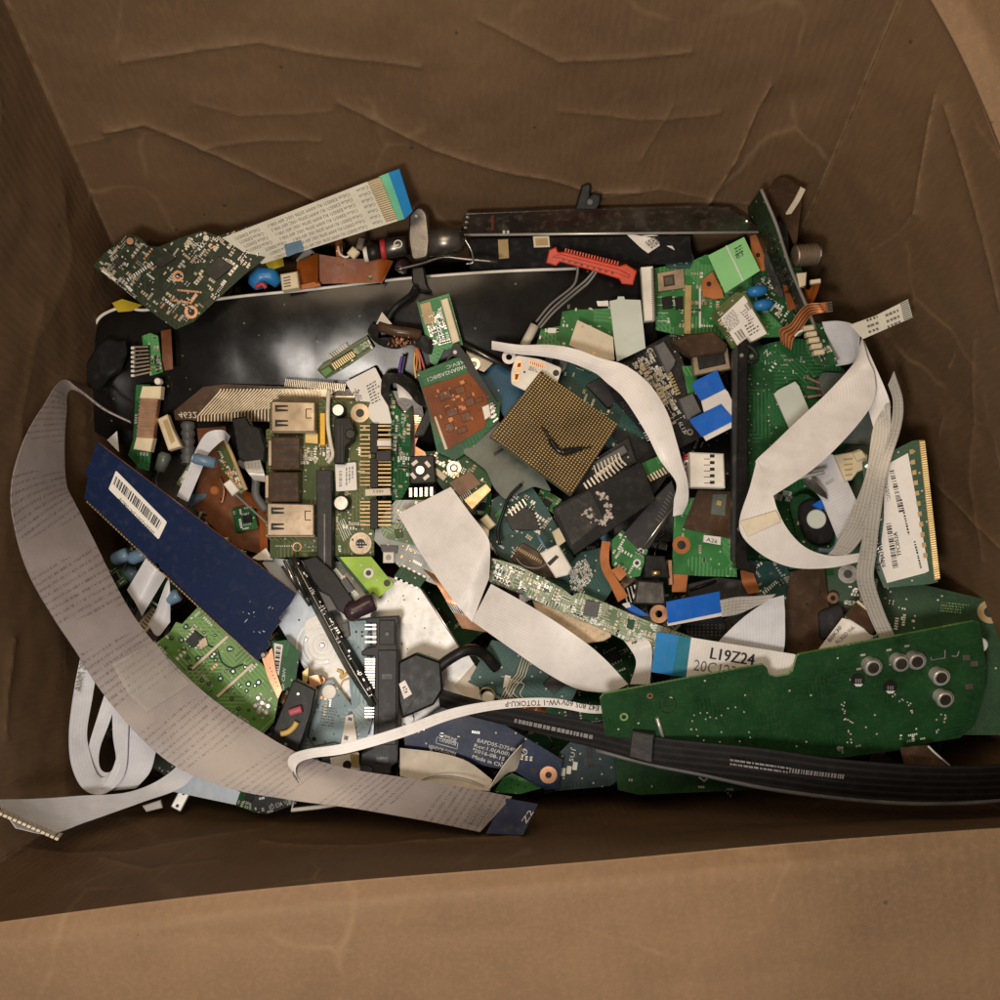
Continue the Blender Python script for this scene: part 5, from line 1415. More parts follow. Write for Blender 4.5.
# --- coin cell board region
fr = tl(812, 520, 58, .02, -.03, 10)
t = board('coin_cell_board', 'round black coin cell holder with a blue tab seen through the white loop', rrect([(788, 500), (806, 492), (838, 520), (842, 548), (826, 556), (800, 548)], 8), fr, 'pcb_deep', 3, n=12, seed=85, cat='coin cell board')
t.part('cell_holder', prism(M(), fr, rrect([(800, 504), (812, 498), (828, 506), (836, 528), (832, 542), (818, 546), (806, 538), (800, 520)], 5), 8, 0, 1.5), mt('black_plastic'))
t.part('coin_cell', disc(M(), fr, 817, 519, 9, 10.5, 4, 24, 1), mt('card_pale'))
box(t, 'blue_tab', fr, [(812, 505), (822, 499), (829, 502), (822, 510)], 12, 6, 'tab_blue', .6)
t.part('plastic_frame', tube(M(), cr([fr.at(x, y, 8) for x, y in ((824, 505), (833, 520), (838, 538), (832, 550), (818, 550))], 4), 2.4, 8), mt('cap_steel_blue'))
t = Thing('pale_strip', 'pale blue grey ribbon strip crossing under the clear cable on the right', 'ribbon cable')
fr = tl(840, 505, 72, .02, -.03, 60)
b = t.part('cable_band', prism(M(), fr, [(800, 472), (826, 452), (836, 456), (868, 526), (852, 548), (838, 540), (822, 500)], 0, -1), mt('ribbon_lilac'))
b.sub('printed_text', text(M(), fr, 'LODZA', (833, 478), (825, 483), 3, .4), mt('ink_soft'))
t = Thing('zigzag_spring', 'dark toothed metal spring strip above the black coin cell holder', 'spring')
t.part('spring', sheet(M(), [((803, 480, 84), (808, 474, 86)), ((808, 486, 82), (814, 480, 86)), ((818, 494, 80), (822, 488, 84)), ((828, 499, 78), (826, 493, 82))], 4, 3, th=1.5), mt('steel_dark'))
t = Thing('white_rod', 'thin white rod lying across the pale strip inside the ribbon loop', 'rod')
t.part('rod', tube(M(), [P(776, 485, 92), P(787, 480, 92), P(824, 472, 90)], 2.0, 10), mt('white_plastic'))
fr = tl(850, 463, 70, .02, -.04, -10)
t = Thing('pin_header', 'cream stepped four-pin connector right of the white ribbon loop', 'connector')
b = t.part('header_body', prism(M(), fr, [(835, 455), (852, 452), (860, 449), (868, 455), (868, 468), (858, 472), (852, 480), (846, 481)], 9, 0, 1), mt('cream_plastic'))
b.sub('slots', slats(M(), fr, [(843, 457), (846, 478), (852, 477), (853, 456)], 4, .3, 9.5, 8), mt('tan_plastic'))
b.sub('top_block', prism(M(), fr, [(853, 453), (862, 450), (867, 457), (858, 461)], 13, 8, .8), mt('cream_plastic'))
# --- translucent case corner behind loop
t = Thing('clear_corner', 'smoky clear plastic cover with rounded corner inside the white ribbon loop', 'plastic cover')
fr = tl(850, 415, 50, .03, -.05)
t.part('cover', prism(M(), fr, rrect([(818, 372), (855, 374), (880, 430), (872, 446), (836, 442)], 8), 0, -3), mt('clear_grey'))
# board behind right items
fr = tl(880, 560, 48, .27, -.03, 8)
t = board('large_board', 'large deep green board with a ring hole in the right corner, mostly covered', [(830, 440), (880, 446), (930, 560), (912, 582), (1000, 603), (1001, 735), (900, 735), (820, 640), (826, 556)], fr, 'pcb_plain', 3.4, edge='pcb_leaf', n=60, seed=86, region=[(830, 560), (870, 560), (900, 600), (930, 640), (840, 620)], wts=(1, 1, 5, 3, 0, 1))
hole(t, fr, 990, 612, 10.5, 5, 'tan_plastic'); hole(t, fr, 848, 574, 9, 4, 'steel_dark')
joints(t, fr, [(915, 616), (914, 628), (942, 596), (938, 600)], 1.2)
t.part('silk_marks', fakelines(M(), fr, [(942, 601), (970, 604), (968, 615), (940, 612)], 4, 15, .5, fill=.9, dash=(1, 4)), mt('pcb_leaf'))
# ================================================================ light fittings below the socket board, bottom left, bottom
# --- silver disc drive plate with embossed rings
fr = F((292, 577, 34), (350, 720, 30), (350, 600, 34))
t = Thing('drive_cover', 'silver drive cover plate stamped with rings, below the blue memory stick', 'metal plate')
c = t.part('plate', prism(M(), fr, [(268, 557), (292, 560), (345, 562), (390, 700), (372, 745), (352, 735), (309, 676), (300, 662), (284, 634), (277, 622), (290, 600), (262, 563)], 0, -2, .3), mt('silver_blue'))
c2 = t.part('paper_corner', prism(M(), tl(270, 560, 40, 0, .1), [(252, 558), (266, 548), (273, 560), (258, 560)], 0, -1), mt('paper_white'))
for i, (r0, r1, h) in enumerate(((23, 25, 1.2), (18.5, 20, 1.4), (14, 16.5, 1.4), (9, 10.5, 1.2), (4.5, 5.6, 1.2))):
    c.sub('stamped_ring', ring(M(), fr, 322, 645.5, r0, r1, h, -.1, 36), mt('silver_sheet'))
c.sub('centre_boss', disc(M(), fr, 322, 645.5, 2.6, 1.6, 0, 14, .6), mt('steel'))
for a in (75, 200, 320):
    c.sub('stamped_notch', prism(M(), fr, rect(322 + 17 * math.cos(math.radians(a)), 645.5 + 17 * math.sin(math.radians(a)), 3, 5, a), 1.8, 0, .4), mt('steel'))
c.sub('pale_patch', prism(M(), fr, rrect([(304, 622), (318, 614), (338, 628), (352, 664), (350, 690), (335, 700), (310, 668)], 6), .4, 0), mt('silver_sheet'))
c.sub('gold_spring', tube(M(), cr([fr.at(x, y, 2) for x, y in ((337, 670), (342, 672), (341, 678), (348, 672))], 4), 1.6, 6), mt('yellow_wire'))
c.sub('gold_loop', tube(M(), cr([fr.at(x, y, 2) for x, y in ((352, 678), (343, 681), (341, 690), (350, 700))], 4), .8, 6), mt('yellow_wire'))
c.sub('dark_dot', disc(M(), fr, 299, 620, 1, .6, 0, 8), mt('chip_black'))
# --- bright white metal plate
fr = tl(400, 630, 40, .02, -.04, 0)
t = Thing('metal_plate', 'bright silver metal plate with dark specks, behind the black slot connectors', 'metal plate')
c = t.part('plate', prism(M(), fr, [(352, 566), (376, 572), (420, 588), (442, 620), (464, 652), (462, 690), (448, 720), (400, 730), (380, 700), (352, 640), (330, 590)], 0, -2, .4), mt('silver_sheet'))
rn = random.Random(4); mm = M()
for i in range(40): disc(mm, fr, rn.uniform(372, 440), rn.uniform(592, 680), rn.choice((.35, .5, .8)), .35, -.1, 6)
c.sub('specks', mm, mt('film_brown'), kind='stuff')
c.sub('folded_edge', tube(M(), [fr.at(421, 588, 0), fr.at(464, 653, 0)], 1.2, 6), mt('steel'))
# --- pale board under the white ribbon with chips
fr = tl(410, 548, 46, 0, -.02, 30)
t = board('film_circuit', 'silvery film circuit with a dark green chip and a tiny square sensor', [(376, 524), (396, 500), (440, 500), (450, 560), (436, 585), (404, 572), (374, 540)], fr, 'film_grey', 2, edge='steel_dark', n=50, seed=91, cat='flex circuit', wts=(2, 1, 6, 5, 1, 1))
q = box(t, 'sensor', fr, [(383, 552), (394, 552), (394, 563), (383, 563)], 4, 0, 'white_plastic', .6)
q.sub('sensor_eye', disc(M(), fr, 388.5, 557.5, 2.6, 4.6, 3.5, 10), mt('steel_dark'))
chip(t, fr, [(394, 576), (401, 566), (426, 579), (420, 588)], 4, 'pcb_deep', legs=5)
chip(t, fr, [(380, 545), (398, 546), (397, 553), (382, 552)], 3, 'grey_plastic')
chip(t, fr, [(394, 530), (402, 529), (403, 537), (396, 538)], 3, 'pcb_olive')
flatpart(t, 'green_strip', fr, [(376, 520), (404, 524), (430, 540), (426, 548), (384, 538)], 'pcb_pale', 1)
joints(t, fr, [(403, 546), (407, 549), (411, 551), (415, 553), (410, 561)], 1.2, 'gold')
# --- lime piece
fr = tl(365, 577, 56, 0, -.03, 38)
t = board('lime_board', 'bright lime green board corner with a ringed hole below the socket board', [(336, 557), (371, 556.5), (394, 585), (379, 597), (373, 591), (368, 595), (350, 572)], fr, 'pcb_lime', 3, edge='card_cream')
hole(t, fr, 368.5, 573, 4.8, 2.6, 'white_plastic'); hole(t, fr, 387, 583, 3.2, 1.4, 'chip_black')
joints(t, fr, [(349, 563), (361, 565), (377, 580), (353, 578)], 1.4, 'card_pale')
t.part('dark_edge', prism(M(), fr, [(336, 557), (339, 557), (372, 596), (368, 597)], 1, -2), mt('pcb_deep'))
# --- chip with legs
fr = tl(343, 582, 58, 0, 0, -35)
t = Thing('chip', 'grey ribbed chip with legs between the lime board and the diagonal black strip', 'chip')
q = chip(t, fr, [(331, 587), (346, 577), (354, 589), (340, 600)], 7, 'chip_grey', 'chip_body', legs=7)
q.sub('chip_ridges', slats(M(), fr, [(333, 587), (347, 578), (352, 588), (341, 597)], 5, .4, 7.6, 6.5), mt('grey_plastic'))
t.part('pale_backing', prism(M(), fr, [(326, 576), (336, 568), (364, 600), (350, 606)], 0, -1), mt('card_pale'))
t = Thing('capacitor', 'lying dark purple barrel capacitor at the end of the diagonal black strip', 'capacitor')
t.part('barrel', tube(M(), [P(348, 614, 72), P(350, 613, 73), P(354, 611, 73), P(357, 609.5, 73), P(372, 602, 73), P(375, 601, 73)], 9, 20, radii=[6, 8.6, 8.6, 8, 8.8, 7]), mt('cap_purple'))
t.part('pin_end', tube(M(), [P(347, 614.5, 72), P(349, 613.5, 72)], 6.4, 14), mt('charcoal'))
# --- dark diagonal strips
t = Thing('edge_board', 'long thin dark board standing on edge with tiny parts, running diagonally below the USB sockets', 'circuit board')
m = sheet(M(), [((292, 557, 66), (288, 560, 42)), ((322, 613, 68), (318, 616, 44)), ((348, 662, 68), (344, 665, 44)), ((375, 706, 66), (371, 709, 42))], 4, 3, th=2.4)
t.part('board_base', m, mt('pcb_dark'))
fr = tl(330, 630, 66, 0, 0, 60)
t.part('pale_edge', tube(M(), cr([P(*p) for p in ((292, 557, 67), (322, 613, 69), (348, 662, 69), (375, 706, 67))], 4), 1.4, 6), mt('steel_dark'))
smd(t, fr, [(294, 562), (300, 560), (378, 700), (372, 703)], 50, 92, (1.6, 4), (1.5, 6), (1, 4, 4, 1, 0, 0))
t.part('dark_side', sheet(M(), [((293, 556, 65), (300, 560, 50)), ((324, 612, 67), (332, 616, 50)), ((378, 704, 65), (384, 702, 50))], 4, 3, th=1.5), mt('charcoal'))
t = Thing('plastic_bar', 'black plastic bar lying diagonally under the slot connector of the socket board', 'bar')
fr = tl(330, 590, 60, .0, -.02, 47)
t.part('bar_body', prism(M(), fr, [(302, 560), (316, 556), (334, 572), (362, 612), (354, 622), (332, 606), (312, 580)], 6, 0, 1), mt('black_plastic'))
t.part('bar_clip', prism(M(), fr, [(318, 590), (330, 596), (338, 610), (328, 612)], 9, 4, 1), mt('chip_grey'))
t = Thing('metal_strips', 'bundle of thin crossed dark metal strips just below the socket board corner', 'metal strips')
for i, (a, b) in enumerate((((284, 560), (298, 590)), ((292, 566), (306, 598)), ((282, 566), (310, 606)), ((300, 562), (312, 584)))):
    t.part('strip', tube(M(), [P(*a, 56 - i * 3), P(*b, 52 - i * 3)], 1.8 + .4 * (i % 2), 4), mt('steel_dark' if i % 2 else 'steel'))

# --- glass-blue board with slot connector
fr = tl(365, 665, 48, 0, -.02, 0)
t = Thing('slot_connector', 'tall black double slot connector on a pale blue board, centre bottom', 'connector')
t.part('board_base', prism(M(), fr, [(344, 622), (370, 620), (372, 720), (366, 740), (356, 742), (350, 690)], 0, -3), mt('pcb_blue_grey'))
u = t.part('connector_body', prism(M(), fr, rrect([(366, 618), (398, 616), (400, 622), (397, 624), (397, 648), (399, 650), (398, 762), (391, 768), (391, 774), (372, 774), (372, 768), (361, 764), (361, 754), (373, 748), (375, 656), (362, 656), (361, 652), (366, 648), (376, 646), (376, 623), (366, 623)], .8, 1), 16, 0, 1), mt('charcoal'))
u.sub('step', prism(M(), fr, [(378, 650), (397, 650), (396, 745), (378, 745)], 18, 14, .8), mt('charcoal'))
u.sub('step', prism(M(), fr, [(379, 620), (395, 620), (395, 645), (379, 645)], 18, 14, .8), mt('charcoal'))
u.sub('groove', slats(M(), fr, [(382, 655), (382, 742), (392, 742), (392, 655)], 2, .12, 18.4, 17), mt('chip_black'))
u.sub('boss', disc(M(), fr, 387, 634, 2.4, 19, 17, 12, .5), mt('chip_grey'))
u.sub('foot_slot', prism(M(), fr, [(376, 757), (388, 757), (388, 764), (376, 764)], 16.5, 15), mt('chip_black'))
mm = M()
ys = [625, 629, 637, 642] + [659 + 2.6 * i for i in range(14)] + [708, 711, 714, 717]
for y in ys: prism(mm, fr, [(365, y - .7), (377, y - .7), (377, y + .7), (365, y + .7)], 9, 7)
t.part('solder_pins', mm, mt('steel'), kind='stuff')
joints(t, fr, [(356, 632), (362, 632), (369, 632), (362, 636)], 1.1, 'chip_black')
box(t, 'end_block', fr, [(341, 624), (348, 622), (350, 636), (344, 638)], 4, 0, 'grey_plastic', .6)
# --- drive cable plug
fr = tl(420, 685, 64, 0, -.02, 12)
t = Thing('cable_plug', 'black hexagonal cable plug with a small white sticker right of the slot connector', 'cable plug')
u = t.part('plug_body', prism(M(), fr, rrect([(398, 662), (416, 653), (441, 662), (443, 690), (434, 705), (402, 719), (398, 700)], 2), 14, 0, 2), mt('black_plastic'))
s = u.sub('sticker', prism(M(), fr, [(399, 684), (405, 680), (412, 694), (404, 699)], 14.5, 13), mt('paper_white'))
s.sub('sticker_print', fakelines(M(), fr, [(402, 687), (406, 685), (409, 692), (405, 694)], 3, 6, 14.9, fill=1.2), mt('ink_black'))
t.part('cable', tube(M(), cr([P(x, y, z) for x, y, z in ((438, 668, 72), (448, 660, 72), (462, 652, 74), (474, 650, 70), (486, 656, 60), (496, 668, 50))], 5), 5.2, 12), mt('black_plastic'))
t.part('thin_wire', wire(M(), [(404, 724, 60), (409, 726, 66), (414, 720, 68), (413, 714, 66)], .6), mt('steel'))
t = ribbon('flat_cable', 'long black flat cable with grey print running from centre to the right edge', [
    ((438, 688, 70), (440, 706, 68)), ((480, 700, 72), (478, 718, 70)), ((540, 712, 78), (536, 732, 74)), ((600, 724, 84), (596, 748, 80)), ((650, 736, 92), (646, 762, 88)), ((700, 742, 104), (698, 772, 98)), ((760, 748, 112), (758, 784, 106)), ((830, 758, 116), (828, 794, 110)), ((900, 764, 118), (900, 800, 112)), ((960, 766, 118), (962, 800, 112)), ((1010, 764, 118), (1012, 797, 112))], 'ribbon_black', cat='flat cable', across=8, bow=2, th=2.2)
mm = M()
fakelines(mm, F((530, 715, 79.6), (600, 733, 84), (536, 728, 77)), [(515, 718), (594, 735), (593, 740), (514, 723)], 1, 63, 1.6, fill=1.4, dash=(3, 8), th=.8)
t.part('printed_text', mm, mt('ink_grey')); mm = M()
f3 = F((760, 760, 115), (830, 770, 117), (760, 776, 112)); fakelines(mm, f3, [(730, 758), (800, 768), (800, 776), (730, 766)], 2, 64, 2.2, fill=1.1, dash=(1, 9), th=.5); fakelines(mm, f3, [(790, 768), (850, 775), (849, 780), (789, 773)], 1, 65, 2.2, fill=1.2, dash=(1.5, 4), th=.9)
t.part('printed_text', mm, mt('ink_grey'))
t.part('joint_sleeve', prism(M(), F((630, 735, 95), (652, 740, 99), (632, 756, 92)), [(632, 731), (654, 735), (652, 763), (629, 757)], 3, -5, .8), mt('black_tape'))
ST = t
t.part('edge_cord', tube(M(), cr([P(*p) for p in ((596, 750, 78), (650, 764, 86), (700, 774, 96), (760, 787, 104), (830, 797, 108), (900, 803, 110), (962, 803, 110), (1012, 799, 110))], 5), 2.2, 8), mt('grey_plastic'))

# --- blue-grey board, dark wired block, small labelled green board
fr = tl(325, 715, 40, 0, -.02, -82)
t = board('blue_grey_board', 'pale blue grey board edge with etched traces right of the dark wired block', [(312, 682), (332, 680), (352, 706), (356, 748), (330, 752), (296, 760)], fr, 'pcb_blue_grey', 3, edge='steel_blue', n=10, seed=93)
t.part('etched_frame', tube(M(), [fr.at(x, y, .6) for x, y in ((318, 686), (308, 736), (314, 746), (334, 742), (346, 746))], .7, 5), mt('chip_grey'))
t.part('etched_marks', fakelines(M(), fr, [(322, 705), (338, 708), (336, 728), (320, 726)], 7, 16, .6, fill=1.2, dash=(1, 5)), mt('chip_grey'))
hole(t, fr, 314, 739, 2, 1, 'chip_black')
t.part('white_button', disc(M(), fr, 329, 692, 7, 4, 0, 20, .8), mt('white_plastic'))
t.part('pink_pad', disc(M(), fr, 321, 680, 4.5, 3, 0, 14, .8), mt('copper'))
t = Thing('paper_tag', 'small white paper tag with two dark squares left of the slot connector foot', 'label')
fr = tl(350, 728, 50, 0, 0, 15)
b = t.part('paper', prism(M(), fr, [(346, 716), (353, 714), (357, 740), (352, 744), (341, 744)], 0, -1), mt('paper_white'))
b.sub('dark_square', prism(M(), fr, rect(350, 719, 4, 3, 15), .5, 0), mt('chip_grey')); b.sub('dark_square', prism(M(), fr, rect(346, 738, 4, 4, 15), .5, 0), mt('chip_grey'))
t = Thing('wired_block', 'black plastic block with cut red and yellow wires beside the pale blue board', 'connector')
fr = tl(293, 720, 66, 0, -.02, -72)
t.part('block', prism(M(), fr, rrect([(293, 680), (300, 682), (316, 690), (311, 715), (298, 753), (268, 742), (280, 712)], 2), 10, 0, 1.2), mt('black_plastic'))
t.part('pink_wire', tube(M(), cr([fr.at(x, y, 13) for x, y in ((290, 713), (295, 711), (302, 709))], 4), 3.4, 10), mt('pink_wire'))
t.part('yellow_wire', tube(M(), cr([fr.at(x, y, 13) for x, y in ((281, 734), (288, 732), (294, 727), (297, 722))], 4), 2.6, 10), mt('yellow_wire'))
joints(t, fr, [(298, 694), (285, 745)], 2, 'steel', 'screw', 11)
t = Thing('labelled_board', 'small dark green board with a silver bar code label beside the copper scrap', 'circuit board')
fr = tl(285, 660, 50, 0, -.02, -75)
t.part('board_base', prism(M(), fr, [(272, 642), (286, 640), (299, 652), (296, 680), (280, 694), (276, 690)], 0, -3), mt('pcb_green'))
q = flatpart(t, 'label', fr, [(274, 643), (283, 645), (279, 675), (275, 676)], 'paper_white', .8)
q.sub('bar_code', barcode(M(), fr, [(276, 646), (274.5, 672), (278.5, 672), (281, 647)], 12, 3, 1.1), mt('ink_black'))
t.part('printed_text', text(M(), fr, 'ID: CBW', (284, 690), (286, 668), 3, .5), mt('ink_white'))
t.part('gold_clip', prism(M(), fr, [(302, 672), (309, 666), (308, 680), (303, 690)], 5, 0, .5), mt('gold_pin'))
t.part('pale_lip', prism(M(), fr, [(308, 676), (318, 674), (322, 684), (310, 690)], 4, 0, .5), mt('copper'))
t = Thing('copper_scrap', 'thin brown copper shield scrap with tiny holes under the memory stick end', 'metal scrap')
fr = tl(275, 670, 54, 0, -.02, -60)
b = t.part('plate', prism(M(), fr, [(262, 658), (272, 648), (276, 672), (282, 690), (278, 699), (268, 678)], 0, -1.5), mt('copper'))
joints(t, fr, [(270 + 1.5 * i, 668 + 3.6 * i) for i in range(6)], .6, 'film_brown', 'holes', .4)

# --- pale green solder side board below memory stick
fr = F((157, 645, 52), (197, 607, 52), (270, 725, 46))
t = board('power_board', 'light green board showing solder joints and two white ribs below the memory stick', [(150, 648), (170, 632), (176, 622), (182, 624), (198, 607), (204, 612), (262, 664), (280, 690), (274, 722), (262, 735), (240, 728)], fr, 'pcb_leaf', 3.2, edge='pcb_bright', n=36, seed=94, wts=(1, 2, 5, 4, 0, 1), size=(1.4, 3.4))
rn = random.Random(12); pl = [(160, 645), (196, 614), (262, 672), (266, 715), (250, 722)]
mm = M(); m2 = M()
for i in range(900):
    x, y = rn.uniform(155, 275), rn.uniform(612, 728)
    if inpoly(x, y, pl) and rn.random() < .16:
        r = rn.choice((1.5, 2.0, 2.8)); ring(mm, fr, x, y, r * .5, r, .8, -.1, 10)
        disc(m2, fr, x, y, r * .55, 1.1, -.1, 8, .3)
t.part('solder_rings', mm, mt('pcb_deep'), kind='stuff'); t.part('solder_joints', m2, mt('steel'), kind='stuff')
for a, b in (((192, 669), (228, 636)), ((217, 697), (253, 664))):
    d = V((b[1] - a[1], a[0] - b[0])).normalized() * 1.5
    t.part('white_rib', prism(M(), fr, [(a[0] - d.x, a[1] - d.y), (b[0] - d.x, b[1] - d.y), (b[0] + d.x, b[1] + d.y), (a[0] + d.x, a[1] + d.y)], 2.5, 0, .4), mt('card_cream'))
chip(t, fr, [(185, 641), (195, 631), (204, 638), (194, 648)], 3, 'chip_black', legs=4)
chip(t, fr, [(198, 640), (206, 637), (208, 645), (200, 650)], 3, 'steel_worn')
t.part('trace_curve', tube(M(), cr([fr.at(x, y, .5) for x, y in ((208, 645), (217, 650), (222, 662), (232, 668), (243, 664))], 4), .9, 5), mt('pcb_deep'))
joints(t, fr, [(255, 706), (262, 703), (268, 706), (259, 712), (266, 713), (258, 698)], 3.2, 'solder', 'solder_blob', 2)
t.part('text_row', text(M(), fr, 'E01 P', (238, 718), (248, 726), 3, .5), mt('ink_white'))
# --- under the grey ribbon: white loops
t = ribbon('ribbon_cable', 'tall pale ribbon cable loop standing at the left wall under the grey ribbon', [
    ((84, 640, 120), (97, 672, 112)), ((74, 690, 110), (92, 700, 100)), ((69, 735, 104), (87, 735, 92)), ((72, 768, 96), (92, 762, 84)), ((84, 790, 88), (98, 776, 78)), ((104, 794, 80), (106, 776, 72)), ((124, 776, 84), (116, 762, 78)), ((128, 740, 92), (113, 735, 90)), ((128, 700, 98), (112, 694, 104)), ((124, 680, 100), (110, 676, 106))], 'ribbon_lilac', across=5)
fr = F((84, 650, 118.6), (96, 655, 116), (80, 690, 110))
t.part('printed_text', text(M(), fr, 'AWM 2896', (81, 692), (88, 656), 6, 1.5), mt('ink_soft'))
t = ribbon('ribbon_cable', 'inner pale ribbon loop nested inside the tall one at the left wall', [
    ((112, 672, 96), (124, 668, 96)), ((98, 715, 92), (112, 715, 90)), ((88, 750, 86), (100, 748, 82)), ((88, 778, 78), (100, 768, 74)), ((104, 786, 72), (110, 772, 68)), ((126, 770, 76), (122, 758, 72)), ((140, 725, 86), (132, 715, 88)), ((148, 700, 90), (138, 690, 92))], 'ribbon_lilac', across=5)
t = ribbon('ribbon_cable', 'broad pale ribbon band curving out below the grey ribbon to the left', [
    ((126, 700, 94), (160, 730, 90)), ((122, 735, 88), (156, 752, 84)), ((112, 770, 82), (150, 772, 78)), ((98, 792, 78), (136, 788, 72))], 'ribbon_lilac', across=6)
t = ribbon('ribbon_cable', 'grey white ribbon with a cut end reaching into the near left corner', [
    ((198, 742, 74), (208, 757, 74)), ((168, 774, 78), (184, 786, 80)), ((130, 792, 88), (142, 802, 96)), ((80, 796, 106), (86, 822, 124)), ((36, 799, 138), (50, 834, 160)), ((-4, 800, 168), (16, 828, 190))], 'ribbon_lilac', across=8)
t.part('contact_edge', slats(M(), F((0, 806, 170), (62, 838, 156), (20, 824, 186)), [(-4, 806), (62, 836), (58, 841), (-8, 812)], 14, .75, 1, -1), mt('card_cream'), kind='stuff')
# --- white papers between memory stick and ribbon
t = ribbon('ribbon_cable', 'short pale ribbon piece standing between the grey ribbon and the memory stick', [
    ((127, 590, 66), (146, 558, 70)), ((136, 604, 68), (156, 568, 72)), ((142, 616, 60), (166, 576, 62))], 'ribbon_lilac', across=4)
t = ribbon('ribbon_cable', 'second pale ribbon piece below it, folded near the green solder board', [
    ((148, 624, 58), (156, 612, 62)), ((158, 636, 54), (168, 580, 62)), ((170, 622, 52), (170, 594, 58))], 'ribbon_lilac', across=4)
for i, (x, y, tx) in enumerate(((121, 556, 'left one of two grey blue capacitors lying beside the grey ribbon'), (138, 555, 'right one of two grey blue capacitors lying beside the grey ribbon'), (172, 597, 'grey blue capacitor lying between the folded pale ribbons'))):
    t = Thing('capacitor', tx, 'capacitor')
    t.part('barrel', tube(M(), [P(x - 7, y + 4, 50), P(x - 5, y + 3, 52), P(x + 6, y - 2, 54), P(x + 8, y - 3, 54)], 6, 14, radii=[5, 6.5, 6.5, 5]), mt('cap_steel_blue'))
    t.part('lead', wire(M(), [(x - 7, y + 4, 50), (x - 12, y + 8, 46), (x - 14, y + 14, 42)], .8), mt('steel'))
# --- left of socket board: black plug, ribbon, cap, film
fr = tl(240, 445, 48, 0, -.03, 5)
t = Thing('black_plug', 'black moulded plug with ridges left of the upper steel USB socket', 'plug')
t.part('plug_body', prism(M(), fr, rrect([(231, 418), (246, 416), (250, 424), (260, 428), (266, 448), (264, 462), (246, 464), (238, 458)], 2), 14, 0, 1.5), mt('black_plastic'))
t.part('pin_rows', slats(M(), fr, [(254, 428), (268, 446), (266, 452), (250, 434)], 8, .4, 10, 4), mt('grey_plastic'))
t = ribbon('ribbon_cable', 'narrow pale ribbon arching up between the memory stick and the socket board', [
    ((177, 496, 58), (188, 502, 58)), ((188, 470, 66), (200, 474, 66)), ((197, 448, 72), (208, 455, 72)), ((207, 433, 76), (216, 446, 76)), ((222, 430, 74), (224, 440, 74)), ((230, 436, 62), (227, 444, 64))], 'ribbon_lilac', across=4)
t = Thing('capacitor', 'small grey blue capacitor lying across the narrow arching ribbon', 'capacitor')
t.part('barrel', tube(M(), [P(194, 458, 84), P(196, 458.5, 84), P(214, 463, 80), P(216, 463.5, 80)], 5, 14, radii=[4, 5.2, 5.2, 4]), mt('cap_steel_blue'))
t.part('end_cap', tube(M(), [P(193, 457.8, 84), P(194.6, 458.2, 84)], 4.4, 14), mt('steel_blue'))
fr = tl(215, 500, 28, 0, -.02, 0)
t = Thing('film_sheet', 'reddish brown shiny film sheet lying under the arching narrow ribbon', 'film sheet')
t.part('film', prism(M(), fr, [(196, 422), (225, 424), (232, 470), (268, 520), (266, 556), (230, 545), (192, 505), (202, 470)], 0, -1), mt('kapton_dark'))
t.part('amber_drop', disc(M(), fr, 214, 490, 5, 3, 0, 14, 1.5), mt('copper_flex'))
t.part('red_wire', wire(M(), [(220, 478, 34), (224, 490, 36), (222, 502, 36), (218, 500, 34)], .8), mt('copper'))
t = Thing('film_sheet', 'reddish brown film strip standing left of the lower steel USB socket', 'film sheet')
fr = tl(250, 520, 36, .05, 0)
t.part('film', prism(M(), fr, [(244, 490), (266, 500), (268, 552), (260, 553), (260, 510), (246, 505)], 0, -1), mt('kapton'))
fr = tl(232, 462, 58, 0, 0, 65)
t = board('sensor_strip', 'narrow tan framed board with glittering solder left of the dark USB sockets', [(216, 450), (224, 444), (236, 468), (247, 488), (241, 494), (222, 470)], fr, 'pcb_olive', 3, edge='tan_plastic', n=30, seed=95, wts=(2, 1, 6, 3, 1, 2))
t.part('tan_frame', tube(M(), [fr.at(224, 438, 2), fr.at(232, 455, 2), fr.at(246, 490, 2)], 2, 6), mt('tan_plastic'))
t = Thing('white_plug', 'tiny white plug on a thin grey wire left of the lower USB socket', 'plug')
t.part('plug_body', prism(M(), tl(231, 488, 62, 0, 0, 30), [(223, 484), (230, 479), (239, 490), (232, 496)], 6, 0, .8), mt('white_plastic'))
t.part('wire', wire(M(), [(234, 493, 64), (246, 504, 62), (258, 515, 58), (268, 524, 54)], 1.1), mt('grey_wire'))
t = Thing('cable_loop', 'thick grey cable bending down behind the dark USB sockets', 'cable')
t.part('cable', wire(M(), [(240, 462, 54), (252, 470, 58), (256, 480, 58), (256, 495, 54), (266, 510, 48)], 4), mt('grey_plastic'))
t.part('cable_band', sheet(M(), [((244, 462, 62), (260, 460, 62)), ((246, 470, 66), (264, 472, 64)), ((254, 480, 62), (266, 482, 60))], 4, 4), mt('ribbon_clear'))
t = Thing('cream_socket', 'cream trough shaped socket right of the upright green connector board', 'socket')
fr = tl(169, 432, 46, 0, 0, 62)
b = t.part('socket_body', prism(M(), fr, [(157, 419), (167, 414), (172, 428), (181, 446), (168, 450)], 9, 0, 1), mt('cream_plastic'))
b.sub('trough', prism(M(), fr, [(163, 421), (167, 419), (175, 441), (171, 444)], 9.4, 7), mt('tan_plastic'))
t = Thing('ribbed_cable', 'dark ribbed grey cable sleeve beside the cream trough socket', 'cable')
pts = [P(188, 422 + i * 2.6, 36) for i in range(17)]
t.part('sleeve', tube(M(), pts, 6, 12, radii=[7 if i % 3 else 5.6 for i in range(17)]), mt('chip_grey'))
t = Thing('lamp_cap', 'small clear grey cap beside the upright green connector board', 'cap')
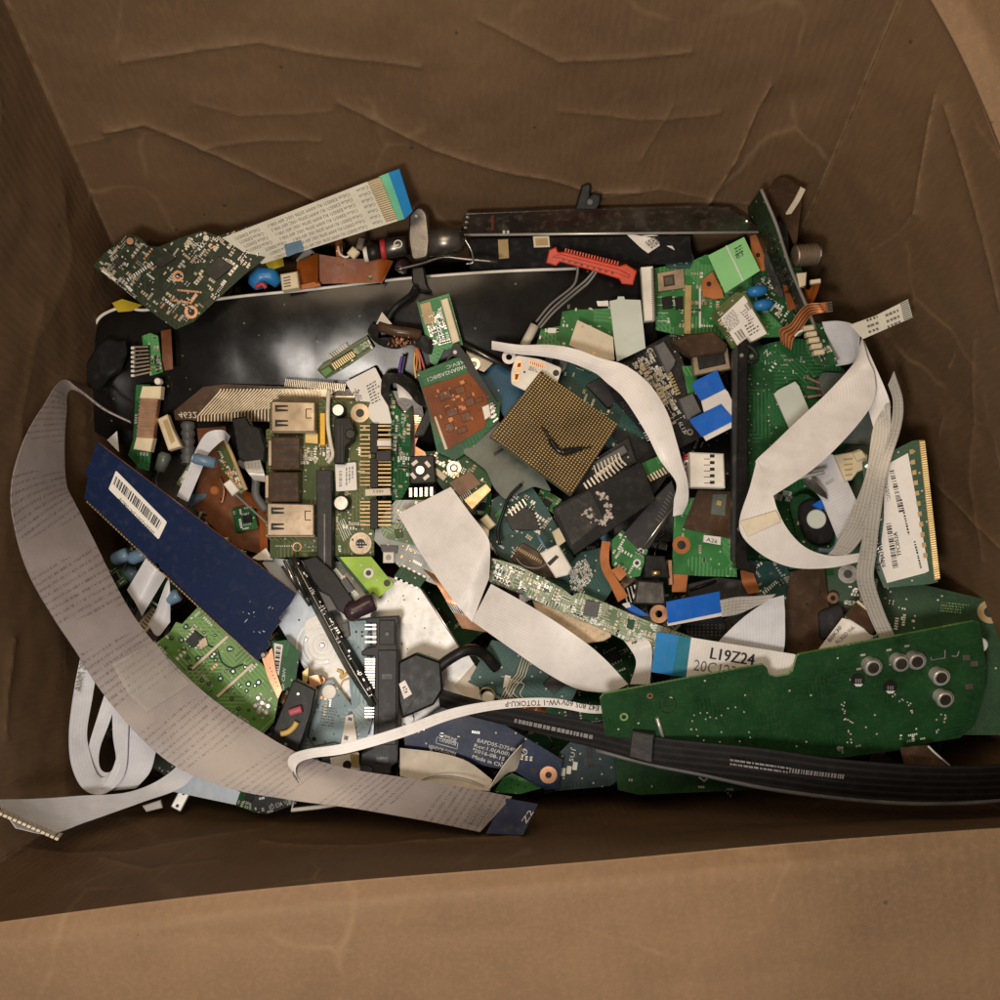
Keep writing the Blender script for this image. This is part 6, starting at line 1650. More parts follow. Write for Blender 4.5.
t.part('cap_body', tube(M(), [P(160, 470, 44), P(165, 456, 48), P(166, 453, 48)], 6, 12, radii=[5.5, 6.5, 4.5]), mt('clear_grey'))
t.part('lead', wire(M(), [(159, 471, 44), (156, 480, 40), (157, 486, 38)], .7), mt('steel'))
t = Thing('paper_corner', 'small white paper corner showing above the top end of the memory stick', 'paper')
t.part('paper', prism(M(), tl(114, 440, 52), [(107, 440), (117, 431), (119, 452)], 0, -.8), mt('ribbon_lilac'))

# --- big folded white ribbon in the middle
t = Thing('ribbon_cable', 'broad white folded ribbon cable crossing the middle of the pile', 'ribbon cable')
t.part('cable_band', sheet(M(), [((451, 487, 76), (398, 514, 70)), ((470, 513, 82), (420, 552, 74)), ((486, 534, 86), (440, 582, 78)), ((490, 548, 86), (458, 606, 80)), ((489, 578, 80), (472, 622, 80))], 6, 8, bow=2), mt('ribbon_white'))
t.part('cable_band', sheet(M(), [((491, 584, 78), (472, 621, 79)), ((520, 600, 74), (510, 648, 72)), ((550, 618, 72), (545, 672, 66)), ((585, 642, 72), (575, 688, 62)), ((608, 662, 70), (598, 692, 60)), ((628, 684, 64), (612, 692, 60))], 6, 8, bow=1.5), mt('ribbon_white'))
t = ribbon('ribbon_cable', 'curled white ribbon end right of the tan dusty disc', [
    ((616, 632, 52), (636, 634, 52)), ((628, 646, 58), (648, 640, 60)), ((636, 662, 56), (652, 652, 60)), ((630, 684, 50), (650, 684, 50))], 'ribbon_white', across=4)
t = Thing('dusty_disc', 'tan round dusty disc peeping out beside the broad white folded ribbon', 'disc')
fr = tl(570, 615, 50, 0, -.02, 20)
t.part('disc_body', prism(M(), fr, [(532, 600), (545, 604), (575, 612), (600, 622), (613, 630), (611, 637), (604, 641), (585, 644), (560, 636), (540, 620)], 4, -2, 1), mt('dusty_disc'))
t.part('chips', fakelines(M(), fr, [(545, 608), (600, 626), (598, 636), (550, 620)], 5, 9, 4.4, fill=.8, dash=(.6, 1.8), th=.15), mt('film_brown'))
# --- long pale green strip board
fr = F((490, 558, 60), (690, 640, 60), (490, 582, 58))
t = board('strip_board', 'long narrow pale green board dense with parts, running down to the blue tabbed ribbon', [(489, 557), (520, 566), (562, 588), (572, 596), (580, 592), (590, 596), (640, 618), (700, 640), (700, 662), (650, 654), (600, 628), (534, 600), (489, 581)], fr, 'pcb_pale', 3.2, edge='pcb_leaf', n=300, seed=101, size=(1.5, 3.6), wts=(5, 3, 5, 5, 1, .5))
chip(t, fr, [(586, 600), (600, 603), (597, 618), (583, 614)], 3, 'chip_grey', legs=6)
chip(t, fr, [(628, 619), (635, 621), (633, 630), (627, 628)], 3, 'pcb_deep')
chip(t, fr, [(517, 590), (523, 588), (524, 593), (518, 594)], 2.4, 'chip_grey')
t.part('silk_ring', ring(M(), fr, 507, 583, 1.8, 2.8, .6), mt('ink_white'))
# --- centre boards below the processor
fr = tl(530, 540, 36, 0, -.03, -55)
t = board('teal_board', 'dark teal board with a curved brown window between processor and long pale strip board', [(492, 500), (526, 478), (548, 510), (575, 560), (600, 600), (560, 590), (500, 556), (488, 540)], fr, 'pcb_teal', 3, n=70, seed=102, wts=(2, 2, 5, 4, 0, 0))
t.part('dark_window', prism(M(), fr, rrect([(510, 560), (522, 542), (546, 556), (560, 580), (540, 576)], 4), 2, 0, .6), mt('film_brown'))
t.part('contact_row', slats(M(), fr, [(517, 546), (543, 561), (541, 564), (515, 549)], 13, .5, 3, 1.5), mt('tan_plastic'))
chip(t, fr, [(505, 517), (520, 505), (534, 512), (540, 530), (512, 530)], 5, 'chip_black', legs=5)
t.part('bright_legs', slats(M(), fr, [(507, 510), (524, 498), (528, 504), (511, 517)], 5, .35, 6, 4), mt('steel'))
flatpart(t, 'bright_patch', fr, [(494, 515), (502, 508), (506, 514), (498, 521)], 'pcb_bright', 1.4)
flatpart(t, 'white_fleck', fr, rect(538, 531.5, 4.5, 3.4, 15), 'white_plastic', 3)
t = Thing('wire_arch', 'thin black wire frame arching over the dark teal board', 'wire frame')
t.part('frame', wire(M(), [(522, 484, 58), (510, 496, 58), (504, 510, 58), (498, 530, 54), (500, 545, 52)], 1.6), mt('black_plastic'))
t = Thing('beige_peg', 'small cream peg between the broad white ribbon and the dark teal board', 'connector')
t.part('peg', prism(M(), tl(488, 522, 58, 0, 0, 40), rect(488, 522, 9, 14, -40), 5, 0, 1), mt('cream_plastic'))
t = Thing('white_connector', 'small white block connector with a black slash on a grey pin, below the black plate', 'connector')
fr = tl(556, 561, 66, 0, -.02, -25)
b = t.part('connector_body', prism(M(), fr, [(540, 553), (558, 544), (572, 568), (568, 575), (556, 578)], 9, 0, 1.2), mt('white_plastic'))
b.sub('slash', prism(M(), fr, [(547, 563), (556, 555), (559, 557), (550, 566)], 9.5, 8), mt('chip_black'))
t.part('pin', tube(M(), [P(545, 548, 66), P(537, 534, 60)], 1.3, 6), mt('cap_steel_blue'))
t.part('loop_wire', wire(M(), [(516, 558, 52), (524, 566, 56), (538, 568, 60), (548, 563, 70)], .9), mt('grey_wire'))
fr = tl(585, 575, 42, 0, -.02, 60)
t = board('speckled_board', 'dark teal board corner with a bright speckled solder patch below the black plate', [(566, 566), (582, 552), (600, 548), (612, 590), (600, 608), (574, 596)], fr, 'pcb_teal', 3, n=120, seed=103, region=[(568, 568), (584, 556), (594, 574), (586, 594), (570, 590)], wts=(1, 0, 7, 6, 0, 0), size=(1, 2.4))
# black plate with residue
fr = F((555, 508, 74), (641, 462, 74), (575, 553, 70))
t = Thing('heat_plate', 'matt black rectangular plate with crusty grey residue below the processor', 'metal plate')
b = t.part('plate', prism(M(), fr, [(553, 508), (560, 503), (641, 461.5), (648, 478), (656, 500), (575, 555), (568, 545), (557, 524)], 4, -3, .8), mt('black_plastic'))
rn = random.Random(6); mm = M()
for i in range(70):
    k = rn.random(); x, y = 598 + 12 * math.sin(k * 3) + rn.gauss(0, 2.2), 492 + 34 * k + rn.gauss(0, 1.4)
    disc(mm, fr, x, y, rn.uniform(.5, 1.9), 4 + rn.uniform(.3, 1.2), 3.8, 7, .3)
for i in range(30):
    x, y = rn.gauss(592, 4), rn.gauss(516, 4); disc(mm, fr, x, y, rn.uniform(.5, 1.7), 4 + rn.uniform(.3, 1.4), 3.8, 7, .3)
b.sub('residue', mm, mt('residue'), kind='stuff')
b.sub('panel_inset', prism(M(), fr, [(556, 509), (590, 491), (604, 520), (572, 545)], 4.5, 3.8), mt('black_tape'))
t.part('tan_tab', prism(M(), fr, [(552, 532), (560, 527), (566, 541), (558, 547)], 3, -1, .5), mt('cream_plastic'))
fr = tl(612, 470, 58, .02, -.03, -27)
t = board('pin_socket', 'dark socket edge with a row of bright pins right of the processor', [(570, 492), (590, 462), (628, 438), (636, 462), (600, 486), (575, 500)], fr, 'pcb_black', 3, n=0, cat='socket')
t.part('bright_pins', slats(M(), fr, [(582, 484), (620, 456), (628, 464), (588, 494)], 11, .45, 6, 2), mt('steel'))
t.part('socket_bar', prism(M(), fr, [(594, 462), (624, 445), (628, 452), (598, 470)], 6, 0, .8), mt('grey_plastic'))
t.part('gold_pins', slats(M(), fr, [(592, 466), (620, 452), (624, 462), (596, 478)], 8, .4, 7, 4), mt('card_cream'))
# black cards and green piece right of plate
fr = tl(650, 505, 54, .02, -.03, -50)
t = Thing('black_card', 'black ribbed plastic piece with diagonal ridges right of the crusty black plate', 'plastic piece')
b = t.part('body', prism(M(), fr, [(622, 535), (654, 498), (672, 480), (678, 500), (650, 548), (640, 552)], 4, -2, .8), mt('charcoal'))
b.sub('ridges', slats(M(), fr, [(655, 520), (670, 490), (674, 494), (660, 524)], 9, .45, 5, 3.5), mt('chip_grey'))
b.sub('edge_rail', tube(M(), [fr.at(642, 549, 5), fr.at(676, 503, 5)], 1.4, 6), mt('steel'))
t = Thing('black_card', 'plain black plastic card between the processor and the white curved cable', 'plastic piece')
fr = tl(640, 455, 50, 0, -.02, 20)
t.part('body', prism(M(), fr, [(600, 420), (640, 440), (668, 448), (672, 470), (650, 500), (630, 458)], 0, -3), mt('black_plastic'))
fr = tl(655, 465, 62, .02, -.03, -25)
t = board('green_tab', 'small bright green board tab with a pin row beside the white curved cable', [(640, 464), (663, 454), (668, 466), (646, 478)], fr, 'pcb_bright', 3, n=0)
t.part('pin_row', slats(M(), fr, [(646, 476), (670, 464), (674, 470), (650, 482)], 8, .5, 2, -2), mt('cream_plastic'))
# white curved cable
t = ribbon('curved_cable', 'shiny white curved flat cable sweeping past the processor on its right', [
    ((492, 341, 70), (492, 349, 66)), ((520, 345, 78), (519, 354, 74)), ((548, 345, 84), (540, 356, 80)), ((575, 349, 90), (566, 361, 84)), ((600, 358, 94), (594, 372, 88)), ((626, 366, 96), (606, 382, 90)), ((650, 385, 97), (622, 396, 92)), ((667, 412, 96), (636, 416, 92)), ((676, 440, 94), (648, 436, 91)), ((682, 462, 90), (660, 460, 88)), ((687, 480, 84), (676, 482, 84)), ((688, 500, 76), (674, 500, 76)), ((682, 514, 68), (673, 516, 68))], 'ribbon_white', cat='flat cable', across=7, bow=2.4, th=1.6)
# green boards above processor
fr = tl(590, 320, 52, 0, -.04, 5)
t = board('trace_board', 'mid green board with fine traces behind the cream card, above the white curved cable', [(536, 346), (541, 329), (560, 326), (563, 307), (572, 299), (600, 302), (603, 298), (612, 300), (616, 350), (590, 372), (560, 356)], fr, 'pcb_bright', 3, edge='pcb_deep', n=36, seed=104, wts=(1, 1, 4, 6, 0, 0))
flatpart(t, 'label', fr, [(548, 328), (556, 328), (556, 333), (548, 333)], 'paper_label', .6)
t.part('pale_gap', prism(M(), fr, [(596, 300), (608, 298), (609, 306), (598, 306)], 2, 0, .4), mt('paper_white'))
t = Thing('cream_card', 'cream plastic card with four small holes left of the pale grey card', 'card')
fr = tl(590, 342, 66, 0, -.05, 28)
b = t.part('card', prism(M(), fr, [(577.5, 320), (613, 337), (614.5, 360), (600, 360), (569, 345)], 0, -2), mt('card_cream'))
for x, y in ((582.5, 326.5), (575, 341), (600.5, 350), (594, 353)): b.sub('hole', disc(M(), fr, x, y, 1.2, .3, -.5, 10), mt('copper'))
t = Thing('pale_card', 'plain pale grey upright card between the cream card and the white bar connector', 'card')
fr = tl(628, 330, 74, 0, -.05, 2)
t.part('card', prism(M(), fr, [(609.5, 301), (617, 299.5), (618, 296.5), (624, 296.5), (625, 299.5), (640.5, 300), (645.5, 348), (617, 361.5)], 0, -2), mt('card_pale'))
t = Thing('camera_lens', 'small ringed grey lens beside the white badge above the processor', 'lens')
fr = tl(555, 362, 56)
t.part('lens_ring', ring(M(), fr, 556, 362, 4, 11, 6, -2), mt('grey_plastic'))
t.part('lens_core', disc(M(), fr, 556, 362, 4, 3, 0, 14), mt('chip_black'))
fr = tl(550, 385, 44, 0, -.03, 20)
t = board('deep_board', 'deep green board showing between the processor and the white curved cable', [(540, 360), (600, 365), (630, 410), (650, 440), (620, 460), (560, 400)], fr, 'pcb_teal', 3, n=40, seed=105)
chip(t, fr, [(586, 385), (600, 378), (622, 396), (608, 408)], 6, 'charcoal')
# badge
fr = F((516, 356, 74), (561, 368, 74), (514, 386, 72))
t = Thing('badge_board', 'white rounded badge board with copper windows just above the processor', 'circuit board')
b = t.part('badge_base', prism(M(), fr, rrect([(516, 355), (540, 359), (562, 368), (556, 388), (528, 392), (511, 384), (511, 372)], 3), 0, -3, .5), mt('white_plastic'))
for q in ([(516, 361), (522, 361), (522, 369), (515, 369)], [(513, 372), (520, 372), (519, 381), (513, 382)]):
    w_ = b.sub('copper_window', prism(M(), fr, q, .6, 0), mt('copper')); 
    w_.sub('window_mark', prism(M(), fr, [(q[0][0] + 2, q[0][1] + 2), (q[1][0] - 1, q[1][1] + 2), (q[2][0] - 1.5, q[2][1] - 2), (q[3][0] + 2, q[3][1] - 2)], .9, .4), mt('kapton'))
w_ = b.sub('contact_strip', prism(M(), fr, [(530, 360), (545, 364.5), (544, 368.5), (529, 364)], .6, 0), mt('copper'))
w_.sub('contacts', slats(M(), fr, [(530, 361), (544, 365), (543.5, 368), (529.5, 363.5)], 7, .35, .9, .4), mt('kapton_dark'))
b.sub('badge_print', fakelines(M(), fr, [(530, 366), (540, 369), (538, 373), (528, 370)], 3, 18, .6), mt('ink_soft'))
b.sub('hole_opening', disc(M(), fr, 556, 373, 3, .4, -1, 14), mt('chip_black'))
b.sub('hole_opening', disc(M(), fr, 524.5, 372, 1.1, .4, -1, 8), mt('chip_black'))
t = Thing('washer', 'flat grey washer plate left of the white badge', 'washer')
t.part('ring_body', ring(M(), tl(509, 357, 62), 509, 357, 3, 6.6, 2, 0), mt('paper_white'))

# --- orange flex, small green board, metal module, ring
t = Thing('flex_strip', 'bent orange brown film strip running down beside the small green hexagonal board', 'film strip')
t.part('film', sheet(M(), [((602, 541, 66), (610, 542, 66)), ((600, 556, 68), (609, 556, 68)), ((602, 570, 68), (610, 566, 68)), ((610, 585, 66), (616, 578, 66)), ((618, 602, 62), (628, 596, 62))], 6, 4), mt('copper_flex'))
t.part('fold_flap', prism(M(), tl(617, 572, 66, 0, 0, 30), [(611, 570), (620, 566), (627, 574), (620, 581)], 1.5, 0), mt('copper_flex'))
fr = tl(630, 555, 56, .02, -.03, 30)
t = board('hex_board', 'small leaf green board with clipped corners and two ring pads, right of centre', [(612, 540), (622, 530), (648, 550), (640, 576), (630, 578), (612, 566)], fr, 'pcb_bright', 3, edge='pcb_pale', n=22, seed=106, wts=(1, 1, 4, 6, 0, 0))
hole(t, fr, 641, 551, 3, 1.5, 'ink_white'); hole(t, fr, 637, 563, 3.6, 2, 'ink_white')
t = Thing('metal_module', 'dull metal box module with a gold spring right of the bent orange film strip', 'module')
fr = tl(648, 585, 50, 0, -.03, 8)
t.part('module_box', prism(M(), fr, [(637, 580), (664, 582), (666, 605), (634, 604)], 12, 0, 1.5), mt('steel_dark'))
t.part('upper_box', prism(M(), fr, [(645, 555), (665, 556), (670, 578), (644, 578)], 10, 0, 1), mt('black_plastic'))
t.part('gold_spring', tube(M(), [fr.at(652, 573, 13), fr.at(660, 573, 13)], 2.6, 10), mt('gold'))
t.part('contact_feet', slats(M(), fr, [(622, 590), (636, 584), (640, 600), (626, 604)], 4, .4, 5, 0), mt('steel'))
t.part('side_lip', prism(M(), fr, [(668, 560), (672, 560), (673, 585), (669, 585)], 6, 0, .5), mt('copper'))
t = Thing('ring_terminal', 'pink copper ring terminal left of the upper blue tab', 'terminal')
t.part('ring_body', ring(M(), tl(659, 614, 62), 659, 614, 3.4, 8.4, 4, 0), mt('copper'))
t = Thing('blue_scrap', 'small blue and white ribbon corner under the pale strip board', 'ribbon cable')
t.part('cable_band', prism(M(), tl(633, 609, 52), [(622, 605), (630, 603), (650, 616), (636, 616)], 0, -1), mt('tab_blue'))
t.part('white_edge', prism(M(), tl(627, 604, 55), [(622, 604), (629, 602), (631, 607), (626, 608)], 0, -1), mt('white_plastic'))
# --- upper blue tab ribbon
fr = F((667, 602, 74), (721, 592, 74), (668, 624, 70))
t = Thing('ribbon_cable', 'curled grey printed ribbon with a rectangular blue tab and white underside', 'ribbon cable')
b = t.part('cable_band', prism(M(), fr, [(667, 622), (721, 611), (722, 616), (668, 626)], 0, -1), mt('ribbon_white'))
t.part('blue_tab', prism(M(), fr, [(666.5, 602), (719.5, 591.5), (721, 612.5), (668, 623.5)], 1, -1), mt('tab_blue'))
t.part('printed_band', sheet(M(), [((720, 600, 74), (722, 617, 70)), ((736, 597, 80), (738, 614, 74)), ((754, 596, 84), (752, 608, 80)), ((776, 594, 84), (770, 600, 84))], 5, 5), mt('ribbon_clear'))
t.part('white_band', sheet(M(), [((784, 595, 86), (770, 599, 85)), ((785, 616, 80), (745, 616, 74)), ((785, 640, 74), (720, 640, 66)), ((782, 660, 66), (716, 650, 60))], 5, 6), mt('ribbon_lilac'))
# --- ribbon marked L19Z24
fr = F((657, 632, 84), (797, 655, 86), (654, 672, 78))
t = Thing('ribbon_cable', 'white ribbon cable printed L19Z24 with a double blue tip', 'ribbon cable')
b = t.part('cable_band', prism(M(), fr, rrect([(688, 637), (796, 654.5), (801, 666), (795, 690), (686, 678)], 2), 0, -1), mt('ribbon_white'))
b.sub('blue_tip', prism(M(), fr, [(657, 632), (671, 634), (664, 674), (651.5, 672)], 1.4, -1), mt('tab_sky'))
b.sub('blue_band', prism(M(), fr, [(671, 634), (679, 635.5), (672, 675.5), (664, 674)], 1.0, -1), mt('tab_sky'))
b.sub('teal_band', prism(M(), fr, [(679, 635.5), (691, 637.5), (686, 677), (672, 675.5)], .7, -1), mt('tab_teal'))
mm = M(); text(mm, fr, 'L19Z24', (709.5, 658.5), (753, 665.5), 10.5, .4, bold=.7)
b.sub('printed_code', mm, mt('ink_black'))
b.sub('printed_number', text(M(), fr, '20C1225', (693, 670), (742, 678), 10, .4), mt('ink_soft'))
# --- front green board
fr = F((602, 695, 104), (978, 624, 112), (606, 735, 92))
poly = [(600, 699), (604, 694), (763, 664.5), (767, 668), (769, 675), (776, 677), (788, 675), (793, 671), (797, 656.5), (800, 654.5), (974, 621.5), (979, 623), (981, 630), (986, 665), (985, 690), (975, 725), (960, 738), (934, 742), (900, 750), (840, 758), (740, 750), (690, 744), (606, 736)]
t = board('front_board', 'big dark green board with round metal transistors leaning at the near right', poly, fr, 'pcb_plain', 3.6, edge='pcb_leaf', n=0)
for i, (x, y, lean) in enumerate(((873, 667, 0), (901, 663, 0), (917, 661, 0), (941, 677, 0), (945, 699, 0))):
    q = t.part('transistor', disc(M(), fr, x, y, 8.2, 2, 0, 20, .5), mt('can_metal'))
    q.sub('metal_can', disc(M(), fr, x + .6, y + 1.2, 6.9, 10, 0, 24, .8), mt('can_metal'))
    q.sub('can_rim', ring(M(), fr, x + .3, y + .3, 6.7, 8, 4, 2.4), mt('can_metal'))
    q.sub('can_top', disc(M(), fr, x + .6, y + 1.2, 5.0, 10.4, 9.8, 20), mt('steel_dark'))
for x, y in ((858, 680), (890, 687)):
    q = t.part('transistor_pad', disc(M(), fr, x, y, 6.5, .6, 0, 18), mt('chip_black'))
    q.sub('pad_leads', slats(M(), fr, [(x - 3, y - 1), (x + 4, y - 1), (x + 4, y + 3), (x - 3, y + 3)], 3, .35, 1.4, .5), mt('solder'))
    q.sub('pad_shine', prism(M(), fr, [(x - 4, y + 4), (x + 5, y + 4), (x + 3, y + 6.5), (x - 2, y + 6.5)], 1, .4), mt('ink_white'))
hole(t, fr, 650, 696, 2.6, 1.4, 'copper'); hole(t, fr, 624, 717, 3.8, 2, 'pcb_leaf')
mm = M(); ring(mm, fr, 668, 705, 7, 8, .4); text(mm, fr, 'RU', (664, 707), (672, 706), 6, .4); t.part('printed_mark', mm, mt('pcb_dark'))
t.part('solder_bar', tube(M(), [fr.at(657, 718, 1.4), fr.at(663, 737, 1.4)], 1.7, 8), mt('solder'))
rn = random.Random(15); pts = []
for x, y in ((692, 722), (694, 716), (700, 714), (707, 713), (716, 718), (722, 716), (728, 709), (736, 708), (744, 712), (749, 733), (750, 738), (697, 730), (698, 737), (704, 741), (720, 742), (740, 742), (745, 695), (706, 719), (711, 718), (722, 732)):
    pts.append((x + rn.uniform(-.6, .6), y + rn.uniform(-.6, .6)))
for x, y in ((843, 705), (845, 712), (846, 721), (851, 724), (849, 733), (850, 741), (893, 697), (902, 700), (910, 705), (912, 712), (944, 714), (946, 720), (938, 731)):
    for k in range(3): pts.append((x + rn.uniform(-2.5, 2.5), y + rn.uniform(-2.5, 2.5)))
joints(t, fr, pts, .9, 'solder')
smd(t, fr, [(896, 728), (924, 726), (926, 742), (900, 745)], 16, 111, (1.4, 2.6), (.3, .5), (0, 0, 4, 2, 0, 0), name='solder_patches')
smd(t, fr, [(835, 744), (880, 744), (880, 754), (835, 755)], 12, 112, (1.4, 2.6), (.3, .5), (0, 0, 4, 2, 0, 0), name='solder_patches')
for x, y in ((967, 658), (975, 664), (970, 687)): chip(t, fr, rect(x, y, 7, 5.5), 2, 'steel', 'small_part')
mm = M(); tube(mm, [fr.at(x, y, .6) for x, y in ((931, 657), (931, 660), (945, 658), (945, 650))], .6, 5); tube(mm, cr([fr.at(x, y, .6) for x, y in ((952, 656), (957, 656), (959, 651))], 4), .6, 5)
t.part('silk_lines', mm, mt('ink_grey'))
mm = M()
for x, y in ((863, 655), (889, 650), (907, 646), (859, 669)): prism(mm, fr, rect(x, y, 5, 2, -10), .5)
t.part('silk_dashes', mm, mt('solder'))
t.part('white_spacer', disc(M(), fr, 981, 646, 7, -3, -8, 16, 1), mt('card_pale'))
# --- below the front board
fr = tl(670, 775, 46, 0, -.02, 3)
t = board('under_board', 'lower green board edge showing beneath the black flat cable', [(612, 745), (700, 760), (760, 775), (756, 790), (700, 792), (640, 795), (618, 790)], fr, 'pcb_plain', 3, n=8, seed=113)
t.part('white_clip', tube(M(), [fr.at(699, 777, 3), fr.at(704, 781, 3), fr.at(711, 775, 3)], 1.1, 6), mt('card_pale'))
t = Thing('wire_tie', 'thin crumpled silver wire lying along the near wall beneath the black flat cable', 'wire')
t.part('wire', wire(M(), [(745, 778, 66), (755, 781, 66), (765, 778, 68), (775, 782, 68), (786, 779, 68), (800, 782, 66)], 1.0), mt('steel'))
t = Thing('plastic_shard', 'thin white edged brown plastic shard at the right end of the front board', 'plastic piece')
t.part('shard', prism(M(), tl(930, 752, 96, 0, -.1), [(900, 748), (928, 745), (950, 766), (905, 768)], 0, -1), mt('film_brown'))
t.part('white_edge', tube(M(), [P(928, 746, 98), P(934, 752, 99), P(950, 766, 100)], 1.0, 6), mt('card_pale'))
# --- navy board
fr = F((405, 745, 54), (560, 765, 54), (500, 730, 56))
t = board('navy_board', 'navy blue board with white printed text and a copper ringed hole, near wall', [(404, 733), (446, 705), (500, 722), (563, 760), (558, 788), (545, 790), (516, 772), (480, 765), (405, 750)], fr, 'pcb_navy', 3.2, n=10, seed=121, edge='pcb_navy')
hole(t, fr, 548.5, 775, 8, 3, 'copper'); hole(t, fr, 534, 771, 3, 2.6, 'chip_black')
mm = M()
text(mm, fr, 'BAPD05-D754P', (477, 742), (515, 752), 3.6, .5); text(mm, fr, 'Rev:1.0(A00)', (474, 747), (509, 756), 3.4, .5)
text(mm, fr, '2016-08-15', (474, 752), (504, 761), 3.4, .5); text(mm, fr, 'Made in China', (472, 758), (508, 769), 3.4, .5)
text(mm, fr, 'E IMMUNE', (439, 736), (456, 742), 3.2, .5); text(mm, fr, 'CANNVOR', (439, 741), (456, 746), 3, .5); text(mm, fr, 'VENDOR:GKMM', (428, 748), (455, 756), 3.6, .5)
for a, b in (((437, 737), (458, 743)), ((436, 743), (457, 749))): tube(mm, [fr.at(*a, .5), fr.at(*b, .5)], .4, 4)
tube(mm, [fr.at(437, 737, .5), fr.at(436, 743, .5)], .4, 4); tube(mm, [fr.at(458, 743, .5), fr.at(457, 749, .5)], .4, 4)
ring(mm, fr, 524, 752, 2.4, 3, .5); tube(mm, [fr.at(522, 750, .5), fr.at(526, 754, .5)], .4, 4)
t.part('printed_text', mm, mt('ink_white'))
fr = tl(580, 765, 42, 0, -.02, -5)
t = board('slate_board', 'dark slate blue board with three white marks right of the navy board', [(560, 752), (570, 742), (612, 752), (618, 780), (610, 786), (556, 791), (552, 788)], fr, 'pcb_slate', 3, n=0)
for x, y in ((563, 772), (569, 770), (575, 766)): flatpart(t, 'white_mark', fr, rect(x, y, 4.5, 8, 8), 'ink_white', .6)
t.part('curved_print', text(M(), fr, '5U1', (573, 762), (576, 750), 4, .5), mt('ink_white'))
t.part('dark_slot', prism(M(), fr, [(586, 748), (592, 748), (593, 768), (588, 768)], 1, 0), mt('chip_black'))
t = Thing('green_scrap', 'green curved board scrap at the near wall beside the copper ringed hole', 'board fragment')
fr = tl(515, 780, 46, 0, -.02)
t.part('board_base', prism(M(), fr, [(494, 792), (503, 778), (512, 773), (535, 784), (542, 788), (520, 794)], 0, -2), mt('pcb_bright'))
joints(t, fr, [(505, 784), (512, 780), (518, 785), (525, 787), (511, 788)], .7, 'pcb_deep')
# papers
t = Thing('folded_paper', 'beige torn paper sheet lying between grey ribbon and navy board', 'paper')
t.part('paper', sheet(M(), [((400, 748, 62), (400, 776, 78)), ((440, 753, 62), (440, 786, 80)), ((468, 762, 64), (466, 789, 82)), ((492, 780, 70), (490, 791, 84))], 4, 4), mt('paper_beige'))
fr = F((420, 778, 79), (480, 784, 84), (420, 760, 68))
t.part('drawn_line', tube(M(), cr([fr.at(x, y, 2.5) for x, y in ((418, 782), (430, 777), (450, 776), (470, 780), (484, 786))], 4), .5, 4), mt('ink_soft'))
t = Thing('folded_paper', 'small folded grey paper wedge standing beside the navy board', 'paper')
t.part('paper', sheet(M(), [((521, 745, 76), (523, 743, 62)), ((506, 762, 80), (517, 768, 62)), ((488, 790, 88), (508, 772, 66))], 4, 3), mt('paper_beige'))
# thin white cable
t = ribbon('narrow_cable', 'narrow white flat cable arching over the navy board with black print at its right end', [
    ((292, 772, 104), (301, 784, 106)), ((288, 764, 106), (296, 774, 108)), ((291, 755, 108), (298, 764, 108)), ((308, 749, 110), (312, 758, 110)), ((345, 743, 110), (348, 753, 110)), ((400, 727, 108), (404, 737, 108)), ((450, 709, 106), (453, 719, 106)), ((500, 700, 104), (501, 709, 104)), ((550, 698, 102), (550, 707, 102)), ((590, 705, 98), (588, 713, 98)), ((615, 705, 86), (614, 713, 86))], 'ribbon_white', cat='flat cable', across=3)
mm = M()
text(mm, F((500, 704, 104.4), (550, 702, 102.6), (502, 709, 104.4)), 'VW-1 TOTOKU-P', (560, 699.5), (505, 701.5), 4.8, .7)
text(mm, F((555, 703, 102.5), (590, 709, 98.5), (555, 707, 102.5)), 'E42 805 60V', (599, 706), (562, 699.6), 4.6, .9)
t.part('printed_text', mm, mt('ink_black'))
fr = F((291, 766, 108), (297, 776, 109), (296, 782, 105))
t.part('tip_print', slats(M(), F((292, 772, 105), (301, 784, 107), (288, 764, 107)), [(292, 771), (297, 779), (299, 784), (293, 776)], 3, .5, .8), mt('ink_soft'))
# centre bottom dark green board with wires
fr = tl(510, 675, 46, 0, -.02, -55)
t = board('glass_board', 'dark green glassy board with bright etched lines below the broad white ribbon', [(468, 682), (492, 640), (520, 646), (580, 684), (572, 700), (520, 706)], fr, 'pcb_teal', 3, edge='tan_plastic', n=0)
mm = M()
for k in range(4):
    tube(mm, [fr.at(x + k * 2.6, y + k * .8, .7) for x, y in ((524, 652), (517, 674), (508, 684), (500, 700))], .6, 4)
for k in range(3): tube(mm, cr([fr.at(x, y, .7) for x, y in ((501 + 6*k, 676 + 3*k), (512 + 6*k, 680 + 2*k), (506 + 7*k, 690 + 2*k), (514 + 6*k, 698 + k))], 4), .5, 4)
t.part('etched_lines', mm, mt('card_cream'))
flatpart(t, 'white_flash', fr, [(505, 675), (511, 676), (508, 685), (503, 688)], 'white_plastic', .9)
chip(t, fr, [(543, 684), (556, 672), (566, 684), (554, 694)], 6, 'chip_black')
t = Thing('white_card', 'bright white card corner under the cable plug lead, centre bottom', 'card')
fr = tl(460, 680, 42, 0, -.02, 10)
t.part('card', prism(M(), fr, [(442, 662), (468, 654), (474, 664), (482, 702), (445, 692)], 0, -1), mt('silver_sheet'))
t.part('beige_flap', prism(M(), fr, [(454, 686), (474, 664), (480, 672), (478, 705)], 1, 0), mt('paper_beige'))
t = Thing('wire_ring', 'thin brass wire ring lying between the cable plug and the glassy board', 'wire')
t.part('ring_wire', wire(M(), [(482, 698, 54), (480, 692, 56), (484, 688, 57), (491, 689, 56), (495, 695, 54), (492, 701, 52), (485, 702, 52)], .7), mt('gold_pin'))
t = Thing('cream_cylinder', 'white round capacitor top beside the etched glassy board', 'capacitor')
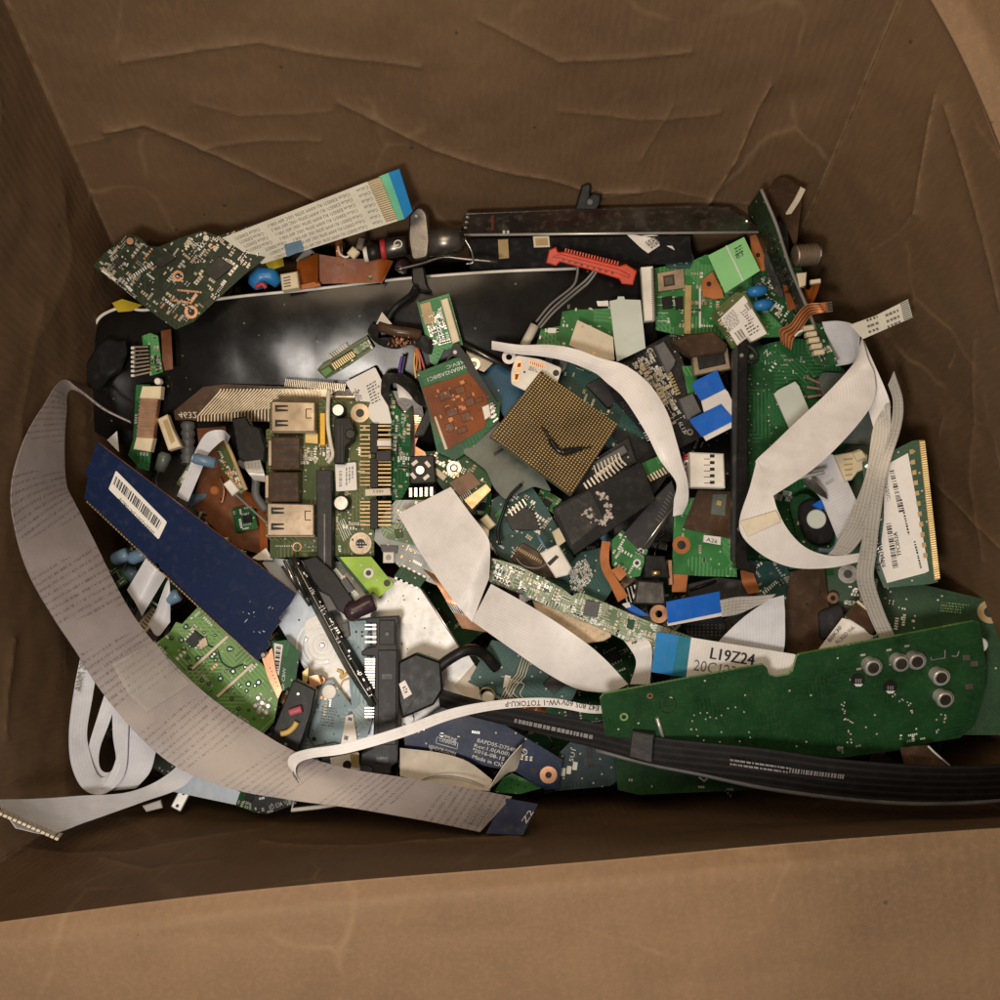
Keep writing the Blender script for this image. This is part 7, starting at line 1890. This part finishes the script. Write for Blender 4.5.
t.part('cap_body', disc(M(), tl(488, 697, 50), 488, 698, 6, 6, 0, 18, 1), mt('white_plastic'))
t = Thing('striped_flex', 'pinkish brown striped film cable between the bright metal plate and the white folded ribbon', 'flex cable')
t.part('film', sheet(M(), [((420, 566, 44), (446, 580, 44)), ((436, 584, 50), (464, 590, 52)), ((448, 604, 52), (478, 614, 50)), ((462, 628, 44), (486, 632, 44))], 5, 5), mt('copper'))
t.part('dark_stripes', slats(M(), F((444, 600, 53), (476, 612, 53), (456, 618, 51)), [(446, 602), (478, 613), (482, 622), (452, 612)], 12, .5, 1.5, .5), mt('film_brown'), kind='stuff')
# bits at right: brown plate, crumpled label, dark heat sink
fr = tl(800, 600, 42, 0, -.02, 0)
t = Thing('brown_plate', 'dull brown metal plate with small holes right of the white ribbon piece', 'metal plate')
b = t.part('plate', prism(M(), fr, [(790, 572), (824, 564), (828, 600), (836, 640), (820, 654), (786, 656), (785, 610)], 0, -2), mt('film_brown'))
for x, y in ((820, 567), (807, 604), (820, 592), (800, 644)): b.sub('hole', disc(M(), fr, x, y, 1.2, .4, -.5, 8), mt('chip_black'))
t.part('heat_block', prism(M(), fr, rrect([(820, 612), (842, 604), (848, 630), (822, 640)], 4), 8, 0, 1.5), mt('charcoal'))
hole(t, fr, 833, 598, 5.4, 2.4, 'copper')
fr = tl(775, 580, 40, 0, -.02, 55)
t = board('teal_board', 'dark teal board with white contact dashes below the bottom turn of the white loop', [(745, 560), (785, 562), (800, 600), (792, 608), (760, 596), (748, 590)], fr, 'pcb_teal', 3, n=30, seed=131)
t.part('dash_row', slats(M(), fr, [(762, 592), (776, 580), (778, 583), (764, 595)], 7, .5, .7), mt('ink_white'))
t = Thing('crumpled_label', 'crumpled white printed label with a dark window above the front board', 'label')
t.part('paper', sheet(M(), [((842, 618, 74), (812, 658, 60)), ((856, 622, 82), (838, 652, 70)), ((874, 636, 78), (858, 648, 72)), ((884, 622, 80), (872, 646, 70))], 4, 5), mt('paper_white'))
t.part('dark_window', prism(M(), F((848, 618, 84), (876, 632, 82), (860, 604, 82)), [(845, 616), (857, 601), (880, 622), (873, 634)], 1, 0), mt('film_brown'))
fr = F((842, 620, 76), (858, 624, 83), (838, 650, 72))
mm = M(); text(mm, fr, 'Pc:3GO VoL', (838, 644), (855, 628), 3.4, 1.8); text(mm, fr, 'B0K30', (830, 642), (842, 628), 3.2, 2)
t.part('printed_text', mm, mt('ink_soft'))
t.part('torn_edge', tube(M(), cr([P(x, y, z) for x, y, z in ((857, 601, 84), (868, 610, 85), (880, 620, 84), (885, 623, 82))], 4), 1.5, 6), mt('card_cream'))
t = Thing('black_heatsink', 'black rectangular part with tiny bumps under the upper blue tab', 'heat sink')
fr = tl(705, 620, 42, 0, -.02, -8)
b = t.part('body', prism(M(), fr, [(680, 622), (722, 612), (730, 640), (690, 640)], 4, -2, .8), mt('black_plastic'))
mm = M()
for i in range(9):
    for j in range(4): disc(mm, fr, 688 + i * 4, 625 + j * 3.4, .9, 5, 3.5, 6, .3)
b.sub('bumps', mm, mt('chip_grey'), kind='stuff')
t = Thing('black_chassis', 'dark plastic frame piece lying across under the black bar foot', 'plastic piece')
fr = tl(700, 590, 38, 0, -.02, -4)
t.part('frame', prism(M(), fr, [(680, 586), (718, 577), (742, 580), (760, 592), (740, 600), (690, 598)], 2, -3, .6), mt('charcoal'))
t.part('slot_line', tube(M(), [fr.at(690, 590, 3), fr.at(716, 581, 3)], 1.6, 6), mt('black_plastic'))
# lower left pale plates
t = Thing('pale_plate', 'pale blue metal plate under the grey ribbon along the near left wall', 'metal plate')
fr = tl(200, 785, 58, .0, .05, 8)
t.part('plate', prism(M(), fr, [(165, 790), (186, 770), (255, 798), (250, 808)], 0, -2), mt('silver_blue'))
t.part('white_clip', prism(M(), fr, [(142, 806), (160, 800), (162, 808), (146, 812)], 3, 0, .8), mt('white_plastic'))
fr = tl(285, 803, 66, 0, .08, -12)
t = board('edge_fragment', 'dark board edge with white print showing under the grey ribbon at the near wall', [(250, 796), (300, 794), (296, 804), (268, 814), (252, 812)], fr, 'pcb_black', 3, n=20, seed=132, wts=(0, 0, 1, 7, 0, 0), size=(1, 2.4))
t.part('printed_text', text(M(), fr, 'ED E3A VER 01', (270, 810), (296, 801), 4, .5), mt('ink_white'))
t = Thing('plastic_trim', 'thin white plastic frame edge under the grey ribbon near wall', 'plastic piece')
t.part('frame', tube(M(), [P(294, 800, 84), P(292, 810, 88), P(318, 807, 90), P(338, 804, 90)], 2, 6), mt('paper_white'))
t = Thing('gold_scrap', 'orange and black board scrap peeping out left of the slot connector foot', 'board fragment')
fr = tl(350, 762, 50, 0, 0, 0)
t.part('plate', prism(M(), fr, [(330, 758), (358, 752), (360, 770), (332, 770)], 0, -2), mt('paper_white'))
t.part('gold_corner', prism(M(), fr, [(350, 754), (359, 753), (359, 768), (352, 767)], 1.5, 0), mt('gold_pin'))
t.part('black_dot', disc(M(), fr, 347, 765, 4, 2, 0, 12), mt('chip_black'))
# ================================================================ the buried layer that shows through the gaps
rn = random.Random(77)
kinds = ['pcb_deep', 'pcb_green', 'pcb_teal', 'charcoal', 'pcb_black', 'film_brown', 'pcb_dark', 'black_plastic', 'steel_dark', 'pcb_plain']
spots = [(130, 530), (95, 590), (120, 640), (185, 560), (235, 590), (230, 700), (180, 480), (280, 620), (340, 540), (385, 480), (430, 520), (470, 480), (450, 590), (440, 620), (500, 420), (520, 520), (560, 470), (600, 440), (560, 640), (610, 560), (640, 600), (650, 520), (700, 440), (690, 600), (735, 470), (640, 350), (590, 290), (680, 300), (760, 620), (800, 590), (850, 600), (860, 480), (900, 600), (940, 660), (620, 660), (580, 720), (500, 730), (430, 730), (350, 780), (310, 560), (780, 280), (830, 330), (150, 730), (260, 770), (640, 770), (720, 780), (450, 700), (90, 700), (560, 350), (380, 430)]
names = {'pcb_deep': 'deep green', 'pcb_green': 'green', 'pcb_teal': 'dark teal', 'pcb_dark': 'olive black', 'pcb_plain': 'plain dark green', 'pcb_black': 'black', 'charcoal': 'charcoal plastic', 'film_brown': 'brown film', 'black_plastic': 'black plastic', 'steel_dark': 'dark steel'}
for i, (x, y) in enumerate(spots):
    k = kinds[rn.randrange(len(kinds))]; w_, h_ = rn.uniform(60, 130), rn.uniform(40, 90); a = rn.uniform(0, 180)
    z = rn.uniform(-50, -4)
    fr = tl(x, y, z, rn.uniform(-.12, .12), rn.uniform(-.12, .12), a)
    q = rect(x, y, w_, h_, a)
    q = [(min(max(px, 128 if py < 640 else 100), 900 + (py - 250) * .12), min(max(py, 280), 785)) for px, py in q]
    if 'pcb' in k:
        t = board('board_fragment', names[k] + ' circuit board piece buried deep in the pile, mostly hidden', q, fr, k, 3, n=28, seed=200 + i, group='buried ' + names[k] + ' board pieces', edge='pcb_dark')
        chip(t, fr, rect(x + rn.uniform(-12, 12), y + rn.uniform(-12, 12), rn.uniform(9, 20), rn.uniform(9, 16), a), 3, 'chip_black', legs=5)
    else:
        t = Thing('plate_scrap', names[k] + ' plate scrap buried deep in the pile, mostly hidden', 'scrap', 'buried ' + names[k] + ' scraps')
        p = t.part('plate', prism(M(), fr, q, 0, -4, 1), mt(k))
        t.part('raised_rib', slats(M(), fr, q, 3, .2, 3, 0), mt('charcoal'))
# loose crumbs of boards, wire and plastic at the very bottom
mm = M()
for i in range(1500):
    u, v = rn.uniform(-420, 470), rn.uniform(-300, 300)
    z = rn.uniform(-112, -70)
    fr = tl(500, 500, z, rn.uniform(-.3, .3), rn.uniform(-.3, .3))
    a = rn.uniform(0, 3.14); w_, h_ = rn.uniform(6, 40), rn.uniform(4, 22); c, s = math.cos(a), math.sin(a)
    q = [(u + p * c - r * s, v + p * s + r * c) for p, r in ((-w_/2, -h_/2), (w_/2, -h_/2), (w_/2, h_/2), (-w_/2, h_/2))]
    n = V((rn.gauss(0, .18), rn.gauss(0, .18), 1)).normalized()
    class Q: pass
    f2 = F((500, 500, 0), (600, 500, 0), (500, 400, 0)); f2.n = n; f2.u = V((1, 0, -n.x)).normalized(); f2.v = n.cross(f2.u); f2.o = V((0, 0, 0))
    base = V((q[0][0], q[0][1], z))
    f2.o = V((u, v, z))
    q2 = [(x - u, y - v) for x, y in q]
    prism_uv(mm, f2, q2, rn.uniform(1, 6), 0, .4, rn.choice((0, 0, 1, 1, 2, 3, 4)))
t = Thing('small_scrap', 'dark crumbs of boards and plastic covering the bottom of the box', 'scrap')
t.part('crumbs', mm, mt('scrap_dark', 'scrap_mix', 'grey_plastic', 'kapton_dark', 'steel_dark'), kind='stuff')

# loose small pieces lying in the hollows between the big ones
rn = random.Random(314)
def crumb_board(nm, lab, x, y, z, a, w_, h_, k):
    fr = tl(x, y, z, rn.uniform(-.3, .3), rn.uniform(-.3, .3), a)
    t = board('board_chip', lab, rrect(rect(x, y, w_, h_, a), 1.2, 2), fr, k, 2.4, n=18, seed=rn.randrange(9999), edge='pcb_leaf', size=(1.2, 2.8))
    chip(t, fr, rect(x + rn.uniform(-3, 3), y + rn.uniform(-3, 3), w_ * .35, h_ * .4, a), 2.2, 'chip_black', legs=4)
    return t
def crumb_socket(nm, lab, x, y, z, a, w_, h_, k):
    fr = tl(x, y, z, rn.uniform(-.25, .25), rn.uniform(-.25, .25), a)
    t = Thing('socket', lab, 'socket')
    b = t.part('socket_body', prism(M(), fr, rect(x, y, w_, h_ * .55, a), 6, 0, .8), mt(k))
    b.sub('contacts', slats(M(), fr, rect(x, y, w_ * .86, h_ * .28, a), 6, .45, 6.5, 5), mt('gold_dull' if k != 'cream_plastic' else 'ink_soft'))
    return t
def crumb_cap(nm, lab, x, y, z, a, w_, h_, k):
    t = Thing('capacitor', lab, 'capacitor'); c, s = math.cos(math.radians(a)), math.sin(math.radians(a)); L = w_ * .4
    p = [P(x - c*L, y - s*L, z), P(x - c*L*.9, y - s*L*.9, z), P(x + c*L*.8, y + s*L*.8, z + 3), P(x + c*L, y + s*L, z + 3)]
    r = h_ * .3
    b = t.part('barrel', tube(M(), p, r, 14, radii=[r*.8, r, r, r*.8]), mt(k))
    t.part('end_cap', tube(M(), [p[3] + (p[3] - p[2]) * -.1, p[3] + (p[3] - p[2]) * .25], r * .72, 12), mt('can_metal'))
    t.part('lead', wire(M(), [(x - c*L, y - s*L, z), (x - c*L*1.4, y - s*L*1.4, z - 1), (x - c*L*1.7 + 3, y - s*L*1.7, z - 4)], .6), mt('steel'))
    return t
def crumb_wire(nm, lab, x, y, z, a, w_, h_, k):
    t = Thing('wire', lab, 'wire'); c, s = math.cos(math.radians(a)), math.sin(math.radians(a)); L = w_ * .9
    pts = [(x + c*L*(q - .5) + rn.uniform(-5, 5), y + s*L*(q - .5) + rn.uniform(-5, 5), z + rn.uniform(-3, 6)) for q in (0, .25, .5, .75, 1)]
    t.part('wire_sheath', wire(M(), pts, 1.1), mt(k))
    t.part('bare_end', tube(M(), [P(*pts[-1]), P(pts[-1][0] + c*5, pts[-1][1] + s*5, pts[-1][2])], .6, 6), mt('copper'))
    return t
def crumb_flex(nm, lab, x, y, z, a, w_, h_, k):
    t = Thing('film_strip', lab, 'film strip'); c, s = math.cos(math.radians(a)), math.sin(math.radians(a)); L = w_
    S = []
    for q, dz in ((-.5, 0), (-.15, 7), (.2, 3), (.5, 9)):
        u, v = x + c*L*q, y + s*L*q; o = h_ * .22
        S.append(((u + s*o, v - c*o, z + dz), (u - s*o, v + c*o, z + dz)))
    t.part('film', sheet(M(), S, 5, 3), mt(k)); return t
def crumb_metal(nm, lab, x, y, z, a, w_, h_, k):
    t = Thing('shield', lab, 'metal shield'); fr = tl(x, y, z, rn.uniform(-.25, .25), rn.uniform(-.25, .25), a)
    b = t.part('shield_plate', prism(M(), fr, rrect(rect(x, y, w_ * .8, h_ * .8, a), 1.5, 2), 4, 0, 1), mt(k))
    for q in (-.25, .25): b.sub('hole', disc(M(), fr, x + q * w_ * math.cos(math.radians(a)), y + q * w_ * math.sin(math.radians(a)), 1.6, 4.3, 3, 10), mt('chip_black'))
    return t
KINDS = [(crumb_board, 'leaf green circuit board chip', 'pcb_bright'), (crumb_board, 'dark green circuit board chip', 'pcb_green'), (crumb_board, 'pale green circuit board chip', 'pcb_pale'), (crumb_board, 'teal circuit board chip', 'pcb_teal'),
         (crumb_socket, 'small cream socket', 'cream_plastic'), (crumb_socket, 'small black socket with gold contacts', 'black_plastic'), (crumb_cap, 'small dark capacitor', 'cap_purple'), (crumb_cap, 'small blue capacitor', 'cap_steel_blue'),
         (crumb_wire, 'snippet of red wire', 'red_wire'), (crumb_wire, 'snippet of white wire', 'white_plastic'), (crumb_wire, 'snippet of black wire', 'black_plastic'), (crumb_flex, 'orange brown film strip', 'copper_flex'), (crumb_flex, 'white ribbon strip', 'ribbon_lilac'), (crumb_metal, 'dull steel shield', 'steel_worn'), (crumb_metal, 'bright steel shield', 'can_metal')]
ZONES = [('in the hollow between the memory stick and the socket board', (185, 275), (470, 560), 10, 30, 8), ('between the grey ribbon and the memory stick', (108, 165), (545, 625), 15, 40, 6),
         ('in the dark gap beside the diagonal edge board', (285, 330), (555, 600), 0, 18, 5), ('below the small round screw board', (395, 480), (480, 560), 5, 32, 6),
         ('in the gap below the processor', (490, 560), (490, 590), 5, 28, 6), ('around the metal module right of centre', (600, 665), (540, 615), 5, 36, 8),
         ('between the cable plug and the white ribbon', (440, 560), (625, 700), 5, 30, 7), ('under the black flat cable', (470, 640), (705, 770), 5, 28, 8),
         ('beneath the blue tabbed ribbons', (640, 740), (585, 660), 5, 30, 7), ('right of the blue tabbed ribbon', (750, 880), (560, 655), 5, 34, 9),
         ('beside the white curved cable', (560, 690), (350, 470), 5, 36, 7), ('below the grey ribbon at the near wall', (150, 480), (770, 800), 26, 62, 9),
         ('between the pale ribbon loops and the solder board', (120, 200), (640, 720), 10, 40, 5), ('around the dark wired block', (250, 300), (680, 760), 0, 26, 6),
         ('behind the screen at the far wall', (300, 470), (250, 268), 66, 74, 4), ('among the far right boards', (650, 800), (250, 345), 40, 56, 6)]
for zn, xr, yr, z0, z1, cnt in ZONES:
    ks = rn.sample(KINDS, min(cnt, len(KINDS)))
    for fn, lab, k in ks:
        x, y = rn.uniform(*xr), rn.uniform(*yr)
        fn('', lab + ' ' + zn, x, y, rn.uniform(z0 + 6, z1 + 6), rn.uniform(0, 180), rn.uniform(16, 32), rn.uniform(14, 24), k)
# ---------------------------------------------------------------- finish: objects, camera, light
finish_things()
cam = bpy.data.cameras.new('camera'); co = bpy.data.objects.new('camera', cam); COL.objects.link(co)
cam.sensor_fit = 'HORIZONTAL'; cam.sensor_width = 36; cam.lens = 36 * FPX / 1000
cam.clip_start = .01; cam.clip_end = 20
co.location = CAMP * U; co.rotation_euler = (TA, 0, 0)
scene.camera = co

w = bpy.data.worlds.new('World'); scene.world = w; w.use_nodes = True
bg = w.node_tree.nodes['Background']; bg.inputs[0].default_value = (1.0, .88, .74, 1); bg.inputs[1].default_value = .20

def lamp(name, loc, target, size, watts, col):
    l = bpy.data.lights.new(name, 'AREA'); l.shape = 'DISK'; l.size = size * U; l.energy = watts; l.color = col
    o = bpy.data.objects.new(name, l); COL.objects.link(o)
    o.location = V(loc) * U
    o.rotation_euler = (V(target) - V(loc)).to_track_quat('-Z', 'Y').to_euler()
    return o
lamp('room_lamp', (-195, -420, 1120), (40, -60, 0), 210, 1.8, (1.0, .92, .83))
lamp('side_lamp', (-130, 190, 990), (220, -110, 60), 460, 1.0, (1.0, .76, .50))
scene.view_settings.view_transform = 'Standard'
scene.view_settings.look = 'None'
scene.view_settings.exposure = 0
scene.view_settings.gamma = 1
